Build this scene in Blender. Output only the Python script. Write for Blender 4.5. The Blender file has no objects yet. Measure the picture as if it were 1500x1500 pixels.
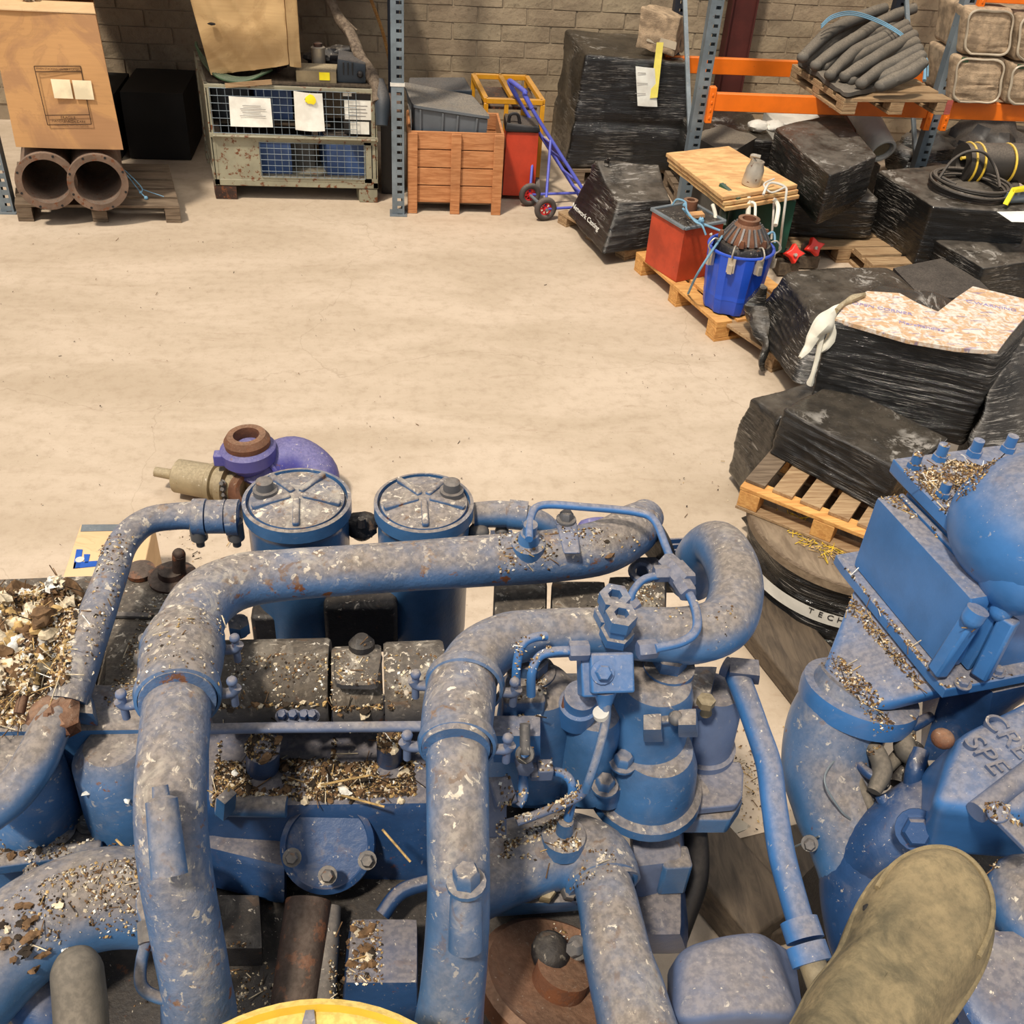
import bpy, bmesh, math, random
from mathutils import Vector, Matrix, noise
from mathutils.bvhtree import BVHTree
random.seed(7)
SC = bpy.context.scene
COL = SC.collection

# ---------------------------------------------------------------- camera
FOC, CAMH = 1500.0, 2.8
CZ = Vector((150, 1950, 1500)).normalized()            # world up seen in camera axes
CX = Vector((13150, 142, -1500)); CX = (CX - CZ * CX.dot(CZ)).normalized()
CY = CZ.cross(CX)
RC = Matrix((CX, CY, CZ))                              # camera axes -> world axes
CAM = Vector((0, 0, CAMH))
cd = bpy.data.cameras.new('camera'); cam = bpy.data.objects.new('camera', cd); COL.objects.link(cam)
cam.matrix_world = Matrix.Translation(CAM) @ RC.to_4x4()
cd.sensor_width = 36; cd.lens = 36.0 * FOC / 1500.0; cd.clip_start = 0.05; cd.clip_end = 100
SC.camera = cam

# ---------------------------------------------------------------- world, lamps, exposure
w = bpy.data.worlds.new('world'); SC.world = w; w.use_nodes = True
bg = w.node_tree.nodes['Background']; bg.inputs[0].default_value = (0.80, 0.88, 1.0, 1); bg.inputs[1].default_value = 0.33
def lamp(name, kind, energy, color, loc, direction, **kw):
    d = bpy.data.lights.new(name, kind); d.energy = energy; d.color = color
    for k, v in kw.items(): setattr(d, k, v)
    o = bpy.data.objects.new(name, d); COL.objects.link(o); o.location = loc
    o.rotation_euler = Vector(direction).to_track_quat('-Z', 'Y').to_euler(); return o
lamp('sun', 'SUN', 4.2, (1.0, 0.90, 0.76), (-4, -6, 9), (0.34, 0.42, -1.0), angle=math.radians(5))
lamp('roof_light', 'AREA', 230, (1.0, 0.93, 0.84), (-2.5, 2.0, 6.2), (0.05, 0.1, -1), shape='RECTANGLE', size=1.6, size_y=8.0)
lamp('roof_light', 'AREA', 210, (1.0, 0.95, 0.88), (3.6, 2.5, 6.2), (-0.1, 0.1, -1), shape='RECTANGLE', size=1.2, size_y=9.0)
lamp('open_door_light', 'AREA', 120, (0.96, 0.97, 1.0), (-2.5, -6.0, 2.6), (0.2, 1, -0.1), shape='RECTANGLE', size=5.0, size_y=3.6)
SC.view_settings.view_transform = 'Standard'; SC.view_settings.look = 'None'
SC.view_settings.exposure = -0.24; SC.view_settings.gamma = 1.0; SC.view_settings.use_curve_mapping = False

# ---------------------------------------------------------------- surveying helpers: a picture point met with a plane
def ray(px, py): return RC @ Vector(((px - 750) / FOC, (750 - py) / FOC, -1))
def P(px, py, z=0.0):
    d = ray(px, py); return CAM + d * ((z - CAMH) / d.z)
def PY(px, py, y):
    d = ray(px, py); return CAM + d * (y / d.y)
def PX(px, py, x):
    d = ray(px, py); return CAM + d * (x / d.x)
def PD(px, py, dep): return CAM + ray(px, py) * dep
def depth(p): return -(RC.transposed() @ (Vector(p) - CAM)).z
def rad(p, halfpx): return halfpx * depth(p) / FOC
UP = Vector((0, 0, 1))
def lerp(a, b, t): return a + (b - a) * t

# ---------------------------------------------------------------- materials
def srgb(r, g, b):
    f = lambda c: (c / 255 / 12.92) if c / 255 <= 0.04045 else ((c / 255 + 0.055) / 1.055) ** 2.4
    return (f(r), f(g), f(b), 1)
class NT:
    def __init__(s, name):
        s.m = bpy.data.materials.new(name); s.m.use_nodes = True; s.t = s.m.node_tree
        s.b = s.t.nodes['Principled BSDF']; s.out = s.t.nodes['Material Output']
    def n(s, kind, **kw):
        x = s.t.nodes.new(kind)
        for k, v in kw.items():
            if k in x.inputs.keys() if isinstance(k, str) else False:
                x.inputs[k].default_value = v
            else: setattr(x, k, v)
        return x
    def l(s, a, b): s.t.links.new(a, b)
    def noise(s, vec, scale, detail=4, rough=0.6, dist=0.0):
        x = s.t.nodes.new('ShaderNodeTexNoise'); x.inputs['Scale'].default_value = scale
        x.inputs['Detail'].default_value = detail; x.inputs['Roughness'].default_value = rough
        x.inputs['Distortion'].default_value = dist
        if vec is not None: s.l(vec, x.inputs['Vector'])
        return x.outputs['Fac']
    def ramp(s, fac, a, b, ca=0.0, cb=1.0):
        x = s.t.nodes.new('ShaderNodeMapRange'); x.clamp = True; x.interpolation_type = 'SMOOTHSTEP'
        x.inputs['From Min'].default_value = a; x.inputs['From Max'].default_value = b
        x.inputs['To Min'].default_value = ca; x.inputs['To Max'].default_value = cb
        s.l(fac, x.inputs['Value']); return x.outputs['Result']
    def math(s, op, a, b=None):
        x = s.t.nodes.new('ShaderNodeMath'); x.operation = op
        for i, v in enumerate((a, b)):
            if v is None: continue
            if isinstance(v, (int, float)): x.inputs[i].default_value = v
            else: s.l(v, x.inputs[i])
        return x.outputs[0]
    def mix(s, fac, a, b):
        x = s.t.nodes.new('ShaderNodeMix'); x.data_type = 'RGBA'
        for i, v in ((0, fac), (6, a), (7, b)):
            if isinstance(v, (int, float)): x.inputs[i].default_value = v
            elif isinstance(v, tuple): x.inputs[i].default_value = v
            else: s.l(v, x.inputs[i])
        return x.outputs[2]
    def pos(s):
        return s.t.nodes.new('ShaderNodeNewGeometry').outputs['Position']
    def upn(s):
        g = s.t.nodes.new('ShaderNodeNewGeometry'); x = s.t.nodes.new('ShaderNodeSeparateXYZ'); s.l(g.outputs['Normal'], x.inputs[0]); return x.outputs[2]
    def bump(s, h, strength, distance):
        x = s.t.nodes.new('ShaderNodeBump'); x.inputs['Strength'].default_value = strength; x.inputs['Distance'].default_value = distance
        s.l(h, x.inputs['Height']); s.l(x.outputs[0], s.b.inputs['Normal']); return x
    def mapped(s, vec, scale=(1, 1, 1), rot=(0, 0, 0)):
        x = s.t.nodes.new('ShaderNodeMapping'); x.inputs['Scale'].default_value = scale; x.inputs['Rotation'].default_value = rot
        s.l(vec, x.inputs['Vector']); return x.outputs[0]
MATS = {}
DUST = srgb(136, 124, 112)
def grimy(name, base, rough=0.45, metal=0.0, dust=0.5, drop=0.0, rust=0.0, var=0.15, bump=0.1, spec=0.5, scale=1.0, dustcol=None, lo=0.25, hi=0.95):
    """surface of one colour with settled dust on its upward faces, pale droppings and rust blots"""
    t = NT(name); p = t.pos(); MATS[name] = t.m
    n1 = t.noise(p, 5 * scale, 5)
    dk = tuple(c * (1 - var) for c in base[:3]) + (1,); lt = tuple(min(1, c * (1 + var)) for c in base[:3]) + (1,)
    col = t.mix(t.ramp(n1, 0.35, 0.65), dk, lt)
    rg = rough
    if rust > 0:
        r = t.ramp(t.noise(p, 26 * scale, 5, 0.65), 0.72 - 0.22 * rust, 0.78 - 0.2 * rust)
        col = t.mix(r, col, srgb(112, 66, 38)); 
    fac = None
    if dust > 0:
        up = t.ramp(t.upn(), lo, hi)
        dn = t.ramp(t.noise(p, 6 * scale, 6, 0.68), 0.25, 0.62, 0.55, 1.0)
        fac = t.math('MULTIPLY', t.math('MULTIPLY', up, dn), dust)
        fine = t.noise(p, 90 * scale, 3)
        dc = dustcol or DUST
        d2 = t.mix(t.ramp(fine, 0.35, 0.65), tuple(c * 0.72 for c in dc[:3]) + (1,), tuple(min(1, c * 1.2) for c in dc[:3]) + (1,))
        col = t.mix(fac, col, d2)
    if drop > 0:
        up2 = t.ramp(t.upn(), -0.15, 0.75)
        zone = t.ramp(t.noise(p, 3.6 * scale, 3, 0.6), 0.47 - 0.10 * drop, 0.62 - 0.05 * drop)
        wash = t.ramp(t.noise(p, 16 * scale, 5, 0.7, 0.8), 0.50, 0.68)
        col = t.mix(t.math('MULTIPLY', t.math('MULTIPLY', wash, zone), t.math('MULTIPLY', up2, 0.55 * min(1, drop))), col, srgb(190, 180, 164))
        crust = t.ramp(t.noise(p, 23 * scale, 4, 0.65, 0.5), 0.60, 0.66)
        col = t.mix(t.math('MULTIPLY', t.math('MULTIPLY', crust, zone), t.math('MULTIPLY', up2, 0.7 * min(1, drop))), col, srgb(112, 84, 60))
        a = t.ramp(t.noise(p, 58 * scale, 4, 0.62, 0.5), 0.655 - 0.05 * drop, 0.70 - 0.04 * drop)
        c = t.ramp(t.noise(p, 170 * scale, 2), 0.71, 0.74)
        f = t.math('MAXIMUM', t.math('MULTIPLY', a, t.math('ADD', t.math('MULTIPLY', zone, 0.85), 0.15)), t.math('MULTIPLY', c, 0.7))
        f = t.math('MULTIPLY', f, up2)
        col = t.mix(f, col, t.mix(t.noise(p, 60, 3), srgb(236, 230, 216), srgb(170, 146, 116)))
    t.l(col, t.b.inputs['Base Color'])
    if fac is not None:
        t.l(t.ramp(fac, 0, 0.8, rough, 0.9), t.b.inputs['Roughness'])
    else: t.b.inputs['Roughness'].default_value = rough
    t.b.inputs['Metallic'].default_value = metal
    t.b.inputs['Specular IOR Level'].default_value = spec
    if bump: t.bump(t.noise(p, 45 * scale, 5, 0.7), bump, 0.01)
    return t.m
def plain(name, col, rough=0.6, metal=0.0, var=0.1, sc=8, bump=0.05): return grimy(name, col, rough, metal, 0, 0, 0, var, bump, 0.4, sc / 5)
def wood(name, col, dark, sc=1.0, axis=(1, 12, 12), dirt=0.3):
    t = NT(name); MATS[name] = t.m; tc = t.n('ShaderNodeTexCoord')
    p = t.mapped(t.pos(), axis)
    n = t.noise(p, 6 * sc, 6, 0.65, 0.6); n2 = t.noise(t.pos(), 3.5, 4)
    c = t.mix(t.ramp(n, 0.3, 0.7), dark, col)
    c = t.mix(t.math('MULTIPLY', t.ramp(n2, 0.45, 0.75), dirt), c, srgb(84, 70, 56))
    t.l(c, t.b.inputs['Base Color']); t.b.inputs['Roughness'].default_value = 0.8
    t.bump(n, 0.25, 0.01); return t.m
def wrapmat(name, dusty=0.25, rot=(0, 0, 0), sc=(3, 3, 60), rough=0.13, dc=None, strength=0.5, white=0.75):
    t = NT(name); MATS[name] = t.m; p = t.pos()
    q = t.mapped(p, sc, rot); n = t.noise(q, 1.6, 6, 0.72, 0.9)
    n2 = t.noise(t.mapped(p, (9, 9, 6), (0.5, 0.2, 0.3)), 1.0, 4, 0.6, 1.6)
    n3 = t.noise(t.mapped(p, tuple(c * 0.45 for c in sc), (rot[0] + 0.35, rot[1] - 0.25, rot[2])), 1.3, 4, 0.6, 0.5)
    h = t.math('ADD', t.math('MULTIPLY', n, 0.6), t.math('ADD', t.math('MULTIPLY', n2, 0.35), t.math('MULTIPLY', n3, 0.5)))
    t.bump(h, strength, 0.02)
    up = t.ramp(t.upn(), 0.35, 0.95); d = t.ramp(t.noise(p, 7, 5, 0.7), 0.3, 0.7, 0.3, 1.0)
    f = t.math('MULTIPLY', t.math('MULTIPLY', up, d), dusty)
    # thin pale strands in patches: bright reflections on the film painted into its colour
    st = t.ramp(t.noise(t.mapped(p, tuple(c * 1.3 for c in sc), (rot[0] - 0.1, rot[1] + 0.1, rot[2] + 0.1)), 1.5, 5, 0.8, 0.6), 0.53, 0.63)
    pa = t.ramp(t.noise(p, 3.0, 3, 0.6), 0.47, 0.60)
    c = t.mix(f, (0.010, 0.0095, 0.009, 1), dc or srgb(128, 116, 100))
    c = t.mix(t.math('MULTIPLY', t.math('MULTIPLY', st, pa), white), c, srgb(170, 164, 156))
    t.l(c, t.b.inputs['Base Color']); t.l(t.ramp(f, 0, 0.6, rough, 0.7), t.b.inputs['Roughness'])
    t.b.inputs['Specular IOR Level'].default_value = 0.6
    return t.m

# palette
BLUE = srgb(64, 106, 152)
grimy('blue_paint', BLUE, 0.30, 0, 0.95, 0.7, 0.25, 0.22, 0.12, lo=0.1, hi=0.85)
grimy('blue_paint_messy', srgb(66, 100, 142), 0.42, 0, 0.95, 1.5, 0.6, 0.25, 0.3, lo=0.0, hi=0.8)
grimy('blue_paint_clean', srgb(62, 114, 172), 0.34, 0, 0.8, 0.28, 0.12, 0.14, 0.06, lo=0.35, hi=1.0)
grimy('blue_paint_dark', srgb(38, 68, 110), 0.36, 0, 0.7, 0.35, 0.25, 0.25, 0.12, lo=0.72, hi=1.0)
grimy('blue_grey_paint', srgb(94, 110, 142), 0.45, 0, 0.75, 0.4, 0.25, 0.2, 0.1)
grimy('dirty_cover', srgb(74, 74, 78), 0.6, 0, 0.95, 1.3, 0.4, 0.3, 0.3, dustcol=srgb(98, 88, 76), lo=-0.2, hi=0.6)
grimy('grease_black', srgb(34, 33, 36), 0.5, 0, 0.4, 0.5, 0.3, 0.3, 0.4, dustcol=srgb(84, 74, 62))
grimy('steel_bolt', srgb(104, 104, 106), 0.45, 0.3, 0.6, 0.4, 0.5, 0.2, 0.1)
grimy('rust', srgb(110, 70, 48), 0.8, 0, 0.45, 0.2, 0.8, 0.35, 0.4, dustcol=srgb(150, 122, 98))
grimy('rust_dark', srgb(62, 42, 34), 0.85, 0, 0.3, 0, 0.8, 0.35, 0.4)
grimy('rusty_flange', srgb(116, 94, 78), 0.75, 0, 0.3, 0, 0.7, 0.3, 0.3)
grimy('galvanised', srgb(120, 132, 140), 0.5, 0.35, 0.25, 0.1, 0.3, 0.2, 0.1)
grimy('dark_upright', srgb(34, 38, 48), 0.6, 0.1, 0.2)
grimy('orange_beam', srgb(238, 116, 20), 0.45, 0, 0.35, 0, 0.15, 0.08, 0.05, dustcol=srgb(190, 140, 90))
grimy('cage_paint', srgb(150, 146, 124), 0.6, 0.1, 0.45, 0, 0.75, 0.15, 0.15)
grimy('dark_red_steel', srgb(84, 34, 28), 0.7, 0, 0.3)
grimy('blue_box', srgb(70, 98, 150), 0.5, 0, 0.4)
grimy('red_enamel', srgb(176, 62, 34), 0.5, 0, 0.5, 0, 0.35, 0.2, 0.1)
grimy('red_case', srgb(196, 66, 40), 0.5, 0, 0.4, 0, 0.1, 0.12, 0.05)
grimy('black_plastic', srgb(26, 26, 28), 0.45, 0, 0.35)
grimy('grey_plastic', srgb(92, 98, 104), 0.55, 0, 0.75, 0, 0, 0.1, 0.05, dustcol=srgb(138, 126, 110))
grimy('dark_plastic', srgb(48, 56, 64), 0.55, 0, 0.4)
grimy('yellow_frame_paint', srgb(214, 150, 30), 0.5, 0, 0.4, 0, 0.3, 0.12, 0.05)
grimy('blue_tube', srgb(84, 92, 190), 0.4, 0, 0.25, 0.1, 0.15, 0.1, 0.03)
grimy('red_wheel', srgb(206, 36, 44), 0.45, 0, 0.1)
grimy('tyre_rubber', srgb(74, 66, 62), 0.85, 0, 0.5)
grimy('drum_blue', srgb(30, 78, 196), 0.35, 0, 0.25, 0, 0, 0.1, 0.03)
grimy('valve_purple', srgb(66, 66, 140), 0.42, 0, 0.5, 0.25, 0.25, 0.12, 0.06, dustcol=srgb(140, 132, 150))
grimy('brass_dusty', srgb(150, 134, 104), 0.6, 0.15, 0.6, 0.3, 0.3, 0.2, 0.25, dustcol=srgb(170, 156, 130))
grimy('green_enamel', srgb(24, 74, 60), 0.45, 0, 0.45)
grimy('hose_grey', srgb(84, 80, 74), 0.8, 0, 0.6, 0, 0, 0.2, 0.15, dustcol=srgb(136, 124, 108))
grimy('hose_green', srgb(60, 88, 60), 0.6, 0, 0.3)
grimy('cable_black', srgb(48, 44, 40), 0.6, 0, 0.5)
grimy('rope_white', srgb(226, 222, 206), 0.8, 0, 0.2)
grimy('rope_blue', srgb(112, 156, 182), 0.7, 0, 0.1)
grimy('red_valve', srgb(226, 44, 30), 0.4, 0, 0.1)
grimy('yellow_bright', srgb(240, 222, 30), 0.5, 0, 0.1)
grimy('cap_yellow', srgb(224, 186, 62), 0.55, 0, 0.7, 0, 0.1, 0.15, 0.05, dustcol=srgb(214, 184, 120))
grimy('terracotta', srgb(116, 74, 52), 0.8, 0, 0.5)
grimy('tin', srgb(196, 186, 170), 0.35, 0.5, 0.2, 0, 0.5)
grimy('chipped_white', srgb(218, 214, 204), 0.7, 0, 0.2)
grimy('paper', srgb(246, 242, 230), 0.8, 0, 0)
grimy('sticker', srgb(240, 224, 188), 0.8, 0, 0)
plain('ink', srgb(70, 50, 34), 0.8); plain('ink_black', srgb(36, 34, 34), 0.8); plain('ink_blue', srgb(36, 84, 170), 0.7); plain('ink_grey', srgb(150, 146, 142), 0.8); plain('ink_white', srgb(224, 222, 214), 0.7)
plain('print_purple', srgb(150, 140, 176), 0.8)
plain('marker_yellow', srgb(250, 226, 40), 0.7); plain('tape_yellow', srgb(246, 228, 110), 0.6)
grimy('bale', srgb(176, 152, 124), 0.95, 0, 0, 0, 0.0, 0.3, 0.9, scale=3)
grimy('bale_film', srgb(186, 172, 150), 0.35, 0, 0.2)
wood('pallet_wood', srgb(176, 148, 112), srgb(136, 106, 74))
wood('pallet_wood_old', srgb(128, 110, 90), srgb(88, 72, 56))
wood('pallet_wood_new', srgb(222, 170, 100), srgb(190, 132, 70))
wood('pallet_red_end', srgb(190, 88, 78), srgb(150, 70, 62))
wood('crate_wood', srgb(200, 140, 92), srgb(164, 104, 60), 1.0, (1, 9, 9), 0.15)
wood('ply_wood', srgb(226, 190, 132), srgb(196, 146, 96), 0.6, (2, 5, 5), 0.1)
wood('reel_wood', srgb(140, 122, 100), srgb(104, 88, 70), 0.8, (6, 1.5, 6), 0.5)
wood('timber_grey', srgb(96, 82, 66), srgb(62, 52, 42), 1, (6, 1, 6), 0.5)
wood('bark', srgb(132, 116, 98), srgb(76, 62, 50), 2, (3, 3, 3), 0.5)
def cardboard(name, col, stain):
    t = NT(name); MATS[name] = t.m; p = t.pos()
    n = t.noise(p, 2.6, 5, 0.6, 0.8); c = t.mix(t.ramp(n, 0.46, 0.60), col, stain)
    edge = t.ramp(t.math('ABSOLUTE', t.math('SUBTRACT', n, 0.5)), 0.0, 0.010, 0.18, 0.0)
    c = t.mix(edge, c, srgb(140, 102, 66)); c = t.mix(t.ramp(t.noise(t.mapped(p, (1, 1, 14)), 5, 3), 0.3, 0.8, 0, 0.18), c, srgb(150, 110, 70))
    t.l(c, t.b.inputs['Base Color']); t.b.inputs['Roughness'].default_value = 0.85; t.bump(t.noise(p, 5, 4), 0.2, 0.02)
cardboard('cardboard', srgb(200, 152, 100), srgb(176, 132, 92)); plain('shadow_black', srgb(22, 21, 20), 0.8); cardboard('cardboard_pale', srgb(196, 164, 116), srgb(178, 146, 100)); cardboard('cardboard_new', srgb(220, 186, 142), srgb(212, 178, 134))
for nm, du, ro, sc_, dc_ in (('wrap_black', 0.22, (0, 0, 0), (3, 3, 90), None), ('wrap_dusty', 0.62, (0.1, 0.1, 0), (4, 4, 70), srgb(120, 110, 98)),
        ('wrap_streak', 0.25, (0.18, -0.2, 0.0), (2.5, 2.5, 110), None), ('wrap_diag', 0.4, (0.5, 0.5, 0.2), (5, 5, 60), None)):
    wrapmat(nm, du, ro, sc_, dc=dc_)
# printed board (flat print on the exposed top of the load)
def printed():
    t = NT('printed_board'); MATS['printed_board'] = t.m; p = t.pos()
    n = t.noise(t.mapped(p, (20, 20, 20), (0, 0, 0.45)), 1.2, 4, 0.6, 1.5)
    m1 = t.noise(t.mapped(p, (9, 60, 9), (0, 0, 0.4)), 1.0, 3, 0.7)
    c = t.mix(t.ramp(n, 0.40, 0.60), srgb(218, 206, 194), srgb(196, 160, 122))
    c = t.mix(t.ramp(t.noise(t.mapped(p, (40, 14, 20), (0, 0, 0.4)), 1.0, 5, 0.7), 0.5, 0.7, 0, 0.5), c, srgb(150, 128, 108))
    c = t.mix(t.ramp(m1, 0.58, 0.64, 0, 0.75), c, srgb(120, 112, 150))
    t.l(c, t.b.inputs['Base Color']); t.b.inputs['Roughness'].default_value = 0.5
printed()
def khaki():
    t = NT('khaki_suede'); MATS['khaki_suede'] = t.m; p = t.pos()
    n = t.noise(p, 13, 6, 0.7, 0.8); c = t.mix(t.ramp(n, 0.35, 0.65), srgb(86, 78, 58), srgb(138, 122, 90))
    c = t.mix(t.ramp(t.noise(p, 5, 4, 0.6), 0.45, 0.7, 0, 0.6), c, srgb(158, 138, 102)); c = t.mix(t.ramp(t.noise(p, 110, 3), 0.4, 0.7, 0, 0.35), c, srgb(84, 78, 58))
    t.l(c, t.b.inputs['Base Color']); t.b.inputs['Roughness'].default_value = 0.85; t.bump(t.noise(p, 60, 6), 0.6, 0.006)
khaki()
def floor_mat():
    t = NT('concrete_floor'); MATS['concrete_floor'] = t.m; p = t.pos()
    a = t.noise(t.mapped(p, (0.5, 1.3, 1), (0, 0, 0.25)), 1.6, 8, 0.62, 0.5); b = t.noise(p, 14, 6, 0.7); c = t.noise(t.mapped(p, (1, 5, 1), (0, 0, 0.15)), 2.2, 5, 0.7, 0.6)
    col = t.mix(t.ramp(a, 0.30, 0.68), srgb(177, 159, 137), srgb(197, 179, 158))
    col = t.mix(t.ramp(b, 0.42, 0.75, 0, 0.42), col, srgb(152, 132, 110))
    col = t.mix(t.ramp(c, 0.60, 0.80, 0, 0.5), col, srgb(136, 108, 84))
    d = t.noise(p, 70, 3, 0.6); col = t.mix(t.ramp(d, 0.66, 0.74, 0, 0.5), col, srgb(112, 92, 72))
    vo = t.n('ShaderNodeTexVoronoi', feature='DISTANCE_TO_EDGE'); vo.inputs['Scale'].default_value = 0.33
    wv = t.n('ShaderNodeVectorMath', operation='ADD'); t.l(p, wv.inputs[0]); nz = t.n('ShaderNodeTexNoise'); nz.inputs['Scale'].default_value = 1.3; nz.inputs['Detail'].default_value = 6
    t.l(p, nz.inputs['Vector']); t.l(nz.outputs['Color'], wv.inputs[1]); t.l(wv.outputs[0], vo.inputs['Vector'])
    ck = t.ramp(vo.outputs['Distance'], 0.0, 0.002, 0.22, 0.0); col = t.mix(ck, col, srgb(120, 98, 76))
    t.l(col, t.b.inputs['Base Color']); t.l(t.ramp(a, 0.3, 0.7, 0.9, 0.72), t.b.inputs['Roughness']); t.b.inputs['Specular IOR Level'].default_value = 0.35
    t.bump(b, 0.15, 0.01)
floor_mat()
def wall_mat():
    t = NT('block_wall_paint'); MATS['block_wall_paint'] = t.m; p = t.pos()
    g = t.n('ShaderNodeObjectInfo'); a = t.noise(p, 2.2, 6, 0.65); b = t.noise(p, 22, 5, 0.7)
    col = t.mix(t.ramp(a, 0.3, 0.7), srgb(136, 120, 98), srgb(176, 158, 130))
    col = t.mix(t.ramp(b, 0.5, 0.75, 0, 0.6), col, srgb(100, 86, 68)); col = t.mix(t.ramp(g.outputs['Random'], 0, 1, 0, 0.25), col, srgb(162, 138, 114))
    t.l(col, t.b.inputs['Base Color']); t.b.inputs['Roughness'].default_value = 0.9; t.bump(b, 0.4, 0.02)
wall_mat(); plain('mortar', srgb(150, 134, 112), 0.95)
def debris_mats():
    for nm, c in (('straw', srgb(176, 146, 96)), ('flake_pale', srgb(206, 190, 162)), ('flake_brown', srgb(110, 84, 58)), ('flake_dark', srgb(52, 42, 32)), ('feather_white', srgb(228, 222, 214)), ('yellow_straw', srgb(210, 176, 50))):
        plain(nm, c, 0.9, 0, 0.35, 60)
debris_mats()

# ---------------------------------------------------------------- mesh collector
class B:
    def __init__(s): s.v = []; s.f = []; s.mi = []; s.cur = 0
    def add(s, vs, fs):
        k = len(s.v); s.v += [Vector(v) for v in vs]; s.f += [tuple(i + k for i in f) for f in fs]; s.mi += [s.cur] * len(fs); return s
    def hexa(s, b, t):
        return s.add(list(b) + list(t), [(3, 2, 1, 0), (4, 5, 6, 7), (0, 1, 5, 4), (1, 2, 6, 5), (2, 3, 7, 6), (3, 0, 4, 7)])
    def box(s, c, size, M=None):
        c = Vector(c); hx, hy, hz = size[0] / 2, size[1] / 2, size[2] / 2
        vs = [Vector((x * hx, y * hy, z * hz)) for z in (-1, 1) for x, y in ((-1, -1), (1, -1), (1, 1), (-1, 1))]
        if M is not None: vs = [M @ v for v in vs]
        vs = [v + c for v in vs]; return s.hexa(vs[:4], vs[4:])
    def beam(s, a, b, w, h, up=UP):
        a, b = Vector(a), Vector(b); d = (b - a).normalized(); sx = d.cross(up)
        if sx.length < 1e-4: sx = d.cross(Vector((0, 1, 0)))
        sx.normalize(); sz = sx.cross(d)
        q = lambda p: [p - sx * w / 2 - sz * h / 2, p + sx * w / 2 - sz * h / 2, p + sx * w / 2 + sz * h / 2, p - sx * w / 2 + sz * h / 2]
        return s.hexa(q(a), q(b))
    def prism(s, poly, vec):
        n = len(poly); vec = Vector(vec); poly = [Vector(p) for p in poly]
        return s.add(poly + [p + vec for p in poly], [tuple(range(n - 1, -1, -1)), tuple(range(n, 2 * n))] + [(i, (i + 1) % n, n + (i + 1) % n, n + i) for i in range(n)])
    def tube(s, pts, r, seg=14, sub=6, cap=True, smooth=True, wob=0.0):
        pts = [Vector(p) for p in pts]; rs = r if isinstance(r, (list, tuple)) else [r] * len(pts)
        if smooth and len(pts) > 2:
            a, ra = [], []
            for i in range(len(pts) - 1):
                p0 = pts[max(i - 1, 0)]; p1 = pts[i]; p2 = pts[i + 1]; p3 = pts[min(i + 2, len(pts) - 1)]
                for k in range(sub):
                    t = k / sub
                    a.append(0.5 * ((2 * p1) + (p2 - p0) * t + (2 * p0 - 5 * p1 + 4 * p2 - p3) * t * t + (3 * p1 - p0 - 3 * p2 + p3) * t ** 3))
                    tt = t * t * (3 - 2 * t); ra.append(rs[i] * (1 - tt) + rs[i + 1] * tt)
            a.append(pts[-1]); ra.append(rs[-1]); pts, rs = a, ra
        n = len(pts); T = []
        for i in range(n):
            d = pts[min(i + 1, n - 1)] - pts[max(i - 1, 0)]; T.append(d.normalized() if d.length > 1e-9 else UP)
        nrm = T[0].orthogonal().normalized(); vs = []
        for i in range(n):
            nrm = (nrm - T[i] * nrm.dot(T[i]))
            nrm = nrm.normalized() if nrm.length > 1e-6 else T[i].orthogonal().normalized()
            bi = T[i].cross(nrm)
            for k in range(seg):
                a = 2 * math.pi * k / seg; rr = rs[i]
                if wob: rr *= 1 + wob * noise.noise(pts[i] * 9 + Vector((math.cos(a), math.sin(a), 0)))
                vs.append(pts[i] + (nrm * math.cos(a) + bi * math.sin(a)) * rr)
        fs = [(i * seg + k, i * seg + (k + 1) % seg, (i + 1) * seg + (k + 1) % seg, (i + 1) * seg + k) for i in range(n - 1) for k in range(seg)]
        if cap: fs += [tuple(range(seg - 1, -1, -1)), tuple(range((n - 1) * seg, n * seg))]
        return s.add(vs, fs)
    def cyl(s, a, b, r0, r1=None, seg=20): return s.tube([a, b], [r0, r0 if r1 is None else r1], seg, smooth=False)
    def lathe(s, base, axis, prof, seg=28, ang=None):
        """prof: list of (radius, height along axis)"""
        axis = Vector(axis).normalized(); base = Vector(base); n1 = axis.orthogonal().normalized(); n2 = axis.cross(n1); vs = []
        for r, h in prof:
            for k in range(seg):
                a = 2 * math.pi * k / seg; vs.append(base + axis * h + (n1 * math.cos(a) + n2 * math.sin(a)) * r)
        m = len(prof); fs = [(i * seg + k, i * seg + (k + 1) % seg, (i + 1) * seg + (k + 1) % seg, (i + 1) * seg + k) for i in range(m - 1) for k in range(seg)]
        closed = abs(prof[0][0] - prof[-1][0]) < 1e-9 and abs(prof[0][1] - prof[-1][1]) < 1e-9
        if prof[0][0] > 1e-5 and not closed: fs.append(tuple(range(seg - 1, -1, -1)))
        if prof[-1][0] > 1e-5 and not closed: fs.append(tuple(range((m - 1) * seg, m * seg)))
        return s.add(vs, fs)
    def ring(s, c, axis, R, r, seg=28, rs=8, sy=1.0):
        axis = Vector(axis).normalized(); n1 = axis.orthogonal().normalized(); n2 = axis.cross(n1)
        vs = []
        for i in range(seg):
            a = 2 * math.pi * i / seg; d = n1 * math.cos(a) + n2 * math.sin(a)
            for k in range(rs):
                b = 2 * math.pi * k / rs; vs.append(Vector(c) + d * (R + r * math.cos(b)) + axis * r * math.sin(b) * sy)
        return s.add(vs, [(i * rs + k, i * rs + (k + 1) % rs, ((i + 1) % seg) * rs + (k + 1) % rs, ((i + 1) % seg) * rs + k) for i in range(seg) for k in range(rs)])
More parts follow.
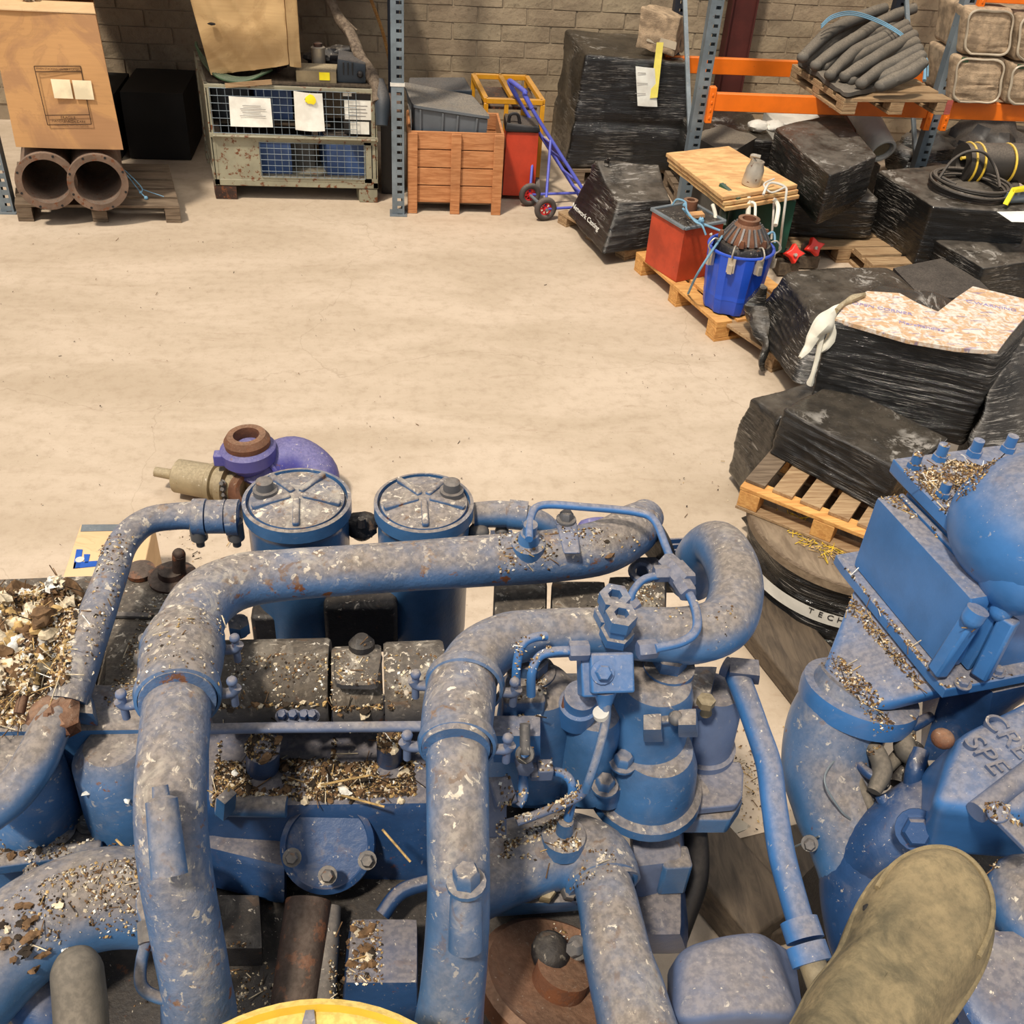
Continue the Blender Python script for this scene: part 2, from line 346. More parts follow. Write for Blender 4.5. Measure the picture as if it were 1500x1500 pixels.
    def ball(s, c, r, seg=16, rings=10, M=None, lump=0.0, lf=4):
        r = Vector(r) if hasattr(r, '__len__') else Vector((r, r, r)); vs = [];
        for i in range(rings + 1):
            th = math.pi * i / rings
            for k in range(seg):
                a = 2 * math.pi * k / seg; d = Vector((math.sin(th) * math.cos(a), math.sin(th) * math.sin(a), math.cos(th)))
                f = 1 + (lump * noise.noise(d * lf + Vector(c) * 7) if lump else 0)
                v = Vector((d.x * r.x, d.y * r.y, d.z * r.z)) * f
                vs.append((M @ v if M else v) + Vector(c))
        return s.add(vs, [(i * seg + k, (i + 1) * seg + k, (i + 1) * seg + (k + 1) % seg, i * seg + (k + 1) % seg) for i in range(rings) for k in range(seg)])
    def hexbolt(s, p, axis, r, h, washer=True):
        p = Vector(p); axis = Vector(axis).normalized()
        if washer: s.lathe(p, axis, [(r * 1.45, 0), (r * 1.45, h * 0.25)], 16)
        s.lathe(p + axis * h * 0.2, axis, [(r, 0), (r, h * 0.8), (r * 0.8, h)], 6); return s
    def rbox(s, bq, tq, n=8, k=0.86, fn=None):
        """rounded, finely divided hexahedron between quad bq and quad tq (FL,FR,BR,BL)"""
        bq = [Vector(p) for p in bq]; tq = [Vector(p) for p in tq]; idx = {}; vs = []; fs = []
        def put(i, j, m):
            key = (i, j, m)
            if key in idx: return idx[key]
            p = Vector((i / n * 2 - 1, j / n * 2 - 1, m / n * 2 - 1)); c = Vector([max(-k, min(k, x)) for x in p]); d = p - c
            q = c + (d.normalized() * (1 - k) if d.length > 1e-9 else d)
            u, v, w_ = (q.x + 1) / 2, (q.y + 1) / 2, (q.z + 1) / 2
            lo = lerp(lerp(bq[0], bq[1], u), lerp(bq[3], bq[2], u), v); hi = lerp(lerp(tq[0], tq[1], u), lerp(tq[3], tq[2], u), v)
            r = lerp(lo, hi, w_)
            if fn: r = fn(r, u, v, w_, q)
            idx[key] = len(vs); vs.append(r); return idx[key]
        R_ = range(n)
        for a in R_:
            for b in R_:
                fs.append((put(a, b, n), put(a + 1, b, n), put(a + 1, b + 1, n), put(a, b + 1, n)))
                fs.append((put(a, b, 0), put(a, b + 1, 0), put(a + 1, b + 1, 0), put(a + 1, b, 0)))
                fs.append((put(a, 0, b), put(a + 1, 0, b), put(a + 1, 0, b + 1), put(a, 0, b + 1)))
                fs.append((put(a, n, b), put(a, n, b + 1), put(a + 1, n, b + 1), put(a + 1, n, b)))
                fs.append((put(0, a, b), put(0, a, b + 1), put(0, a + 1, b + 1), put(0, a + 1, b)))
                fs.append((put(n, a, b), put(n, a + 1, b), put(n, a + 1, b + 1), put(n, a, b + 1)))
        return s.add(vs, fs)

WM = {}
def thing(name, label, cat, loc=(0, 0, 0), rz=0.0, group=None, kind=None):
    o = bpy.data.objects.new(name, None); COL.objects.link(o); o.location = loc; o.rotation_euler = (0, 0, rz)
    o['label'] = label; o['category'] = cat
    if group: o['group'] = group
    if kind: o['kind'] = kind
    WM[o.name] = Matrix.Translation(Vector(loc)) @ Matrix.Rotation(rz, 4, 'Z'); return o
def obj(name, b, mats, parent=None, bevel=0.0, smooth=True, local=False, ang=38, label=None, kind=None, rz=None, seg=2):
    me = bpy.data.meshes.new(name)
    vs = b.v
    root = parent
    if parent is not None and not local:
        inv = WM[parent.name].inverted(); vs = [inv @ v for v in vs]
    org = None
    if parent is None:
        lo = Vector([min(v[i] for v in vs) for i in range(3)]); hi = Vector([max(v[i] for v in vs) for i in range(3)])
        org = Vector(((lo.x + hi.x) / 2, (lo.y + hi.y) / 2, lo.z)); vs = [v - org for v in vs]
    me.from_pydata(vs, [], b.f)
    for m in (mats if isinstance(mats, (list, tuple)) else [mats]): me.materials.append(MATS[m])
    if isinstance(mats, (list, tuple)): me.polygons.foreach_set('material_index', b.mi)
    bm = bmesh.new(); bm.from_mesh(me); bmesh.ops.recalc_face_normals(bm, faces=bm.faces); bm.to_mesh(me); bm.free()
    if smooth:
        me.polygons.foreach_set('use_smooth', [True] * len(me.polygons)); me.set_sharp_from_angle(angle=math.radians(ang))
    me.update()
    o = bpy.data.objects.new(name, me); COL.objects.link(o)
    if org is not None: o.location = org; WM[o.name] = Matrix.Translation(org)
    if parent is not None: o.parent = parent; WM[o.name] = WM[parent.name].copy()
    if bevel:
        md = o.modifiers.new('bevel', 'BEVEL'); md.width = bevel; md.segments = seg; md.limit_method = 'ANGLE'; md.angle_limit = math.radians(40)
    if label: o['label'] = label
    if kind: o['kind'] = kind
    return o
def single(name, b, mats, label, cat, group=None, kind=None, **kw):
    o = obj(name, b, mats, None, **kw); o['label'] = label; o['category'] = cat
    if group: o['group'] = group
    if kind: o['kind'] = kind
    return o
def piece(src, name, parent, M):
    """another child that shares the mesh of src, placed by a matrix"""
    o = bpy.data.objects.new(name, src.data); COL.objects.link(o); o.parent = parent; o.matrix_basis = M; WM[o.name] = WM[parent.name] @ M
    for m in src.modifiers:
        md = o.modifiers.new('bevel', 'BEVEL'); md.width = m.width; md.segments = m.segments; md.limit_method = 'ANGLE'; md.angle_limit = m.angle_limit
    return o
def text_mesh(s, size, extrude=0.0):
    c = bpy.data.curves.new('t', 'FONT'); c.body = s; c.size = size; c.extrude = extrude; c.align_x = 'CENTER'; c.align_y = 'CENTER'
    o = bpy.data.objects.new('t', c); COL.objects.link(o); dg = bpy.context.evaluated_depsgraph_get(); dg.update()
    me = bpy.data.meshes.new_from_object(o.evaluated_get(dg)); vs = [v.co.copy() for v in me.vertices]; fs = [tuple(p.vertices) for p in me.polygons]
    bpy.data.objects.remove(o); bpy.data.curves.remove(c); bpy.data.meshes.remove(me); return vs, fs
def text(name, s, size, at, xdir, ydir, mat, parent, ext=0.0008, **kw):
    X_ = Vector(xdir).normalized(); Y_ = Vector(ydir); Y_ = (Y_ - X_ * Y_.dot(X_)).normalized(); N_ = X_.cross(Y_)
    vs, fs = text_mesh(s, size, ext); b = B(); b.add([Vector(at) + X_ * v.x + Y_ * v.y + N_ * v.z for v in vs], fs)
    return obj(name, b, mat, parent, smooth=False, **kw)

def pallet(label, loc, rz, w_, d_, mat='pallet_wood', h=0.13, boards=5, group=None, endmat=None, runners=3):
    t = thing('wooden_pallet', label, 'pallet', loc, rz, group); bt = 0.02
    for i in range(boards):
        bw = d_ / boards * 0.78; y = -d_ / 2 + bw / 2 + (d_ - bw) * i / (boards - 1)
        b = B().box((0, y, h - bt / 2), (w_, bw, bt * random.uniform(0.9, 1.1))); obj('deck_board', b, mat, t, 0.002, local=True)
    for x in (-w_ / 2 + 0.05, 0, w_ / 2 - 0.05)[:runners]:
        obj('bearer_board', B().box((x, 0, h - bt * 1.5 - 0.001), (0.10, d_ * 0.995, bt)), mat, t, 0.002, local=True)
        for y in (-d_ / 2 + 0.05, 0, d_ / 2 - 0.05):
            obj('block', B().box((x, y, (h - 2 * bt + bt) / 2 + 0.001), (0.098, 0.098, h - 3 * bt - 0.002)), endmat or mat, t, 0.003, local=True)
        obj('base_board', B().box((x, 0, bt / 2), (0.10, d_ * 0.995, bt)), mat, t, 0.002, local=True)
    return t

def wrapped(label, bq, tq, mat, n=40, k=0.9, amp=0.006, cinch=None, sag=0.0, cat='wrapped pallet', name='wrapped_load', seed=0, lump=0.014, group=None, ridge=0.005, fnx=None, root=None, partname='film'):
    """stretch-film covered goods: taut ridges, dents and slack corners"""
    so = Vector((seed * 3.1, seed * 1.7, seed * 0.9)); c0 = sum([Vector(p) for p in bq] + [Vector(p) for p in tq], Vector()) / 8
    def fn(r, u, v, w_, q):
        out = Vector((r.x - c0.x, r.y - c0.y, (r.z - c0.z) * 0.6)).normalized()
        a = noise.noise(r * 3.2 + so) * lump + noise.noise(r * 7 + so) * amp * .6
        rd = 1 - abs(noise.noise(Vector((r.x * 3, r.y * 3, r.z * 26)) + so)) * 2.2
        rd2 = 1 - abs(noise.noise(Vector((r.x * 16 + r.z * 10, r.y * 16 - r.z * 8, r.z * 5)) + so)) * 2.4
        a += max(0, rd) ** 2 * ridge + max(0, rd2) ** 3 * ridge * 0.5
        if cinch:
            for h, wd, dp in cinch: a -= dp * math.exp(-((w_ - h) / wd) ** 2)
        p = r + out * a
        if sag: p.z -= sag * (1 - (2 * u - 1) ** 2) * (1 - (2 * v - 1) ** 2) * (w_ > 0.5)
        if fnx: p = fnx(p, u, v, w_)
        if w_ < 0.001: p.z = max(p.z, min(x.z for x in [Vector(y) for y in bq]))
        return p
    b = B().rbox(bq, tq, n, k, fn)
    if root is not None: return obj(partname, b, mat, root, ang=70)
    return single(name, b, mat, label, cat, group, ang=70)

# ================================================================= SETTING
b = B().box((0.5, 3.2, -0.05), (17, 13.4, 0.1)); o = obj('floor', b, 'concrete_floor', smooth=False); o['kind'] = 'structure'
WALLY = 8.9
wall = obj('wall_back', B().box((0.5, WALLY + 0.11, 1.6), (17, 0.2, 3.2)), 'mortar', smooth=False); wall['kind'] = 'structure'
BW, BH = 0.40, 0.125
vars_ = []
for i in range(4):
    bb = B().rbox([(-.1965, -.02, -.0595), (.1965, -.02, -.0595), (.1965, .02, -.0595), (-.1965, .02, -.0595)], [(-.1965, -.02, .0595), (.1965, -.02, .0595), (.1965, .02, .0595), (-.1965, .02, .0595)], 2, 0.93)
    src = B(); src.v = [v + Vector((random.uniform(-.003, .003), random.uniform(-.002, .002), random.uniform(-.002, .002))) for v in bb.v]; src.f = bb.f; src.mi = bb.mi
    me = bpy.data.meshes.new('block'); me.from_pydata(src.v, [], src.f); me.materials.append(MATS['block_wall_paint']); vars_.append(me)
wm = WM[wall.name].inverted()
for r in range(12):
    for c in range(24):
        o = bpy.data.objects.new('block', random.choice(vars_)); COL.objects.link(o); o.parent = wall
        o.location = wm @ Vector((-3.5 + c * BW + (r % 2) * BW / 2 + 0.0, WALLY + 0.023 + random.uniform(-0.003, 0.003), 0.19 + r * BH))
        o.rotation_euler = (random.uniform(-.01, .01), random.uniform(-.008, .008), random.uniform(-.01, .01))
cp = PY(1085, 40, 8.75)
o = obj('steel_column', B().box((cp.x, 8.77, 1.6), (0.20, 0.012, 3.2)).box((cp.x - .10, 8.80, 1.6), (0.012, 0.14, 3.2)).box((cp.x + .10, 8.80, 1.6), (0.012, 0.14, 3.2)), 'dark_red_steel'); o['kind'] = 'structure'

# ================================================================= PALLET RACKING
rack = thing('pallet_racking', 'grey slotted steel racking with orange load beams along the wall', 'racking', (0.05, 7.06, 0))
FY, RY = 7.06, 8.05
def upright(x, y, mat, w_=0.085, top=3.3):
    b = B(); d = 0.07
    b.box((x - w_ / 2 + 0.018, y, top / 2), (0.036, 0.004, top)).box((x + w_ / 2 - 0.007, y, top / 2), (0.014, 0.004, top))
    z = 0.03
    while z < top - 0.05:
        b.box((x + w_ / 2 - 0.0315, y, z), (0.036, 0.004, 0.034)); z += 0.055
    b.box((x - w_ / 2 + .002, y + d / 2 + .002, top / 2), (0.004, d, top)).box((x + w_ / 2 - .002, y + d / 2 + .002, top / 2), (0.004, d, top))
    b.box((x - w_ / 2 + .012, y + d + .002, top / 2), (0.02, 0.004, top)).box((x + w_ / 2 - .012, y + d + .002, top / 2), (0.02, 0.004, top))
    b.box((x, y + .03, 0.004), (0.12, 0.12, 0.008))
    obj('upright', b, mat, rack, smooth=False)
UX = [-2.56, 0.045, 2.10, 3.80, 5.6]
upright(UX[0], 6.95, 'galvanised'); 
for x in UX[1:]: upright(x, FY, 'galvanised')
for x in (UX[0], UX[1] - 0.02, UX[2] + .02, UX[3], UX[4]): upright(x, RY, 'dark_upright')
obj('white_band', B().box((UX[1], FY + .002, PY(583, 124, FY).z), (0.095, 0.014, 0.022)), 'chipped_white', rack)
for x in (UX[2], UX[3]):
    for z0, z1 in ((0.35, 1.35), (1.35, 2.3)):
        obj('brace', B().beam((x + .03, FY + .06, z0), (x + .03, RY, z1), 0.03, 0.02), 'galvanised', rack)
def loadbeam(x0, x1, y, z, mat='orange_beam'):
    b = B().box(((x0 + x1) / 2, y - .005, z), (x1 - x0 - 0.09, 0.05, 0.115)); o = obj('load_beam', b, mat, rack, 0.004)
    for x in (x0 + 0.062, x1 - 0.062):
        c = B().box((x, y - .012, z - 0.02), (0.045, 0.055, 0.235)); 
        for k in range(4): c.box((x, y - .042, z - 0.10 + k * 0.05), (0.012, 0.006, 0.02))
        obj('beam_connector', c, mat, rack, 0.003)
zb = PY(1100, 150, FY).z
loadbeam(UX[2], UX[3], FY, zb); loadbeam(UX[2] - .1, UX[3], RY - .05, zb); loadbeam(UX[3], UX[4], FY, zb); loadbeam(UX[3], UX[4], RY - .05, zb)
loadbeam(UX[3], UX[4], FY, 1.60); loadbeam(UX[3], UX[4], RY, 1.60)
loadbeam(UX[0], UX[1], FY, 1.62); loadbeam(UX[0], UX[1], RY, 1.50)
for k in range(7):
    obj('shade_shelf_board', B().box(((UX[0] + UX[1]) / 2, 7.66 + k * 0.165, 1.57), (2.5, 0.16, 0.022)), 'timber_grey', rack)  # deck above the view, added and sized to shade the left bay
for k in range(4):
    obj('shade_shelf_board', B().box((-1.98, 7.04 + k * 0.15, 1.57), (1.1, 0.14, 0.022)), 'timber_grey', rack)  # unseen forward boards added to widen the shade on the floor behind
lb = PY(1222, 150, FY - .04); obj('beam_label', B().box((lb.x, FY - .033, lb.z), (0.055, 0.002, 0.07)), 'chipped_white', rack)

# ================================================================= LEFT BAY: carton on flanged pipes
pallet('old grey wooden pallet under the two rusty flanged pipes', (-1.95, 7.22, 0), 0.03, 1.05, 0.80, 'pallet_wood_old', 0.12)
for k, (px, lab) in enumerate(((70, 'left one of two rusty flanged steel pipes under the tall carton'), (145, 'right one of two rusty flanged steel pipes under the tall carton'))):
    c = PY(px, 275, 6.72); c.z = 0.305
    t = thing('flanged_pipe', lab, 'pipe', (c.x, c.y, 0.12), 0, 'flanged pipes under the carton')
    ax = Vector((-0.24, 1, 0))
    obj('pipe_body', B().lathe(c, ax, [(0.143, 0.0), (0.160, 0.0), (0.160, 1.0), (0.143, 1.0), (0.143, 0.0)], 40), 'rusty_flange', t)
    obj('flange', B().lathe(c, ax, [(0.143, -0.004), (0.185, -0.004), (0.185, 0.026), (0.160, 0.026), (0.143, -0.004)], 40), 'rusty_flange', t, 0.002)
    n1 = ax.normalized().orthogonal().normalized(); n2 = ax.normalized().cross(n1)
    bh = B()
    for j in range(8):
        a = 2 * math.pi * (j + .5) / 8; q = c + (n1 * math.cos(a) + n2 * math.sin(a)) * 0.172; bh.cyl(q - ax.normalized() * 0.006, q + ax.normalized() * 0.01, 0.008, seg=8)
    obj('bolt_hole', bh, 'ink_black', t, kind='stuff')
bx0, bx1, by0, by1, bz0, bz1 = -2.36, -1.70, 6.80, 7.32, 0.492, 1.29
t = thing('cardboard_box', 'tall brown cardboard box with black print and two pale stickers on flanged pipes', 'cardboard box', ((bx0 + bx1) / 2, 7.05, bz0))
def cardfn(p, u, v, w_, q=None):
    return p
obj('carton_body', B().rbox([(bx0, by0, bz0), (bx1, by0, bz0), (bx1, by1, bz0), (bx0, by1, bz0)], [(bx0 + .02, by0 + .01, bz1), (bx1 - .03, by0 + .01, bz1), (bx1 - .02, by1, bz1), (bx0, by1, bz1)], 12, 0.985, lambda r, u, v, w_, q: r + Vector((0, noise.noise(r * 2.6) * 0.018 * (v < .01), 0))), 'cardboard', t)
obj('top_flap', B().hexa([(bx0 + .015, by0 + .004, bz1 + .002), (bx1 - .03, by0 + .004, bz1 + .002), (bx1 - .03, by0 + .25, bz1 + .004), (bx0 + .02, by0 + .25, bz1 + .004)], [(bx0 + .015, by0 + .004, bz1 + .008), (bx1 - .03, by0 + .004, bz1 + .008), (bx1 - .03, by0 + .25, bz1 + .012), (bx0 + .02, by0 + .25, bz1 + .012)]), 'cardboard_new', t)
def onbox(px, py): q = PY(px, py, by0 - 0.012); return q
def strip(a, b_, th, mat, name, parent, off=Vector((0, -0.001, 0))):
    return B().beam(a + off, b_ + off, th, 0.002, Vector((0, -1, 0)))
pr = B(); crn = [onbox(49, 97), onbox(117, 97), onbox(133, 182), onbox(69, 183)]
ul, ur = onbox(51, 105), onbox(118, 105); ll, lr = onbox(66, 169), onbox(131, 168)
for a, c in ((crn[0], crn[1]), (crn[1], crn[2]), (crn[2], crn[3]), (crn[3], crn[0]), (ul, ur), (ll, lr)): pr.beam(a, c, 0.005, 0.002, Vector((0, -1, 0)))
obj('printed_frame', pr, 'ink', t, smooth=False)
Xd, Zd = Vector((1, 0, 0)), Vector((0, 0, 1))
text('printed_line', 'WHEN STACKING . OUTER 5 LAYERS', 0.0155, onbox(84, 101.5), Xd, Zd, 'ink', t)
text('printed_line', 'FRAGILE', 0.024, onbox(99, 172.5), Xd, Zd, 'ink', t); text('printed_line', 'HANDLE WITH CARE', 0.021, onbox(100, 178), Xd, Zd, 'ink', t)
for a, c in (((76, 117), (104, 143)), ((106, 119), (136, 144))):
    q = onbox((a[0] + c[0]) / 2, (a[1] + c[1]) / 2); obj('sticker', B().box((q.x, by0 - .016, q.z), (0.112, 0.002, 0.112)), 'sticker', t, label='pale cream sticker')
single('foil_ball', B().ball((-2.16, by0 + .22, bz1 + .05), (0.05, 0.04, 0.038), 14, 10, lump=0.6, lf=3), 'tin', 'crumpled silver foil lump on top of the tall brown carton', 'foil')
single('cardboard_box', B().rbox([(-2.30, 7.1, bz1 + .016), (-1.78, 7.1, bz1 + .016), (-1.78, 7.45, bz1 + .016), (-2.30, 7.45, bz1 + .016)], [(-2.30, 7.1, 1.50), (-1.78, 7.1, 1.50), (-1.78, 7.45, 1.50), (-2.30, 7.45, 1.50)], 3, 0.97), 'cardboard', 'brown cardboard box lying on top of the tall printed carton', 'cardboard box')
wr = [P(172, 247, .28), P(186, 257, .26), P(198, 272, .18), P(206, 282, .16), P(214, 290, .13)]
single('wire_sling', B().tube(wr, 0.004, 6).tube([P(176, 244, .27), P(196, 262, .24), P(208, 276, .18), P(206, 283, .16)], 0.004, 6).tube([P(208, 277, .17), P(222, 282, .16), P(240, 288, .135)], 0.003, 6).ball(wr[-1], 0.014, 8, 6).ball(wr[-2], 0.011, 8, 6), 'rope_blue', 'pale blue wire sling hanging over the pallet beside the rusty pipes', 'cable')
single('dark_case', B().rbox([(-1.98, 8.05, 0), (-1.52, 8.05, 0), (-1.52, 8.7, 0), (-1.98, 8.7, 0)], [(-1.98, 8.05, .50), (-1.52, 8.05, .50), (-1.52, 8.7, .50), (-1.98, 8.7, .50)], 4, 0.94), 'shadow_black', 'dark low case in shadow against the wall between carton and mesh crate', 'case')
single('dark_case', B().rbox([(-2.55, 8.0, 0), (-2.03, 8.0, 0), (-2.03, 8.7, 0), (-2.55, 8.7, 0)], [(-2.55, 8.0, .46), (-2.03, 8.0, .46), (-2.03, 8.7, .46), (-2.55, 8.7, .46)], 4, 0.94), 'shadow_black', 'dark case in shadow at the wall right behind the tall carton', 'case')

# ================================================================= MESH CAGE
gx0, gx1, gy0, gy1 = -1.235, -0.095, 7.28, 8.12
t = thing('mesh_cage', 'rusty beige steel cage crate with wire mesh front and two papers', 'crate', ((gx0 + gx1) / 2, 7.7, 0))
zt, zm, zb_ = 0.785, 0.455, 0.105
for x in (gx0 + .07, gx1 - .07):
    for y in (gy0 + .06, gy1 - .06): obj('foot', B().box((x, y, 0.05), (0.15 if x < -.6 else 0.13, 0.11, 0.098)), 'rust_dark' if x < -.6 and y < 7.5 else 'cage_paint', t, 0.004)
obj('floor_frame', B().box(((gx0 + gx1) / 2, gy0 + .02, zb_ + .02), (gx1 - gx0, .04, .045)).box(((gx0 + gx1) / 2, gy1 - .02, zb_ + .02), (gx1 - gx0, .04, .045)).box((gx0 + .02, (gy0 + gy1) / 2, zb_ + .02), (.04, gy1 - gy0, .045)).box((gx1 - .02, (gy0 + gy1) / 2, zb_ + .02), (.04, gy1 - gy0, .045)).box(((gx0 + gx1) / 2, (gy0 + gy1) / 2, zb_ + .035), (gx1 - gx0 - .06, gy1 - gy0 - .06, .012)), 'cage_paint', t, 0.003)
for x in (gx0 + .018, gx1 - .018):
    for y in (gy0 + .018, gy1 - .018): obj('corner_post', B().box((x, y, (zt + zb_) / 2), (.036, .036, zt - zb_)), 'cage_paint', t, 0.003)
obj('side_panel', B().box((gx0 + .012, (gy0 + gy1) / 2, (zt + zb_) / 2), (.006, gy1 - gy0, zt - zb_)), 'cage_paint', t)
obj('side_panel', B().box((gx1 - .012, (gy0 + gy1) / 2, (zt + zb_) / 2), (.006, gy1 - gy0, zt - zb_)), 'cage_paint', t)
for y in (gy0 + .012, gy1 - .012): obj('top_rail', B().beam((gx0, y, zt - .012), (gx1, y, zt - .012), .026, .026), 'cage_paint', t, 0.003)
for x in (gx0 + .012, gx1 - .012): obj('top_rail', B().beam((x, gy0, zt - .012), (x, gy1, zt - .012), .026, .026), 'cage_paint', t, 0.003)
obj('middle_rail', B().beam((gx0, gy0 - .006, zm), (gx1, gy0 - .006, zm), .022, .026).cyl((gx0 + .02, gy0 - .024, zm), (gx1 - .02, gy0 - .024, zm), .008, seg=8), 'cage_paint', t)
obj('front_panel', B().box((gx0 + .036 + .145, gy0 + .006, (zm + zb_) / 2 + .01), (.29, .006, zm - zb_ - .05)), 'cage_paint', t)
obj('lower_frame', B().box(((gx0 + gx1) / 2 + .14, gy0 + .004, zb_ + .055), (.85, .012, .03)).box(((gx0 + gx1) / 2 + .14, gy0 + .004, zm - .03), (.85, .012, .026)).box((gx1 - .07, gy0 + .004, (zm + zb_) / 2), (.05, .012, .30)), 'cage_paint', t)
def wiremesh(x0, x1, z0, z1, n, m, y):
    bb = B()
    for i in range(n + 1): xx = lerp(x0, x1, i / n); bb.cyl((xx, y, z0), (xx, y, z1), .0022, seg=5)
    for i in range(m + 1): zz = lerp(z0, z1, i / m); bb.cyl((x0, y - .003, zz), (x1, y - .003, zz), .0022, seg=5)
    obj('wire_mesh', bb, 'galvanised', t, kind='stuff')
wiremesh(gx0 + .03, gx1 - .14, zm + .015, zt - .02, 19, 6, gy0 - .004); wiremesh(gx0 + .33, gx1 - .09, zb_ + .07, zm - .04, 15, 6, gy0 - .006)
def on(px, py, y): return PY(px, py, y)
def sheet(px0, py0, px1, py1, y, mat, name, parent, skew=0.0, bulge=.004, label=None):
    a, b_, c, d = on(px0, py0, y), on(px1, py0 + skew, y), on(px1 + 4 * (skew > 0), py1 + skew * .5, y), on(px0 + 3, py1, y)
    bb = B().rbox([d, c, c + Vector((0, .0016, 0)), d + Vector((0, .0016, 0))], [a, b_, b_ + Vector((0, .0016, 0)), a + Vector((0, .0016, 0))], 6, 1.0, lambda r, u, v, w_, q: r - Vector((0, bulge * math.sin(u * 3.1) + .002 * noise.noise(r * 14), 0)))
    return obj(name, bb, mat, parent, label=label)
s = sheet(334, 141, 395, 185, gy0 - .02, 'paper', 'paper_notice', t, 3); 
for k in range(4): obj('printed_line', B().box(on(367 + (k % 2) * 2, 155 + k * 5, gy0 - .029), (.17 if k % 2 else .12, .001, .004)), 'ink_grey', t, smooth=False)
s = sheet(429, 133, 471, 190, gy0 - .02, 'paper', 'paper_notice', t, 4, .02, label='crinkled paper sheet with a yellow highlighter mark')
obj('marker_patch', B().ball(on(452, 146, gy0 - .047), (.036, .002, .03), 12, 6, lump=.4), 'marker_yellow', t)
# what stands inside the cage
ins = [('blue_storage_box', (-.90, 7.42, .12, .46, .26), 'blue_box', 'blue box on the lower left floor of the mesh cage'),
       ('blue_storage_box', (-.28, 7.42, .12, .30, .30), 'blue_box', 'blue upright box at the lower right of the mesh cage'),
       ('grey_casting', (-.62, 7.55, .12, .26, .22), 'hose_grey', 'grey metal block between the blue boxes inside the mesh cage')]
for nm, (x, y, z, w_, h_), mt, lab in ins:
    tt = thing(nm, lab, 'box', (x, y + .18, z)); xa, xb = x - w_ / 2, x + w_ / 2
    obj('body', B().rbox([(xa, y, z), (xb, y, z), (xb, y + .36, z), (xa, y + .36, z)], [(xa, y, z + h_), (xb, y, z + h_), (xb, y + .36, z + h_), (xa, y + .36, z + h_)], 4, .93), mt, tt)
    obj('lid', B().box((x, y + .18, z + h_ + .008), (w_ + .02, .38, .02)), 'tyre_rubber' if 'blue' in nm else mt, tt, .004)
for k, (x, w_, h_, mt) in enumerate(((-1.05, .26, .24, 'dark_plastic'), (-.76, .26, .2, 'blue_box'), (-.5, .2, .25, 'grease_black'))):
    single('parts_bin', B().rbox([(x - w_ / 2, 7.5, .50), (x + w_ / 2, 7.5, .50), (x + w_ / 2, 7.9, .50), (x - w_ / 2, 7.9, .50)], [(x - w_ / 2, 7.5, .5 + h_), (x + w_ / 2, 7.5, .5 + h_), (x + w_ / 2, 7.9, .5 + h_), (x - w_ / 2, 7.9, .5 + h_)], 4, .9), mt,
           ('dark plastic bin in the upper left of the mesh cage', 'blue bin behind the two papers in the mesh cage', 'greasy black bin in the upper middle of the mesh cage')[k], 'bin')
    single('cage_shelf', B().box((x, 7.68, .490), (w_ + .02, .5, .012)), 'timber_grey', ('thin shelf board under the dark bin in the cage', 'thin shelf board under the blue bin in the cage', 'thin shelf board under the black bin in the cage')[k], 'board')
tt = thing('black_carton', 'black carton with white shipping labels at the right end of the cage', 'box', (-.22, 7.40, .47))
obj('body', B().rbox([(-.325, 7.31, .475), (-.115, 7.31, .475), (-.115, 7.6, .475), (-.325, 7.6, .475)], [(-.325, 7.31, .745), (-.115, 7.31, .745), (-.115, 7.6, .745), (-.325, 7.6, .745)], 4, .97), 'black_plastic', tt)
for px0, py0, px1, py1 in ((502, 135, 515, 141), (504, 146, 544, 176), (513, 178, 541, 197)):
    a, c = on(px0, py0, 7.305), on(px1, py1, 7.305); obj('shipping_label', B().box(((a + c) / 2), (abs(c.x - a.x), .002, abs(a.z - c.z))), 'paper', tt)
for k in range(4): obj('printed_line', B().box(on(524, 155 + k * 5, 7.3025), (.13 - .02 * (k % 2), .001, .004)), 'ink_grey', tt, smooth=False)
# on top of the cage
ply = single('packing_board', B().box((-.66, 7.72, zt + .008), (1.10, .80, .014)), 'timber_grey', 'thin board laid over the mesh cage under the crumpled carton', 'board')
zz = zt + .016
A = [PY(312, 112, 7.30), PY(443, 100, 7.30)]
def crump(r, u, v, w_, q):
    d = noise.noise(r * 4.2) * .03 + noise.noise(r * 11) * .012; cr = max(0, 1 - abs(noise.noise(Vector((r.x * 5 + r.z * 3, r.y * 3, r.z * 2)) + Vector((3, 1, 2)))) * 7) * .010
    return r + Vector((0, d - cr, 0)) + Vector((0, 0, noise.noise(r * 3) * .02))
bl, br = PY(312, 111, 7.34), PY(425, 95, 7.31)
bl.z = max(bl.z, zz + .012); br.z = max(br.z, zz + .012)
tl, tr = bl + Vector((-.10, .02, .62)), br + Vector((0.0, .02, .6))
t = thing('crumpled_carton', 'large dented brown cardboard box standing on the mesh cage', 'cardboard box', (bl + br) / 2)
obj('carton_body', B().rbox([bl, br, br + Vector((.06, .36, .0)), bl + Vector((.02, .40, 0))], [tl, tr, tr + Vector((.06, .36, 0)), tl + Vector((0, .4, 0))], 36, .975, crump), 'cardboard_pale', t, ang=60)
obj('side_crease_panel', B().rbox([br + Vector((.004, -.004, -.01)), br + Vector((.085, .03, -.02)), br + Vector((.085, .05, -.02)), br + Vector((.004, .02, 0))], [tr + Vector((.004, -.004, 0)), tr + Vector((.085, .03, 0)), tr + Vector((.085, .05, 0)), tr + Vector((.004, .02, 0))], 10, .97, crump), 'cardboard_pale', t, ang=60)
obj('torn_hole', B().ball(PY(311, 35, bl.y - .035), (.026, .018, .009), 10, 6, lump=.4), 'ink_black', t)
g = B()
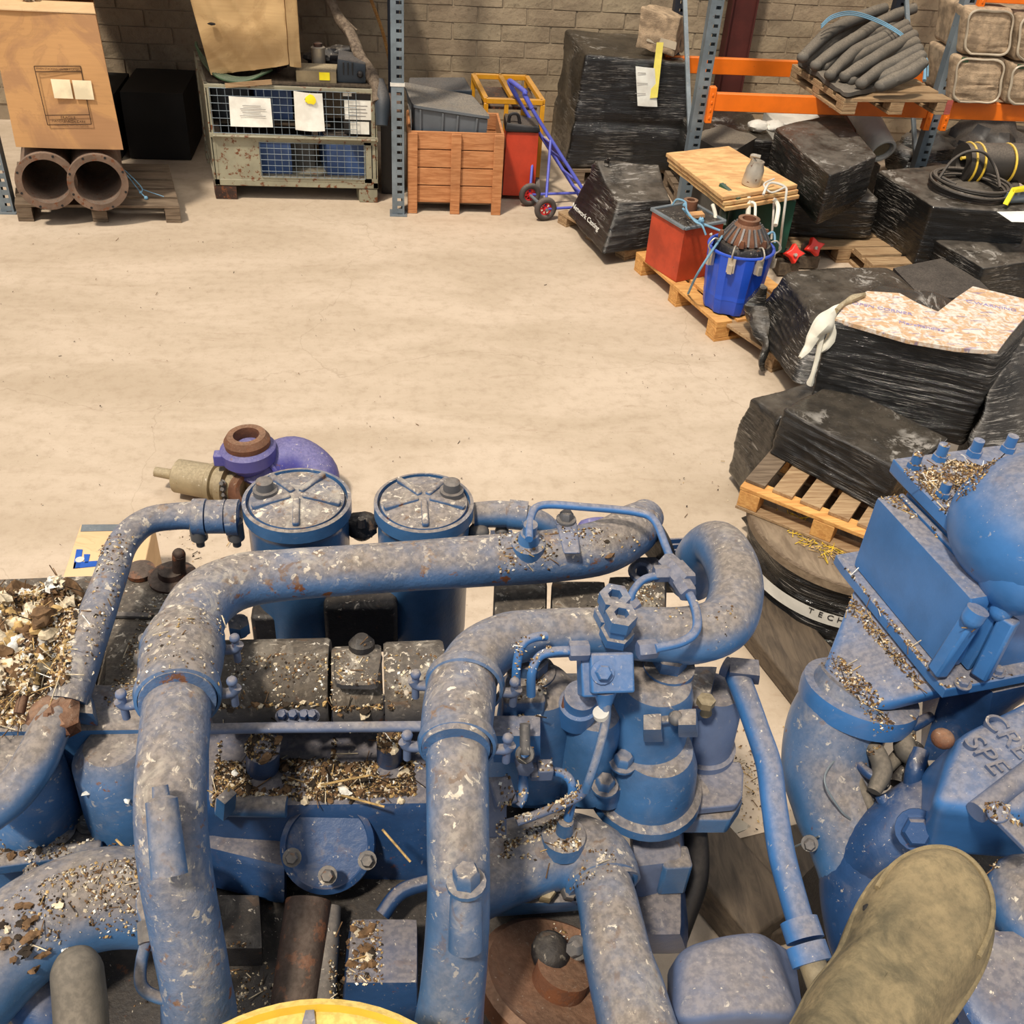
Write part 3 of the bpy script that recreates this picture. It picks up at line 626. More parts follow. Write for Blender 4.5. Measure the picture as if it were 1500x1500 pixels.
for k in range(5):
    o_ = k * 3.0
    g.tube([PY(287, 62 + o_ * .4, 7.75 - .02 * k), PY(296 + o_ * .5, 88, 7.6), PY(318 + o_, 112 - o_ * .2, 7.30 + .012 * k), PY(350 + o_, 120 - o_ * .5, 7.28 + .012 * k), PY(378 + o_, 112 - o_ * .5, 7.30 + .012 * k), PY(386 + o_, 102, 7.4)], .009, 8)
single('green_hose', g, 'hose_green', 'green hoses coiled under the dented carton on the mesh cage', 'hose')
single('broken_slat', B().beam(PY(330, 126, 7.27) + Vector((0, 0, .004)), PY(398, 120, 7.27), .012, .03), 'pallet_wood', 'thin broken wooden slat along the top rail of the mesh cage', 'slat')
c = PY(463, 122, 7.36)
t = thing('parts_carton', 'flat brown carton with yellow tape on the mesh cage', 'box', (c.x, 7.45, zz))
obj('body', B().rbox([(c.x - .13, 7.34, zz), (c.x + .14, 7.34, zz), (c.x + .14, 7.54, zz), (c.x - .13, 7.54, zz)], [(c.x - .13, 7.34, zz + .075), (c.x + .14, 7.34, zz + .075), (c.x + .14, 7.54, zz + .075), (c.x - .13, 7.54, zz + .075)], 3, .96), 'brass_dusty', t)
obj('tape', B().box((c.x + .06, 7.337, zz + .045), (.07, .003, .05)), 'marker_yellow', t)
c = PY(467, 100, 7.60)
t = thing('metal_can', 'dull grey metal can standing behind the flat carton on the cage', 'can', (c.x, 7.62, zz))
obj('body', B().lathe((c.x, 7.62, zz), UP, [(.045, 0), (.048, .01), (.046, .15), (.049, .16), (.04, .165), (.0, .165)], 20), 'tin', t); obj('lid', B().lathe((c.x, 7.62, zz + .166), UP, [(.03, 0), (.03, .02), (0, .022)], 16), 'rust_dark', t)
c = PY(515, 115, 7.42)
t = thing('black_machine', 'black boxy motor with a knob on the mesh cage beside the log', 'motor', (c.x, 7.46, zz))
obj('body', B().rbox([(c.x - .10, 7.36, zz), (c.x + .10, 7.36, zz), (c.x + .10, 7.6, zz), (c.x - .10, 7.6, zz)], [(c.x - .09, 7.38, zz + .15), (c.x + .10, 7.38, zz + .12), (c.x + .10, 7.6, zz + .13), (c.x - .09, 7.6, zz + .16)], 6, .85), 'dark_plastic', t)
obj('knob', B().lathe((c.x + .06, 7.37, zz + .06), (0, -1, 0), [(.022, 0), (.022, .02), (.012, .03), (0, .03)], 12), 'black_plastic', t)
for k in range(3): obj('fin', B().box((c.x - .05 + k * .03, 7.372, zz + .09), (.008, .01, .08)), 'black_plastic', t)
for k, (px, py, y, r_, lab) in enumerate(((490, 95, 7.75, (.17, .09, .07), 'greasy dark machine casting behind the can on the cage'), (405, 120, 7.62, (.08, .08, .06), 'rust brown casting lump right under the dented carton'))):
    c = PY(px, py, y); single('machine_casting', B().ball((c.x, y, zz + r_[2] * .9), r_, 18, 12, lump=.5, lf=2).cyl((c.x - .1, y - .02, zz + .08), (c.x + .12, y - .04, zz + .13), .03), 'grease_black' if k == 0 else 'rust_dark', lab, 'casting')
# leaning branch
lp = [PY(478, -14, 7.92), PY(494, 22, 7.8), PY(513, 50, 7.66), PY(530, 85, 7.5), PY(549, 118, 7.36), PY(556, 150, 7.26), PY(560, 184, 7.2)]
t = thing('tree_branch', 'bare grey branch with peeling bark leaning over the mesh cage', 'branch', lp[-1])
obj('stem', B().tube(lp[:6], [.030, .034, .040, .036, .040, .045], 14, wob=.35), 'bark', t)
obj('dark_butt', B().tube([lp[4] + Vector((.03, 0, 0)), lp[5] + Vector((.02, 0, 0)), lp[6]], [.035, .055, .045], 12), 'dark_plastic', t, label='dark sleeve on the lower end')
obj('twig', B().tube([lp[1], lp[1] + Vector((.06, -.02, -.03)), lp[2] + Vector((.05, -.02, .03))], [.012, .009, .006], 8, wob=.3), 'bark', t)
single('wooden_stick', B().tube([PY(536, -20, 8.3), PY(560, 45, 8.2), PY(573, 100, 8.1)], .012, 8), 'pallet_wood_new', 'thin wooden stick leaning on the wall beside the dark upright', 'stick')
t = thing('steel_box', 'dark steel box half hidden behind the front racking upright', 'box', (-.02, 7.85, 0))
obj('body', B().rbox([(-.075, 7.45, 0), (.065, 7.45, 0), (.065, 8.0, 0), (-.075, 8.0, 0)], [(-.075, 7.45, .55), (.065, 7.45, .55), (.065, 8.0, .55), (-.075, 8.0, .55)], 4, .95), 'black_plastic', t)
obj('lid', B().box((-.005, 7.72, .56), (.16, .56, .02)), 'rust_dark', t)

# ================================================================= WOODEN CRATE WITH GREY BIN
t = thing('wooden_crate', 'orange-brown wooden plank crate with three front posts beside the upright', 'crate', (.45, 7.35, 0))
cx0, cx1, cy0, cy1 = .115, .775, 7.12, 7.60; zt_ = .53
for k in range(4):
    z = .075 + .125 * k + .06; h_ = .118
    obj('plank', B().box(((cx0 + cx1) / 2 + random.uniform(-.003, .003), cy0 + .01, z), (cx1 - cx0, .018, h_)), 'crate_wood', t, .003)
    obj('plank', B().box(((cx0 + cx1) / 2, cy1 - .01, z), (cx1 - cx0, .018, h_)), 'crate_wood', t, .003)
    for x in (cx0 + .01, cx1 - .01): obj('plank', B().box((x, (cy0 + cy1) / 2, z), (.018, cy1 - cy0 - .04, h_)), 'crate_wood', t, .003)
for x in (cx0 + .03, (cx0 + cx1) / 2 + .0, cx1 - .035):
    obj('post', B().box((x, cy0 - .012, .282), (.068, .024, .562)), 'crate_wood', t, .003); obj('post', B().box((x, cy1 + .012, .28), (.068, .024, .555)), 'crate_wood', t, .003)
obj('floor_board', B().box(((cx0 + cx1) / 2, (cy0 + cy1) / 2, .07), (cx1 - cx0 - .04, cy1 - cy0 - .04, .02)), 'pallet_wood_old', t)
# bin: front face seen at (605-715,158-200)
t = thing('plastic_bin', 'grey ribbed plastic bin with dusty lid tilted inside the wooden crate', 'bin', (.42, 7.38, .09))
f0, f1 = PY(604, 205, 7.16), PY(712, 205, 7.16); F0, F1 = PY(607, 158, 7.16), PY(716, 175, 7.16)
bk = Vector((-.02, .40, 0)); b0 = [Vector((f0.x + .02, 7.18, .30)), Vector((f1.x - .02, 7.18, .22)), Vector((f1.x - .03, 7.52, .30)), Vector((f0.x + .01, 7.52, .38))]
tq = [F0, F1, F1 + Vector((-.10, .40, .02)), F0 + Vector((-.06, .40, .035))]
obj('body', B().rbox(b0, tq, 6, .95), 'grey_plastic', t)
up_ = Vector((0, 0, .022)); obj('lid', B().rbox([p + Vector((0, 0, .002)) for p in (tq[0] + Vector((-.012, -.012, 0)), tq[1] + Vector((.012, -.012, 0)), tq[2] + Vector((.012, .01, 0)), tq[3] + Vector((-.012, .01, 0)))], [p + up_ + Vector((0, 0, .002)) for p in (tq[0] + Vector((-.012, -.012, 0)), tq[1] + Vector((.012, -.012, 0)), tq[2] + Vector((.012, .01, 0)), tq[3] + Vector((-.012, .01, 0)))], 10, .9, lambda r, u, v, w_, q: r - Vector((0, 0, .018 * math.sin(u * 3.14) * math.sin(v * 3.14)))), 'grey_plastic', t)
for k in (.08, .38, .58, .84):
    a = lerp(b0[0], b0[1], k) + Vector((0, -.006, .04)); c = lerp(tq[0], tq[1], k) + Vector((0, -.006, -.004)); obj('rib', B().beam(a, c, .012, .014, Vector((0, 1, 0))), 'grey_plastic', t)
obj('address_label', B().hexa([F0 + Vector((-.020, .02, -.17)), F0 + Vector((-.018, .02, -.17)), F0 + Vector((-.018, .12, -.17)), F0 + Vector((-.020, .12, -.15))], [F0 + Vector((-.026, .02, -.02)), F0 + Vector((-.024, .02, -.02)), F0 + Vector((-.04, .12, -.01)), F0 + Vector((-.042, .12, -.01))]), 'paper', t)
q = [PY(596, 132, 7.62), PY(692, 132, 7.62)]
single('blue_grey_bin', B().hexa([q[0] + Vector((0, 0, -.05)), q[1] + Vector((0, 0, -.05)), q[1] + Vector((-.04, .26, -.03)), q[0] + Vector((.02, .26, -.03))], [q[0], q[1], q[1] + Vector((-.04, .26, .02)), q[0] + Vector((.02, .26, .02))]), 'dark_plastic', 'dark blue-grey plastic crate showing behind the dusty bin lid', 'bin', bevel=.01)
single('bin_stand', B().box((.45, 7.76, .24), (.5, .2, .47)), 'black_plastic', 'dark box behind the wooden crate holding up the blue-grey bin', 'box', bevel=.01)

# ================================================================= YELLOW FRAME, RED TOOL BOX, HAND TRUCK
t = thing('yellow_trolley_frame', 'yellow square-tube steel frame standing behind the red box', 'frame', (.95, 7.75, 0))
ya, yb = 7.62, 8.25; X0, X1 = PY(712, 152, ya).x, PY(795, 152, ya).x; ZT = PY(750, 152, ya).z
for x, y in ((X0, ya), (X1, ya), (X0 - .05, yb), (X1 - .05, yb)): obj('leg', B().beam((x, y, 0), (x, y, ZT), .032, .032), 'yellow_frame_paint', t, .003)
for a, c in (((X0, ya), (X1, ya)), ((X0 - .05, yb), (X1 - .05, yb)), ((X0, ya), (X0 - .05, yb)), ((X1, ya), (X1 - .05, yb)), (((X0 + X1) / 2, ya), ((X0 + X1) / 2 - .05, yb))):
    obj('top_rail', B().beam((a[0], a[1], ZT + .018), (c[0], c[1], ZT + .018), .036, .036), 'yellow_frame_paint', t, .003)
for x in (lerp(X0, X1, .36), lerp(X0, X1, .66)): obj('upright_bar', B().beam((x, ya, ZT - .34), (x, ya, ZT), .03, .03), 'yellow_frame_paint', t, .003)
obj('cross_bar', B().beam((X0, ya, ZT - .34), (X1, ya, ZT - .34), .03, .03), 'yellow_frame_paint', t, .003)
obj('tray', B().box(((X0 + X1) / 2 - .02, (ya + yb) / 2, ZT - .05), (X1 - X0 - .02, .5, .02)), 'rust_dark', t)
rx0, rx1 = PY(737, 250, 7.42).x, PY(785, 250, 7.42).x
t = thing('red_tool_chest', 'tall red wheeled tool box with black lid behind the wooden crate', 'tool box', ((rx0 + rx1) / 2, 7.5, 0))
obj('body', B().rbox([(rx0, 7.40, .03), (rx1, 7.40, .03), (rx1, 7.6, .03), (rx0, 7.6, .03)], [(rx0 + .01, 7.40, .50), (rx1 + .0, 7.40, .50), (rx1, 7.6, .50), (rx0 + .01, 7.6, .50)], 4, .94), 'red_case', t)
obj('lid', B().rbox([(rx0 - .01, 7.385, .502), (rx1 + .012, 7.385, .502), (rx1 + .01, 7.61, .502), (rx0, 7.61, .502)], [(rx0, 7.40, .56), (rx1, 7.40, .54), (rx1, 7.6, .55), (rx0, 7.6, .57)], 5, .85), 'black_plastic', t)
obj('handle', B().tube([(rx0 + .02, 7.42, .55), (rx0 + .03, 7.42, .61), (rx0 + .08, 7.42, .615), (rx0 + .10, 7.42, .55)], .012, 8), 'black_plastic', t)
for x in (rx0 - .015, rx1 + .02): obj('wheel', B().lathe((x - .015, 7.46, .075), (1, 0, 0), [(.03, 0), (.075, 0), (.075, .03), (.03, .03), (.03, 0)], 18), 'tyre_rubber', t)
# blue sack truck
w1, w2 = P(776, 285, .085), P(799, 306, .085); av = (w2 - w1); axd = av.normalized()
t = thing('hand_truck', 'blue tubular sack truck with red-hubbed wheels leaning by the wrapped pallet', 'hand truck', (w1 + w2) / 2 - Vector((0, 0, .085)))
def rail(side):
    o = Vector((0, 0, 0)) if side == 0 else av * .96
    top = PY(747, 123, 7.62); k = PY(757, 142, 7.60); m = PY(783, 184, 7.56); bot = PY(849, 287, 7.40); bot.z = max(bot.z, .03)
    return [top + o, k + o, m + o, bot + o]
r0, r1 = rail(0), rail(1)
for r_ in (r0, r1): obj('rail', B().tube(r_, .013, 10), 'blue_tube', t)
obj('handle', B().tube([r0[1], r0[0], (r0[0] + Vector((0, 0, .02))), lerp(r0[0], r1[0], .5) + Vector((-.01, 0, .03)), r1[0] + Vector((0, 0, .02)), r1[0], r1[1]], .017, 10), 'blue_tube', t)
for f in (.35, .62, .85):
    a, c = lerp(r0[2], r0[3], f), lerp(r1[2], r1[3], f); obj('cross_tube', B().cyl(a, c, .009), 'blue_tube', t)
obj('back_plate', B().hexa([lerp(r0[2], r0[3], .15), lerp(r1[2], r1[3], .15), lerp(r1[2], r1[3], .3), lerp(r0[2], r0[3], .3)], [p + Vector((.004, 0, .006)) for p in (lerp(r0[2], r0[3], .15), lerp(r1[2], r1[3], .15), lerp(r1[2], r1[3], .3), lerp(r0[2], r0[3], .3))]), 'blue_tube', t)
for r_, w_ in ((r0, w1), (r1, w2)):
    obj('strut', B().cyl(lerp(r_[2], r_[3], .02), w_, .010), 'blue_tube', t)
    q = r_[3].copy(); q.z = w_.z * .8; obj('axle_arm', B().cyl(w_, q, .010), 'blue_tube', t)
obj('axle', B().cyl(w1 - axd * .03, w2 + axd * .03, .011), 'galvanised', t)
obj('toe_plate', B().hexa([r0[3], r1[3], r1[3] + Vector((.2, .04, 0)), r0[3] + Vector((.2, .04, 0))], [p + Vector((0, 0, .006)) for p in (r0[3], r1[3], r1[3] + Vector((.2, .04, 0)), r0[3] + Vector((.2, .04, 0)))]), 'blue_tube', t)
for w_ in (w1, w2):
    tyre = obj('tyre', B().ring(w_, axd, .064, .021, 28, 10), 'tyre_rubber', t)
    h_ = B().ring(w_, axd, .042, .006, 24, 6).lathe(w_ - axd * .02, axd, [(.016, 0), (.016, .04), (0, .04)], 12)
    n1 = axd.orthogonal().normalized(); n2 = axd.cross(n1)
    for j in range(7):
        a = 2 * math.pi * j / 7; h_.beam(w_, w_ + (n1 * math.cos(a) + n2 * math.sin(a)) * .042, .010, .006, axd)
    obj('hub', h_, 'red_wheel', t)

# ================================================================= BLACK WRAPPED LOADS, REAR
pallet('wooden pallet under the tall black wrapped load at the wall', (1.84, 8.2, 0), 0.06, .95, .8, 'pallet_wood_old', .11)
t = thing('wrapped_load', 'tall black film-wrapped pallet load with a white paper taped on', 'wrapped pallet', (1.8, 8.2, .11))
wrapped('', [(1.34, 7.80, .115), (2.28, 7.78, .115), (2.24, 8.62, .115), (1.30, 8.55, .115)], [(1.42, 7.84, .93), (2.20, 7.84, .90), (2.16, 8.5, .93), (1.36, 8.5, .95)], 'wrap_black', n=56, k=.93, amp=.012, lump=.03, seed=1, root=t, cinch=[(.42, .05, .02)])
a, c = PY(926, 96, 7.79), PY(956, 156, 7.77)
sheet(931, 97, 959, 155, 7.775, 'paper', 'paper_note', t, 3, .004)
obj('writing', B().box(PY(940, 107, 7.766), (.06, .001, .005)).box(PY(941, 122, 7.766), (.08, .001, .004)).box(PY(938, 137, 7.766), (.08, .001, .004)), 'ink_grey', t, smooth=False)
obj('yellow_tape', B().hexa([PY(952, 144, 7.766), PY(963, 143, 7.766), PY(963, 143, 7.768), PY(952, 144, 7.768)], [PY(962, 62, 7.80), PY(972, 62, 7.80), PY(972, 62, 7.803), PY(962, 62, 7.803)]), 'tape_yellow', t)
b = B().rbox([PY(930, 68, 7.92), PY(986, 84, 7.86), PY(1003, 74, 8.18), PY(952, 58, 8.24)], [PY(940, 10, 7.92), PY(996, 28, 7.86), PY(1006, 18, 8.18), PY(958, 6, 8.24)], 22, .93, lambda r, u, v, w_, q: r + Vector((noise.noise(r * 11), noise.noise(r * 13 + Vector((5, 0, 0))), noise.noise(r * 12))) * .014)
t = thing('shavings_bale', 'small wrapped bale of wood shavings on the tall black load', 'bale', PY(965, 78, 8.05)); obj('bale_body', b, 'bale', t)
obj('film_end', B().rbox([PY(946, 60, 7.90), PY(990, 74, 7.85), PY(990, 74, 7.87), PY(946, 60, 7.92)], [PY(950, 50, 7.90), PY(992, 62, 7.85), PY(992, 62, 7.87), PY(950, 50, 7.92)], 4, .9), 'bale_film', t)

# small cone-like wrapped load with white writing
pb = [P(826, 322, .0), P(881, 386, .0), P(985, 368, .0), P(925, 305, .0)]
ce = (pb[0] + pb[1] + pb[2] + pb[3]) / 4
t = pallet('pale wooden pallet under the small black wrapped load with white writing', (ce.x, ce.y, 0), -1.05, .74, .50, 'pallet_wood', .085, runners=3)
q0 = [P(829, 312, .09), P(882, 374, .09), P(990, 356, .09), P(930, 298, .09)]
q1 = [P(872, 246, .44), P(906, 296, .37), P(982, 292, .37), P(962, 250, .40)]
t = thing('wrapped_load', 'small peaked black wrapped load with white handwriting beside the hand truck', 'wrapped pallet', ce + Vector((0, 0, .09)))
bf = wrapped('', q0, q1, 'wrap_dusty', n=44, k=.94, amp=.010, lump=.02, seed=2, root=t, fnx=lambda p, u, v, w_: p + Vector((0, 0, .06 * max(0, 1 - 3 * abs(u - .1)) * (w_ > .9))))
obj('film_tail', B().tube([P(888, 246, .46), P(889, 238, .49), P(893, 232, .53)], [.03, .018, .006], 8, wob=.5), 'wrap_dusty', t)
la, lc = P(846, 303, .26), P(879, 334, .215); xdir = (lc - la); ydir = (q1[0] - q0[0])
nrm_ = xdir.cross(ydir).normalized(); nrm_ = nrm_ if nrm_.y < 0 or nrm_.x < 0 else -nrm_
text('handwriting', 'Network Casting', .046, lerp(la, lc, .5) + nrm_ * .03, xdir, ydir, 'ink_white', t)

# pallets/lumps under the beam
pallet('wooden pallet under the black load behind the right upright', (2.52, 7.75, 0), 0, .8, .8, 'pallet_wood_old', .12)
wrapped('black wrapped load under the orange beam behind the right upright', [(2.16, 7.40, .125), (2.86, 7.36, .125), (2.86, 8.05, .125), (2.16, 8.05, .125)], [(2.20, 7.42, .50), (2.80, 7.38, .50), (2.8, 8.0, .52), (2.2, 8.0, .54)], 'wrap_black', n=36, amp=.012, seed=3)
for k, (px, py, lab) in enumerate(((1112, 178, 'small pale paper sack on the black load under the beam, the left of two'), (1134, 184, 'small pale paper sack on the black load under the beam, the right of two'))):
    c = PY(px, py, 7.55); single('paper_sack', B().ball((c.x, 7.55, .555), (.075, .07, .04), 16, 10, lump=.3, lf=3), 'chipped_white', lab, 'sack', 'small paper sacks under the beam')
t = thing('printed_box', 'white box with blue print on the rear floor behind the wrapped loads', 'box', (3.05, 8.0, 0)); c = PY(1190, 165, 7.75)
obj('body', B().box((c.x, 7.95, .26), (.5, .34, .50)), 'chipped_white', t, .01); obj('print', B().box((c.x - .12, 7.779, .44), (.07, .002, .05)), 'ink_blue', t)
# B: two-tier load
pallet('wooden pallet under the two-tier dusty black load', (3.05, 6.75, 0), .08, .95, .75, 'pallet_wood', .12)
lo0 = [P(1135, 345, .13), P(1285, 368, .13), P(1305, 318, .13), P(1160, 300, .13)]
wl = thing('wrapped_load', 'dusty black wrapped load in two tiers pinched at the middle', 'wrapped pallet', (3.05, 6.75, .12))
wrapped('', [(2.62, 6.52, .125), (3.30, 6.46, .125), (3.34, 7.08, .125), (2.68, 7.10, .125)], [(2.60, 6.50, .42), (3.26, 6.46, .42), (3.30, 7.05, .42), (2.62, 7.08, .42)], 'wrap_dusty', n=40, k=.8, amp=.008, lump=.03, seed=4, root=wl, partname='lower_bundle')
q1 = [P(1216, 256, .74), P(1285, 228, .74), P(1232, 165, .74), P(1135, 186, .74)]
q0 = [Vector((p.x, p.y, .40)) for p in q1]
wrapped('', q0, q1, 'wrap_dusty', n=44, k=.93, amp=.008, lump=.018, seed=5, root=wl, partname='upper_bundle', cinch=[(.05, .12, .03)])
# pipe ends by B
for k, (px, py, y, r_, mt, lab) in enumerate(((1262, 205, 7.35, .125, 'terracotta', 'brown clay pipe lying open end forward under the beam'), (1293, 222, 7.1, .10, 'chipped_white', 'white cardboard roll with open brown end by the clay pipe'))):
    c = PY(px, py, y); t = thing('clay_pipe' if k == 0 else 'white_roll', lab, 'pipe' if k == 0 else 'roll', (c.x, c.y, c.z - r_)); ax = Vector((-.2, .9, .25 if k == 0 else .45)).normalized()
    obj('wall', B().lathe(c, ax, [(r_ * .82, .30), (r_ * .82, 0), (r_, 0), (r_, .5), (r_ * .82, .5)], 30), mt, t)
    obj('core' , B().lathe(c + ax * .02, ax, [(r_ * (.6 if k else .8), 0), (0, .001)], 24), 'rust_dark' if k == 0 else 'brass_dusty', t)
    single('timber_block', B().box((c.x + ax.x * .2, c.y + .2, (c.z - r_) / 2 - .005), (.16, .3, c.z - r_ - .02)), 'timber_grey', ('grey timber block under the clay pipe', 'grey timber block under the white roll')[k], 'block', bevel=.005)

# ================================================================= HOSE BUNDLE ON THE BEAMS
zp = zb + .058
cpal = (PY(1300, 140, FY).x - .10, 7.52)
pallet('small wooden pallet with red end resting on the orange beams', (3.27, 7.10, zp), .10, .78, .84, 'pallet_wood', .10, boards=5)
obj_end = single('red_pallet_end', B().box((3.685, 6.72, zp + .05), (.04, .014, .09)), 'pallet_red_end', 'faded red painted pallet corner under the hose bundle', 'pallet corner')
mq = [P(x, y, zp + .104) for x, y in ((1166, 95), (1240, 146), (1302, 130), (1236, 84))]
single('folded_mat', B().rbox([mq[1], mq[2], mq[3], mq[0]], [p + Vector((0, 0, .03)) for p in (mq[1], mq[2], mq[3], mq[0])], 14, .9, lambda r, u, v, w_, q: r + Vector((0, 0, abs(noise.noise(r * 7)) * .03))), 'hose_grey', 'grey folded mat under the bundle of hoses on the small pallet', 'mat')
hs = [((1183, 92), (1222, 58), (1262, 34), (1298, 20)), ((1195, 96), (1228, 72), (1270, 46), (1312, 22)), ((1206, 98), (1240, 70), (1278, 50), (1318, 30)), ((1216, 110), (1252, 76), (1290, 56), (1326, 36)),
      ((1222, 104), (1258, 82), (1296, 62), (1330, 44)), ((1238, 112), (1262, 98), (1300, 74), (1338, 52)), ((1246, 118), (1280, 92), (1312, 76), (1342, 62)), ((1262, 122), (1290, 102), (1318, 88), (1346, 72)), ((1278, 120), (1300, 112), (1324, 98), (1350, 82)), ((1290, 126), (1312, 116), (1334, 106), (1352, 92)),
      ((1176, 84), (1214, 48), (1258, 26), (1296, 12)), ((1250, 56), (1284, 36), (1312, 22), (1340, 12))]
for k, h_ in enumerate(hs):
    y0 = 7.0 + .045 * (len(hs) - k) * (k < 10) + (.5 if k >= 10 else 0)
    pts = [P(x, y, zp + .155 + j * .045 + (.07 if k >= 10 else 0) + .025 * (k % 2)) for j, (x, y) in enumerate(h_)]
    ordn = ('first', 'second', 'third', 'fourth', 'fifth', 'sixth', 'seventh', 'eighth', 'ninth', 'tenth')
    t = thing('rubber_hose', (ordn[k] + ' dusty grey hose tip from the left in the rope-tied bundle') if k < 10 else ('longest grey hose at the back left edge of the rope-tied bundle', 'short grey hose lying on top at the rear of the bundle')[k - 10], 'hose', pts[0] - Vector((0, 0, .03)), 0, 'rubber hoses of the bundle on the racking')
    obj('hose_body', B().tube(pts, [.036, .045, .044, .040], 14, wob=.12), 'hose_grey', t)
    obj('folded_tip', B().ball(pts[0], (.042, .04, .036), 12, 8), 'hose_grey', t)
rp = B()
for k in range(3):
    o_ = 2.5 * k; rp.tube([P(1203, 36 + o_, zp + .36), P(1220, 22 + o_, zp + .40), P(1250, 17 + o_, zp + .40), P(1290, 30 + o_, zp + .36), P(1325, 52 + o_, zp + .30), P(1343, 78 + o_, zp + .24), P(1345, 104, zp + .18)], .0045, 7)
single('bundle_rope', rp.tube([P(1352, 76, zp + .24), P(1355, 95, zp + .19), P(1354, 118, zp + .12)], [.012, .009, .013], 8).tube([P(1346, 76, zp + .24), P(1358, 88, zp + .2), P(1359, 112, zp + .14)], [.012, .007, .006], 8), 'rope_blue', 'pale blue rope tied over the bundle of grey hoses', 'rope')
# bales on the beams at the right
zbl = zb + .06
bl_ = [((1388, 158), (1460, 162), (1400, 82), (1474, 90), 'upright', 'lower left bale of straw in clear film on the racking'), ((1408, 78), (1478, 84), (1416, 14), (1488, 14), '', 'upper left bale of straw in clear film on the racking'),
       ((1468, 160), (1540, 164), (1482, 92), (1556, 96), '', 'lower right bale of straw cut by the photo edge'), ((1484, 92), (1560, 96), (1492, 22), (1568, 24), '', 'upper right bale of straw cut by the photo edge')]
for k, (a, b_, c, d, _, lab) in enumerate(bl_):
    y = 6.98; fl, fr, tl, tr = PY(*a, y), PY(*b_, y), PY(*c, y), PY(*d, y)
    if k in (0, 2):
        dz = zbl - min(fl.z, fr.z) + .004; fl.z = fr.z = zbl + .006
    else: fl.z = fr.z = top_prev[k - 1] + .006
    tl.z = tr.z = max(tl.z, tr.z); bkv = Vector((.0, .45, 0))
    if k == 0: top_prev = {}
    top_prev[k] = tl.z
    t = thing('straw_bale', lab, 'bale', (fl + fr) / 2, 0, 'film-wrapped bales on the racking')
    def bf(r, u, v, w_, q):
        ly = noise.noise(Vector((r.x * 5, r.y * 5, r.z * 55))) * .010
        return r + Vector((0, -.02 * math.sin(u * 3.14) * math.sin(w_ * 3.14) + ly, 0)) + Vector((noise.noise(r * 9) * .008, 0, noise.noise(r * 8) * .006))
    obj('straw_block', B().rbox([fl, fr, fr + bkv, fl + bkv], [tl, tr, tr + bkv, tl + bkv], 26, .80, bf), 'bale', t, ang=60)
    c0 = (fl + fr + tl + tr) / 4; ins_ = .90
    e = [c0 + (p - c0) * ins_ + Vector((0, -.012, 0)) for p in (fl, fr, tr, tl)]
    loop = []
    for i in range(4):
        p, q = e[i], e[(i + 1) % 4]; loop += [lerp(p, q, .15), lerp(p, q, .5), lerp(p, q, .85)]
    loop.append(loop[0]); obj('film_edge', B().tube(loop, .008, 8, cap=False, wob=.5), 'bale_film', t)
    if k in (0, 2): obj('green_label', B().box(tl + Vector((.07, -.006, -.02)), (.05, .008, .03)), 'hose_green', t)

# the left-bay goods stand slightly askew: their sides run back to the left
def skew(names_labels, y0, k):
    for o in list(bpy.data.objects):
        if o.parent is None and o.get('label') in names_labels:
            for c in [o] + list(o.children_recursive):
                if c.type != 'MESH' or c.get('skewed'): continue
                c['skewed'] = 1; M = WM[c.name]
                for v in c.data.vertices: v.co.x += k * ((M @ v.co).y - y0)
                del c['skewed']
skew(('tall brown cardboard box with black print and two pale stickers on flanged pipes',), by0, -.27)
skew(('old grey wooden pallet under the two rusty flanged pipes',), 6.85, -.22)
skew(('rusty beige steel cage crate with wire mesh front and two papers', 'thin board laid over the mesh cage under the crumpled carton', 'blue box on the lower left floor of the mesh cage', 'blue upright box at the lower right of the mesh cage', 'grey metal block between the blue boxes inside the mesh cage',
      'dark plastic bin in the upper left of the mesh cage', 'blue bin behind the two papers in the mesh cage', 'greasy black bin in the upper middle of the mesh cage', 'thin shelf board under the dark bin in the cage', 'thin shelf board under the blue bin in the cage', 'thin shelf board under the black bin in the cage', 'large dented brown cardboard box standing on the mesh cage'), 7.28, -.22)

# ================================================================= RIGHT: PALLET WITH RED BOX AND BLUE DRUM
ea, eb = P(928, 395), P(1045, 501); dl = (eb - ea); L_ = dl.length; dl.normalize(); pn = Vector((-dl.y, dl.x, 0))
rzp = math.atan2(dl.y, dl.x)
pc = (ea + eb) / 2 + pn * .33
pallet('pale wooden pallet carrying the red box and the blue ribbed drum', (pc.x, pc.y, 0), rzp, L_, .66, 'pallet_wood_new', .125, boards=5)
zt3 = .127
t = thing('red_steel_box', 'rust-red steel box with grey-green rimmed top on the pallet', 'box', P(990, 400, zt3))
q0 = [P(990, 414, zt3), P(1046, 402, zt3), P(1008, 372, zt3), P(944, 384, zt3)]
ztop = .47
q0[2] = q0[3] + (q0[1] - q0[0]); q1 = [Vector((p.x, p.y, ztop)) for p in q0]
obj('body', B().rbox(q0, q1, 8, .97), 'red_enamel', t)
cc = sum(q1, Vector()) / 4
rim = B()
for i in range(4): rim.beam(lerp(cc, q1[i], 1.02) + Vector((0, 0, .006)), lerp(cc, q1[(i + 1) % 4], 1.02) + Vector((0, 0, .006)), .022, .016)
obj('top_rim', rim, 'galvanised', t, .002, label='grey-green rim around the box top'); obj('top_plate', B().hexa([lerp(cc, p, .96) + Vector((0, 0, .001)) for p in q1], [lerp(cc, p, .96) + Vector((0, 0, .006)) for p in q1]), 'grease_black', t)
single('cardboard_scrap', B().beam(lerp(cc, q1[0], .2) + Vector((0, 0, .02)), lerp(cc, q1[1], .4) + Vector((0, 0, .028)), .06, .02), 'cardboard', 'scrap of brown card on top of the red steel box', 'cardboard')
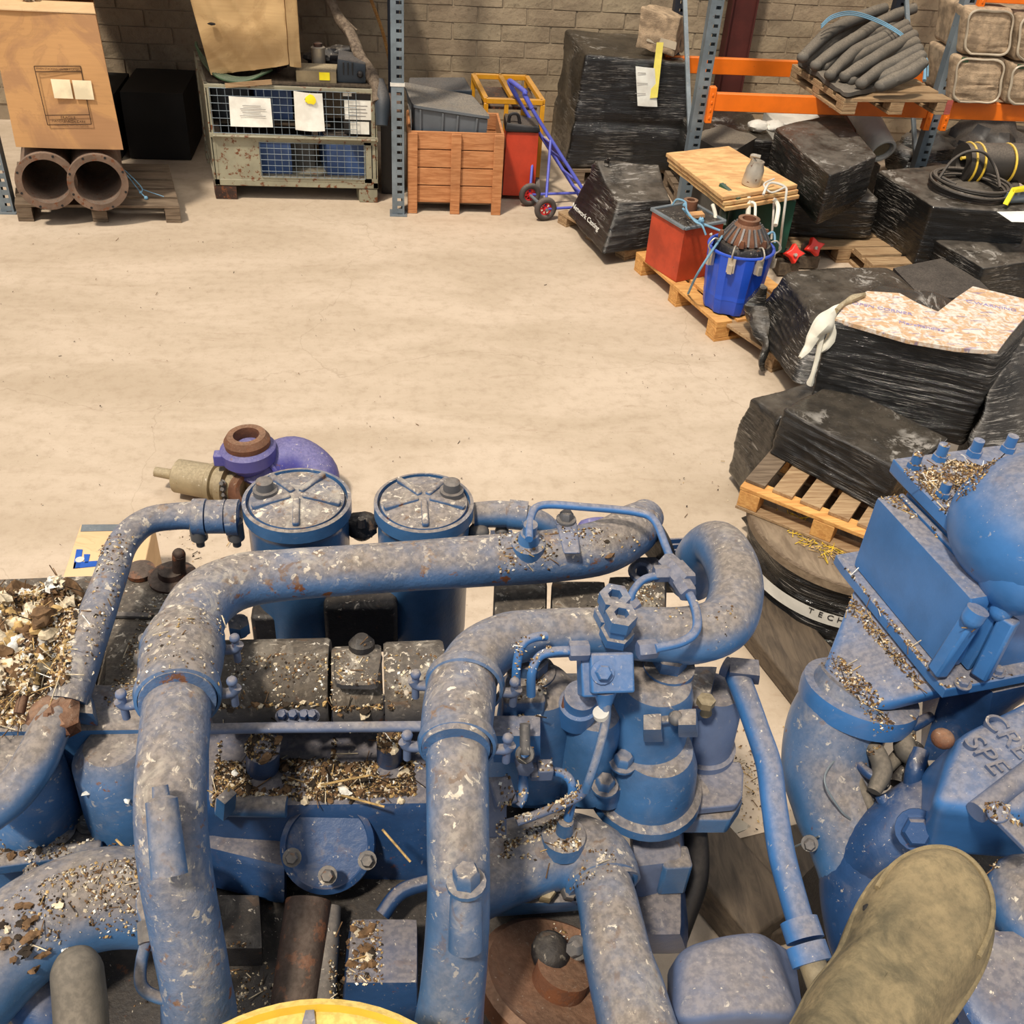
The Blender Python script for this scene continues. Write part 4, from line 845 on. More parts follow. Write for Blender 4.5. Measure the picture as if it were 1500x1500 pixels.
single('steel_bush', B().lathe(lerp(cc, q1[2], .45) + Vector((0, 0, .008)), UP, [(.025, 0), (.045, 0), (.045, .06), (.025, .06), (.025, 0)], 18), 'rust', 'rusty round steel bush on the red box', 'bush')
# drum
dc_ = P(1068, 448, zt3)
t = thing('ribbed_drum', 'bright blue ribbed plastic drum with metal toggle clamps on the pallet', 'drum', dc_)
def lobed(base, prof, n=48, lobes=8, depth_=.045):
    b = B(); vs = []
    for r, h in prof:
        for k in range(n):
            a = 2 * math.pi * k / n; s_ = math.cos(a * lobes); f = 1 + depth_ * max(-1, min(1, s_ * 3)); vs.append(Vector(base) + Vector((math.cos(a) * r * f, math.sin(a) * r * f, h)))
    fs = [(i * n + k, i * n + (k + 1) % n, (i + 1) * n + (k + 1) % n, (i + 1) * n + k) for i in range(len(prof) - 1) for k in range(n)] + [tuple(range(n - 1, -1, -1))]
    return b.add(vs, fs)
obj('body', lobed(dc_, [(.10, 0), (.150, .01), (.158, .04), (.172, .2), (.184, .36), (.184, .37), (.172, .37), (.165, .1)]), 'drum_blue', t)
obj('top_rim', B().ring(dc_ + Vector((0, 0, .375)), UP, .186, .010, 40, 8), 'drum_blue', t)
for a in (-2.1, -1.25, -.4, .6, 3.4):
    c = dc_ + Vector((math.cos(a) * .19, math.sin(a) * .19, .33)); M = Matrix.Rotation(a, 3, 'Z')
    obj('toggle_clamp', B().box(c, (.018, .045, .085), M).box(c + Vector((math.cos(a) * .012, math.sin(a) * .012, -.02)), (.02, .025, .05), M).tube([c + Vector((0, 0, .03)), c + Vector((math.cos(a) * .03, math.sin(a) * .03, .07)), c + Vector((0, 0, .11)), c + Vector((-math.cos(a) * .03, -math.sin(a) * .03, .10))], .005, 7), 'tin', t)
t = thing('gear_assembly', 'rusty finned gear cone on a dark rotor standing in the blue drum', 'gear', dc_ + Vector((0, 0, .30)))
gb = dc_ + Vector((.02, .02, .34))
obj('rotor_disc', B().lathe(gb, UP, [(.10, 0), (.165, .0), (.168, .03), (.15, .06), (.12, .07), (.0, .07)], 30), 'grease_black', t)
obj('cone', B().lathe(gb + Vector((0, 0, .07)), UP, [(.13, 0), (.125, .02), (.075, .085), (.062, .10), (.062, .125), (.04, .125), (.038, .09), (0, .09)], 30), 'rust', t)
for k in range(18):
    a = 2 * math.pi * k / 18; d = Vector((math.cos(a), math.sin(a), 0)); g0 = gb + Vector((0, 0, .075)) + d * .135; g1 = gb + Vector((0, 0, .155)) + d * .078
    obj('fin', B().beam(g0, g1, .012, .02), 'steel_bolt', t)
for a, r_ in ((.3, .14), (1.8, .15), (3.0, .14), (4.3, .15), (5.2, .15)):
    c = gb + Vector((math.cos(a) * r_, math.sin(a) * r_, .075)); obj('nut', B().lathe(c, UP, [(.018, 0), (.018, .02), (.01, .04), (0, .04)], 6), 'rust', t)
rb = [P(1008, 430, .14), P(1020, 404, .36), P(1040, 372, .50), P(1062, 340, .56)]
single('blue_rope', B().tube(rb, .007, 7).tube([P(1000, 305, .55), P(1012, 318, .52), P(1025, 326, .53), P(1045, 334, .56), P(1075, 345, .55), P(1110, 350, .55), P(1132, 340, .57), P(1135, 356, .52)], .007, 7).tube([P(985, 300, .56), P(992, 292, .60), P(1004, 296, .60), P(1006, 308, .58), P(1018, 324, .56), P(1028, 330, .55), P(1034, 344, .50)], .006, 7).ball(P(1027, 323, .57), .018, 10, 8, lump=.5).ball(P(1003, 300, .59), .014, 10, 8, lump=.5), 'rope_blue', 'knotted blue rope running from the red box over the blue drum', 'rope')
# green machine box with pipes, and the plywood table
t = thing('green_machine', 'dark green machine housing with white hoses behind the blue drum', 'machine', P(1100, 372, zt3))
g0 = [P(1052, 362, .14), P(1150, 372, .14)]; gq = [g0[0], g0[1], g0[1] + Vector((.05, .28, 0)), g0[0] + Vector((.05, .28, 0))]; gt = [Vector((p.x, p.y, .50)) for p in gq]
obj('housing', B().rbox(gq, gt, 6, .92), 'green_enamel', t)
obj('canister', B().lathe(P(1076, 345, .30), UP, [(.06, -.16), (.065, .15), (.05, .19), (0, .20)], 20), 'green_enamel', t)
obj('bracket', B().beam(P(1056, 270, .62), P(1082, 292, .58), .03, .02).beam(P(1060, 270, .62), P(1060, 330, .42), .025, .02), 'green_enamel', t)
for pts, r_ in (([P(1044, 300, .52), P(1048, 316, .48), P(1044, 330, .44), P(1040, 345, .40)], .012), ([P(1096, 288, .58), P(1096, 310, .50), P(1094, 330, .42)], .016), ([P(1100, 296, .58), P(1106, 300, .57), P(1106, 320, .5)], .009), ([P(1134, 292, .56), P(1140, 304, .52), P(1136, 330, .46)], .014)):
    obj('white_hose', B().tube(pts, r_, 8), 'rope_white', t)
fr = thing('tube_stand', 'thin pale metal tube frame bent upright beside the green machine', 'frame', P(1140, 372, .14))
obj('tube', B().tube([P(1118, 285, .62), P(1128, 268, .66), P(1150, 274, .64), P(1151, 290, .58), P(1146, 330, .40), P(1142, 365, .20)], .008, 8), 'chipped_white', fr)
obj('tube', B().tube([P(1134, 275, .60), P(1133, 310, .48), P(1130, 350, .30)], .007, 8), 'chipped_white', fr)
obj('tube', B().tube([P(1134, 262, .66), P(1119, 270, .65), P(1130, 282, .62), P(1150, 274, .64)], .006, 8), 'chipped_white', fr)
zp_ = .585
pq = [P(975, 229, zp_), P(1058, 294, zp_), P(1167, 276, zp_), P(1066, 219, zp_)]
for k in range(3):
    off = Vector((.012 * k, -.01 * k, -.03 * k)); tt = single('plywood_sheet', B().rbox([p + off for p in (pq[1], pq[2], pq[3], pq[0])], [p + off + Vector((0, 0, .024)) for p in (pq[1], pq[2], pq[3], pq[0])], 10, .985, lambda r, u, v, w_, q: r + Vector((noise.noise(r * 7) * .008, noise.noise(r * 8) * .008, 0))), 'ply_wood', ('top sheet of the pale plywood stack behind the red box', 'middle sheet of the pale plywood stack behind the red box', 'bottom sheet of the pale plywood stack behind the red box')[k], 'plywood', 'plywood sheets stacked behind the red box')
single('support_box', B().rbox([P(1000, 300, .0), P(1048, 330, .0), P(1090, 300, 0), P(1040, 270, 0)], [Vector((p.x, p.y, .515)) for p in (P(1000, 300, .0), P(1048, 330, .0), P(1090, 300, 0), P(1040, 270, 0))], 4, .94), 'hose_grey', 'grey dusty box under the left end of the plywood stack', 'box')
c = P(1100, 268, .62); 
t = thing('tin_can', 'shiny rust-stained metal can standing on the plywood stack', 'can', Vector((c.x, c.y, .61)))
obj('body', B().lathe((c.x, c.y, .61), (.1, .0, 1), [(.058, 0), (.060, .01), (.056, .10), (.044, .13), (.044, .15), (.034, .15), (.03, .13), (0, .13)], 20), 'tin', t)
obj('spout', B().tube([Vector((c.x, c.y, .75)), Vector((c.x - .03, c.y, .79)), Vector((c.x + .02, c.y - .02, .79))], .012, 8), 'tin', t)
# red valves
for k, (px, py, lab) in enumerate(((1160, 372, 'bright red star-shaped valve handle beside the blue drum'), (1190, 362, 'bright red valve handle lying right of the other red one'))):
    c = P(px, py, .16); t = thing('red_valve', lab, 'valve', c - Vector((0, 0, .04)), 0, 'red valves by the blue drum')
    st = []
    for j in range(8):
        a = 2 * math.pi * j / 8 + .3 * k; rr = .068 if j % 2 == 0 else .036; st.append(c + Vector((math.cos(a) * rr, math.sin(a) * rr * .5, math.sin(a) * rr * .85)))
    obj('handwheel', B().prism(st, (.01, -.035, .02)), 'red_valve', t, .006); obj('body', B().cyl(c + Vector((0, .0, -.01)), c + Vector((0, .09, -.04)), .034).ball(c + Vector((0, .09, -.04)), .04), 'rust_dark', t)
    obj('stem', B().cyl(c + Vector((0, -.02, .0)), c + Vector((.004, -.06, .02)), .011), 'tin', t)
    single('scrap_block', B().box(c + Vector((0, .05, -.105)), (.14, .12, .09)), 'timber_grey', ('timber scrap under the left red valve', 'timber scrap under the right red valve')[k], 'timber', bevel=.004)

# ================================================================= RIGHT: DUSTY LOADS C, D, E, F
def quadz(pts, z): return [P(x, y, z) for x, y in pts]
t = thing('wrapped_load', 'large dusty black wrapped load with a cable coil on its flat top', 'wrapped pallet', P(1400, 330, 0))
q1 = quadz(((1366, 302), (1512, 312), (1515, 232), (1286, 246)), .52); q1[3] = P(1288, 250, .52); q1[2] = P(1420, 226, .52) + (q1[1] - q1[0]) * .45
q0 = [Vector((p.x, p.y, .03)) for p in q1]
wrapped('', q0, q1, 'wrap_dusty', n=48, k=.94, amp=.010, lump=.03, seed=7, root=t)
t = thing('wrapped_load', 'low dusty black wrapped load in front of the coil-topped one', 'wrapped pallet', P(1440, 400, 0))
q1 = quadz(((1442, 392), (1530, 380), (1530, 322), (1352, 340)), .30); q0 = [Vector((p.x, p.y, .02)) for p in q1]
wrapped('', q0, q1, 'wrap_dusty', n=44, k=.92, amp=.014, lump=.035, seed=8, root=t)
t = thing('flat_black_box', 'flat matt black wrapped box lying on the pallet before the low load', 'box', P(1380, 410, .12))
q1 = quadz(((1350, 436), (1462, 436), (1398, 374), (1308, 392)), .22); q0 = [Vector((p.x, p.y, .125)) for p in q1]
obj('body', B().rbox(q0, q1, 10, .96), 'black_plastic', t)
pallet('pale wooden pallet with a red-painted end under the flat black box', (P(1345, 405).x + .15, P(1345, 405).y + .02, 0), .10, 1.1, .75, 'pallet_wood', .12)
t = thing('wrapped_load', 'domed black wrapped load sagging over its pallet behind the printed boards', 'wrapped pallet', P(1180, 520, 0))
q0 = quadz(((1165, 575), (1420, 560), (1330, 430), (1092, 478)), .12); q1 = quadz(((1200, 470), (1370, 450), (1300, 385), (1150, 392)), .46)
q1[0] = P(1196, 468, .44)
wrapped('', q0, q1, 'wrap_diag', n=60, k=.78, amp=.008, lump=.03, seed=9, root=t)
obj('film_tail', B().tube([P(1118, 420, .40), P(1108, 450, .26), P(1112, 480, .20), P(1122, 505, .16), P(1116, 530, .09), P(1118, 542, .04)], [.02, .06, .05, .02, .018, .012], 12, wob=.6), 'wrap_diag', t, label='twisted end of black film')
ea, eb = P(1070, 506), P(1152, 562); dl = (eb - ea).normalized(); pn = Vector((-dl.y, dl.x, 0)); pc = (ea + eb) / 2 + pn * .42 + dl * .06
pallet('pale pallet sticking out under the domed black load', (pc.x, pc.y, 0), math.atan2(dl.y, dl.x), 1.0, .84, 'pallet_wood', .11)
# items on C
t = thing('cable_coil', 'dusty black cable coil lying on the large dusty wrapped load', 'cable')
cq = P(1420, 274, .55); cb = B()
for k in range(5):
    cb.ring(cq + Vector((random.uniform(-.012, .012), random.uniform(-.012, .012), .012 * k)), UP + Vector((random.uniform(-.04, .04), random.uniform(-.04, .04), 0)), .235 + .012 * (k % 3), .010, 44, 7)
t.location = cq; WM[t.name] = Matrix.Translation(cq)
obj('turns', cb, 'cable_black', t, kind='stuff')
obj('loose_loop', B().tube([P(1375, 262, .58), P(1394, 236, .68), P(1418, 222, .74), P(1442, 224, .74), P(1458, 246, .66), P(1465, 275, .58)], .010, 8), 'cable_black', t)
obj('cable_tail', B().tube([P(1376, 258, .59), P(1388, 264, .58), P(1400, 270, .57)], .010, 8), 'cable_black', t)
t = thing('strapped_hose_roll', 'dark hose roll with yellow straps at the back of the dusty load', 'hose', P(1460, 245, .54))
c = P(1468, 240, .62); hb = B()
obj('roll', B().lathe(c + Vector((-.30, 0, 0)), (1, .05, 0), [(.06, 0), (.13, 0), (.13, .75), (.06, .75), (.06, 0)], 26), 'cable_black', t)
for dx in (-.26, -.20, .02, .2): obj('yellow_strap', B().ring(c + Vector((dx, 0, 0)), (1, .05, 0), .131, .008, 28, 6), 'cap_yellow', t)
obj('yellow_pipe', B().tube([P(1408, 232, .66), P(1450, 226, .68), P(1500, 222, .70)], .012, 8), 'cap_yellow', t)
for k, ((px, py), lab) in enumerate((((1490, 250), 'yellow lever valve at the back of the coil-topped load'), ((1488, 290), 'yellow lever valve in front of the other on the coil-topped load'))):
    c = P(px, py, .57); t = thing('lever_valve', lab, 'valve', c - Vector((0, 0, .04)), 0, 'yellow lever valves on the dusty load')
    obj('body', B().cyl(c + Vector((-.07, 0, 0)), c + Vector((.08, .02, 0)), .035).cyl(c + Vector((0, 0, 0)), c + Vector((0, 0, .06)), .018), 'galvanised', t)
    obj('lever', B().rbox([c + Vector(v) for v in ((-.07, -.06, .05), (.06, -.03, .06), (.06, .01, .06), (-.07, -.02, .05))], [c + Vector(v) for v in ((-.07, -.06, .075), (.06, -.03, .085), (.06, .01, .085), (-.07, -.02, .075))], 4, .8).beam(c + Vector((-.06, -.04, .07)), c + Vector((-.10, -.07, -.02)), .03, .015), 'yellow_bright', t)
single('paper_sheet', B().hexa(quadz(((1460, 310), (1482, 325), (1520, 326), (1515, 309)), .545), quadz(((1460, 310), (1482, 325), (1520, 326), (1515, 309)), .549)), 'paper', 'white paper sheet lying at the edge of the dusty load by the coil', 'paper')
# stuff heaped under the beams at far right
for k, (x, y, r_, mt, lab) in enumerate(((4.35, 8.1, (.3, .25, .2), 'wrap_dusty', 'dark bundle against the wall at the far right behind the upright'), (4.95, 8.2, (.4, .3, .25), 'black_plastic', 'dark sack at the far right wall under the racking'), (4.2, 7.6, (.22, .2, .14), 'hose_grey', 'grey dusty sack beside the third racking upright'))):
    single('dark_bundle', B().ball((x, y, r_[2] * .95), r_, 24, 16, lump=.4, lf=2.2), mt, lab, 'sack')

# ================================================================= NEAR RIGHT STACK: REEL, PALLET, LOADS G, H, I
rc = Vector((1.83, 3.06, 0)); ZR = .37
t = thing('cable_drum', 'black film-wrapped cable drum with dusty wooden top disc on the floor', 'cable drum', rc)
obj('wooden_disc', B().lathe(rc + Vector((0, 0, ZR - .045)), UP, [(.415, 0), (.43, .004), (.43, .041), (.42, .045), (0, .045)], 72), 'reel_wood', t)
obj('disc_rim', B().ring(rc + Vector((0, 0, ZR - .006)), UP, .424, .007, 72, 6), 'pallet_wood_old', t)
def barrel(rr, h0, h1, n=90, m=26):
    b = B(); vs = []
    for i in range(m + 1):
        z = lerp(h0, h1, i / m)
        for k in range(n):
            a = 2 * math.pi * k / n; d = Vector((math.cos(a), math.sin(a), 0))
            f = noise.noise(d * 2.5 + Vector((0, 0, z * 5))) * .02 + max(0, 1 - abs(noise.noise(Vector((d.x * 2, d.y * 2, z * 40)))) * 3) * .008
            vs.append(rc + d * (rr + f - .02 * math.sin((z - h0) / (h1 - h0) * 3.14)) + Vector((0, 0, z)))
    return b.add(vs, [(i * n + k, i * n + (k + 1) % n, (i + 1) * n + (k + 1) % n, (i + 1) * n + k) for i in range(m) for k in range(n)])
obj('film', barrel(.405, .02, ZR - .046), 'wrap_streak', t)
obj('bottom_disc', B().lathe(rc, UP, [(.425, 0), (.425, .03), (0, .03)], 60), 'reel_wood', t)
pbn = B(); vs = []
for i in range(2):
    for k in range(31):
        a = math.radians(185 + k * 3.6); z = (.205 if i else .150) - .00 * k
        vs.append(rc + Vector((math.cos(a) * .413, math.sin(a) * .413, z)))
pbn.add(vs, [(k, k + 1, 32 + k, 31 + k) for k in range(30)])
obj('printed_band', pbn, 'chipped_white', t, label='white printed band under the film')
for i, ch in enumerate('TECHNOMAT'):
    a = math.radians(232 + i * 5.2); d = Vector((math.cos(a), math.sin(a), 0)); xd = Vector((-d.y, d.x, 0))
    text('band_letter', ch, .036, rc + d * .4155 + Vector((0, 0, .188)), xd, UP, 'ink_black', t)
for k in range(4): 
    pass
# pallet lying on the disc
e0, e1 = P(1090, 703, ZR + .12), P(1272, 775, ZR + .12); dl = (e1 - e0); dl.z = 0; dl.normalize(); pn = Vector((-dl.y, dl.x, 0))
pw = .66; pc = e0 + dl * (pw / 2) + pn * .335; 
t = thing('wooden_pallet', 'bright pine pallet lying on the wooden cable drum disc', 'pallet', (pc.x, pc.y, ZR + .002), math.atan2(dl.y, dl.x))
for k in range(6):
    x = -pw / 2 + .045 + k * (pw - .09) / 5; obj('deck_board', B().box((x, 0, .116), (.082, .66, .016)), 'pallet_wood' if k != 0 else 'pallet_wood_old', t, .002, local=True)
for y in (-.33, 0, .30):
    obj('stringer_board', B().box((0, y, .099), (pw, .075, .017)), 'pallet_wood_new', t, .002, local=True)
    for x in (-pw / 2 + .045, 0.02, pw / 2 - .045): obj('block', B().box((x, y, .052), (.085, .075, .075)), 'pallet_wood_new', t, .003, local=True)
    obj('base_board', B().box((0, y, .007), (pw, .08, .014)), 'pallet_wood', t, .002, local=True)
for x, y, s_ in ((.02, -.44, .16), (-.1, -.40, .10)):
    pass
# H on pallet
t = thing('wrapped_load', 'flat black wrapped load with grey top on the pine pallet', 'wrapped pallet', (pc.x, pc.y, .495))
a0, a1 = P(1126, 664, .497), P(1290, 752, .497); dv = a1 - a0; pq_ = Vector((-dv.y, dv.x, 0)).normalized() * .40
b0_, b1_ = P(1148, 600, .70), P(1320, 690, .70)
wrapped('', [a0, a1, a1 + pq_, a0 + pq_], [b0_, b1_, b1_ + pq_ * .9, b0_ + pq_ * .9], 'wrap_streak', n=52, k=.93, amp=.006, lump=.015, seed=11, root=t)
# G
t = thing('wrapped_load', 'big black wrapped stack of printed boards with white cloth strips at its corner', 'wrapped pallet', P(1330, 600, .7))
ZG = 1.0
q1 = [P(1222, 470, ZG - .012), P(1464, 520, ZG - .012), P(1545, 440, ZG - .012), P(1285, 418, ZG - .012)]
q0 = [Vector((p.x, p.y, .60)) for p in q1]; q0[1] += Vector((-.03, -.03, -.02)); q0[0] += Vector((-.02, -.03, .06)); q0[2].z = .5
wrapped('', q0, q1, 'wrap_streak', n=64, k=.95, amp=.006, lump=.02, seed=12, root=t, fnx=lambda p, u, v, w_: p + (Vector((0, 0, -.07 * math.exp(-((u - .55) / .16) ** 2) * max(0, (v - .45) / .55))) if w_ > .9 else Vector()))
poly = [(1224, 466), (1330, 497), (1400, 509), (1462, 514), (1480, 490), (1520, 442), (1425, 419), (1400, 436), (1374, 456), (1345, 444), (1318, 429), (1270, 426), (1236, 446)]
obj('printed_board', B().prism([P(x, y, ZG) for x, y in poly], (0, 0, -.02)), 'printed_board', t, .002, label='exposed white and brown printed board')
for k, s_ in enumerate(('OPEN CORNER', 'Merchandise', 'C.WARNING')):
    x, y = ((1292, 452), (1350, 478), (1452, 448))[k]; text('printed_word', s_, .035, P(x, y, ZG + .001), Vector((1, -.45, 0)), Vector((.45, 1, 0)), 'print_purple', t)
wc = B().tube([P(1236, 446, 1.0), P(1222, 456, 1.0), P(1206, 474, .98), P(1192, 492, .93), P(1183, 510, .88), P(1172, 524, .85)], [.008, .018, .035, .024, .018, .008], 10, wob=.5)
wc.tube([P(1214, 468, .99), P(1220, 486, .94), P(1210, 505, .89), P(1200, 515, .86)], [.018, .020, .016, .010], 10, wob=.5)
wc.tube([P(1206, 474, .98), P(1200, 510, .88), P(1192, 545, .78), P(1187, 562, .72)], [.015, .010, .010, .016], 10, wob=.5)
obj('cloth_strip', wc, 'rope_white', t); obj('tied_rag', B().tube([P(1224, 456, 1.01), P(1238, 444, 1.01), P(1252, 437, 1.01), P(1266, 432, 1.01)], [.012, .010, .016, .012], 9, wob=.6), 'brass_dusty', t)
obj('white_scrap', B().prism([P(1364, 544, .84), P(1370, 533, .86), P(1376, 545, .83)], (0, .006, 0)), 'rope_white', t)
# brown-grey slack film along the right side
t2 = P(1466, 520, .98)
obj('slack_film', B().rbox([P(1400, 720, .50), P(1520, 720, .50), P(1560, 640, .55), P(1440, 640, .55)], [P(1462, 530, .93), P(1530, 500, .93), P(1560, 470, .93), P(1490, 480, .93)], 26, .6, lambda r, u, v, w_, q: r + Vector((1, 0, 0)) * noise.noise(r * 7) * .05), 'wrap_dusty', t, ang=70)
# I
t = thing('wrapped_load', 'black wrapped load reaching the floor left of the pine pallet', 'wrapped pallet', P(1110, 700, 0))
q0 = [P(1062, 692, .03), P(1106, 772, .03), P(1300, 720, .03), P(1230, 640, .03)]; q1 = [P(1092, 580, .58), P(1140, 612, .60), P(1260, 590, .62), P(1180, 560, .62)]
wrapped('', q0, q1, 'wrap_diag', n=44, k=.86, amp=.010, lump=.03, seed=13, root=t)
obj('film_tail', B().tube([P(1098, 755, .10), P(1104, 775, .06), P(1108, 792, .03), P(1118, 796, .03)], [.03, .018, .022, .012], 10, wob=.6), 'wrap_diag', t)
single('wrapped_load', B().rbox([(2.6, 2.75, 0), (3.4, 2.75, 0), (3.4, 3.7, 0), (2.6, 3.7, 0)], [(2.6, 2.75, .62), (3.4, 2.75, .62), (3.4, 3.7, .62), (2.6, 3.7, .62)], 12, .9, lambda r, u, v, w_, q: r + Vector((noise.noise(r * 4), noise.noise(r * 4 + Vector((4, 0, 0))), 0)) * .04), 'wrap_dusty', 'dark wrapped load at the right photo edge behind the big blue cooler', 'wrapped pallet')
# straw on the reel
def scatter(name, label, cat, mats, pts, n, size, spread, parent=None, seed=3, straw=.3):
    rnd = random.Random(seed); b = B()
    for i in range(n):
        c, sp = pts[rnd.randrange(len(pts))]; p = Vector(c) + Vector((rnd.gauss(0, sp), rnd.gauss(0, sp), abs(rnd.gauss(0, .004))))
        b.cur = rnd.randrange(len(mats))
        a = rnd.uniform(0, 6.28); d = Vector((math.cos(a), math.sin(a), rnd.uniform(-.1, .3)))
        L = size * rnd.uniform(.5, 1.6)
        if rnd.random() < straw: b.beam(p - d * L * 1.6, p + d * L * 1.6, .0022, .0022)
        else:
            s_ = d.cross(UP).normalized() * L * rnd.uniform(.3, .8); n_ = Vector((rnd.uniform(-.3, .3), rnd.uniform(-.3, .3), 1)) * L * .25
            b.add([p - d * L * .5, p + s_ * .5, p + d * L * .5 + n_, p - s_ * .5 + n_ * .6, p + n_ * 1.4], [(0, 1, 4), (1, 2, 4), (2, 3, 4), (3, 0, 4), (0, 3, 2, 1)])
    if parent is not None: return obj(name, b, mats, parent, smooth=False, kind='stuff')
    return single(name, b, mats, label, cat, smooth=False, kind='stuff')
scatter('straw_litter', 'yellow straw scattered on the wooden disc of the cable drum', 'straw', ['yellow_straw', 'straw'], [(P(1218, 808, ZR + .004), .03), (P(1190, 790, ZR + .004), .035), (P(1165, 760, ZR + .004), .03)], 160, .012, .03, seed=5, straw=.7)
scatter('straw_litter', 'dry straw lying on the floor left of the cable drum', 'straw', ['straw', 'flake_brown'], [(P(1118, 830, .005), .05), (P(1122, 860, .005), .04)], 120, .012, .03, seed=6, straw=.7)
# ================================================================= FLOOR ITEMS
single('skid_timber', B().beam(P(1098, 880, .05), P(1260, 1075, .05), .26, .09), 'timber_grey', 'thick brown timber skid on the floor below the cable drum', 'timber', bevel=.01)
fl_pts = []
rnd = random.Random(11)
for i in range(60): fl_pts.append((P(rnd.uniform(0, 1050), rnd.uniform(330, 830), .003), .12))
scatter('floor_litter', 'tiny scattered crumbs and chips on the concrete floor', 'litter', ['flake_brown', 'flake_dark'], fl_pts, 230, .007, .1, seed=12, straw=.1)
scatter('floor_litter', 'dirt and crumbs on the floor under the thin blue pipe', 'litter', ['flake_dark', 'flake_brown', 'flake_pale', 'straw'], [(P(1075, 1130, .003), .06), (P(1100, 1190, .003), .06), (P(1085, 1090, .003), .1), (P(250, 800, .003), .15), (P(1130, 700, .003), .2)], 500, .008, .1, seed=13, straw=.12)
# purple elbow valve with pump body
vb = P(372, 720, 0)
t = thing('valve_assembly', 'purple-blue pipe elbow and valve with dusty brass pump body on the floor', 'valve', (vb.x, vb.y, 0))
c = P(366, 668, .24)
obj('valve_cup', B().lathe((c.x, c.y, .20), (-.05, 0, 1), [(.05, -.06), (.085, 0), (.115, .03), (.118, .085), (.10, .10), (.085, .10), (0, .10)], 34), 'valve_purple', t)
obj('rust_ring', B().lathe((c.x - .003, c.y, .295), (-.05, 0, 1), [(.055, .0), (.095, 0), (.098, .03), (.082, .055), (.055, .055), (.05, .02), (.055, 0)], 34), 'rust', t, label='rust-brown open neck ring')
obj('lug', B().box((c.x - .115, c.y - .03, .25), (.06, .05, .055)), 'valve_purple', t, .006)
obj('cup_base', B().lathe((c.x, c.y, .0), UP, [(.07, .005), (.07, .02), (.045, .04), (.045, .16), (.06, .18), (0, .18)], 24), 'brass_dusty', t)
e = [P(375, 715, .10), P(395, 685, .16), P(430, 672, .18), P(462, 690, .14), P(470, 720, .08)]
obj('elbow', B().tube(e, [.085, .095, .10, .095, .085], 26), 'valve_purple', t)
obj('elbow_collar', B().ring(e[1], e[2] - e[0], .095, .012, 30, 8), 'valve_purple', t)
pa, pb_ = P(245, 694, .10), P(345, 712, .10); ax = (pb_ - pa).normalized()
obj('pump_body', B().lathe(pa, ax, [(.012, -.06), (.022, -.055), (.024, .03), (.05, .035), (.075, .05), (.078, .20), (.085, .205), (.085, .225), (.07, .23), (.07, .25), (.092, .255), (.092, .285), (.06, .29), (.055, .36), (0, .36)], 30), 'brass_dusty', t)
obj('side_port', B().lathe(P(356, 716, .10), (.6, -.6, .35), [(.055, -.08), (.07, 0), (.07, .05), (.05, .05), (.045, -.02), (0, -.02)], 24), 'rust', t, label='brown threaded open port')
for k in range(4): obj('body_bolt', B().hexbolt(pa + ax * .27 + Vector((0, -.06, .05 - .03 * k)), (0, -1, .6), .011, .02), 'steel_bolt', t)
# carton with blue letter, and black wedge
zb4 = .26
t = thing('printed_carton', 'pale cardboard box with a blue letter F standing behind the pipes', 'cardboard box', P(150, 835, 0))
k0, k1, k2, k3 = P(118, 768, zb4), P(226, 766, zb4), P(200, 880, zb4), P(80, 880, zb4)
obj('body', B().hexa([Vector((p.x, p.y, 0)) for p in (k3, k2, k1, k0)], [k3, k2, k1, k0]), 'cardboard_new', t, .004)
obj('tape_strip', B().hexa([p + Vector((0, 0, .001)) for p in (P(118, 779, zb4), P(224, 777, zb4), P(226, 768, zb4), P(120, 769, zb4))], [p + Vector((0, 0, .002)) for p in (P(118, 779, zb4), P(224, 777, zb4), P(226, 768, zb4), P(120, 769, zb4))]), 'galvanised', t, label='silver-grey tape strip')
fx = (k2 - k3).normalized(); fy = (k0 - k3).normalized()
obj('open_flap', B().hexa([P(205, 775, zb4 + .004), P(216, 775, zb4 + .004), P(222, 834, .04), P(203, 834, .04)], [P(207, 775, zb4 + .01), P(218, 775, zb4 + .01), P(224, 834, .05), P(205, 834, .05)]), 'cardboard_new', t)
Fq = lambda x, y: P(x, y, zb4 + .0015)
fb = B()
for poly in (((107, 833), (148, 829), (151, 821), (109, 824)), ((107, 833), (117, 832), (121, 805), (112, 805)), ((124, 825), (129, 825), (132, 812), (123, 812))):
    fb.prism([Fq(x, y) for x, y in poly], (0, 0, .001))
obj('letter_f', fb, 'ink_blue', t, smooth=False); obj('round_logo', B().lathe(Fq(117, 820) + Vector((0, 0, .001)), UP, [(.016, 0), (.016, .001), (0, .001)], 20), 'chipped_white', t)

# ================================================================= MAIN ENGINE
SURF = []
eng = thing('marine_engine', 'big blue marine diesel engine covered in droppings and nest litter, twin filters behind', 'engine', (-.35, 1.2, 0))
def part(name, b, m='blue_paint', parent=None, **kw):
    o = obj(name, b, m, parent or eng, **kw); SURF.append((b, name)); return o
def TT(pts, seg=24, sub=6, **kw):
    q = [P(x, y, z) for x, y, z, h in pts]; r = [rad(p, h) for p, (_, _, _, h) in zip(q, pts)]
    return B().tube(q, r, seg, sub, **kw)
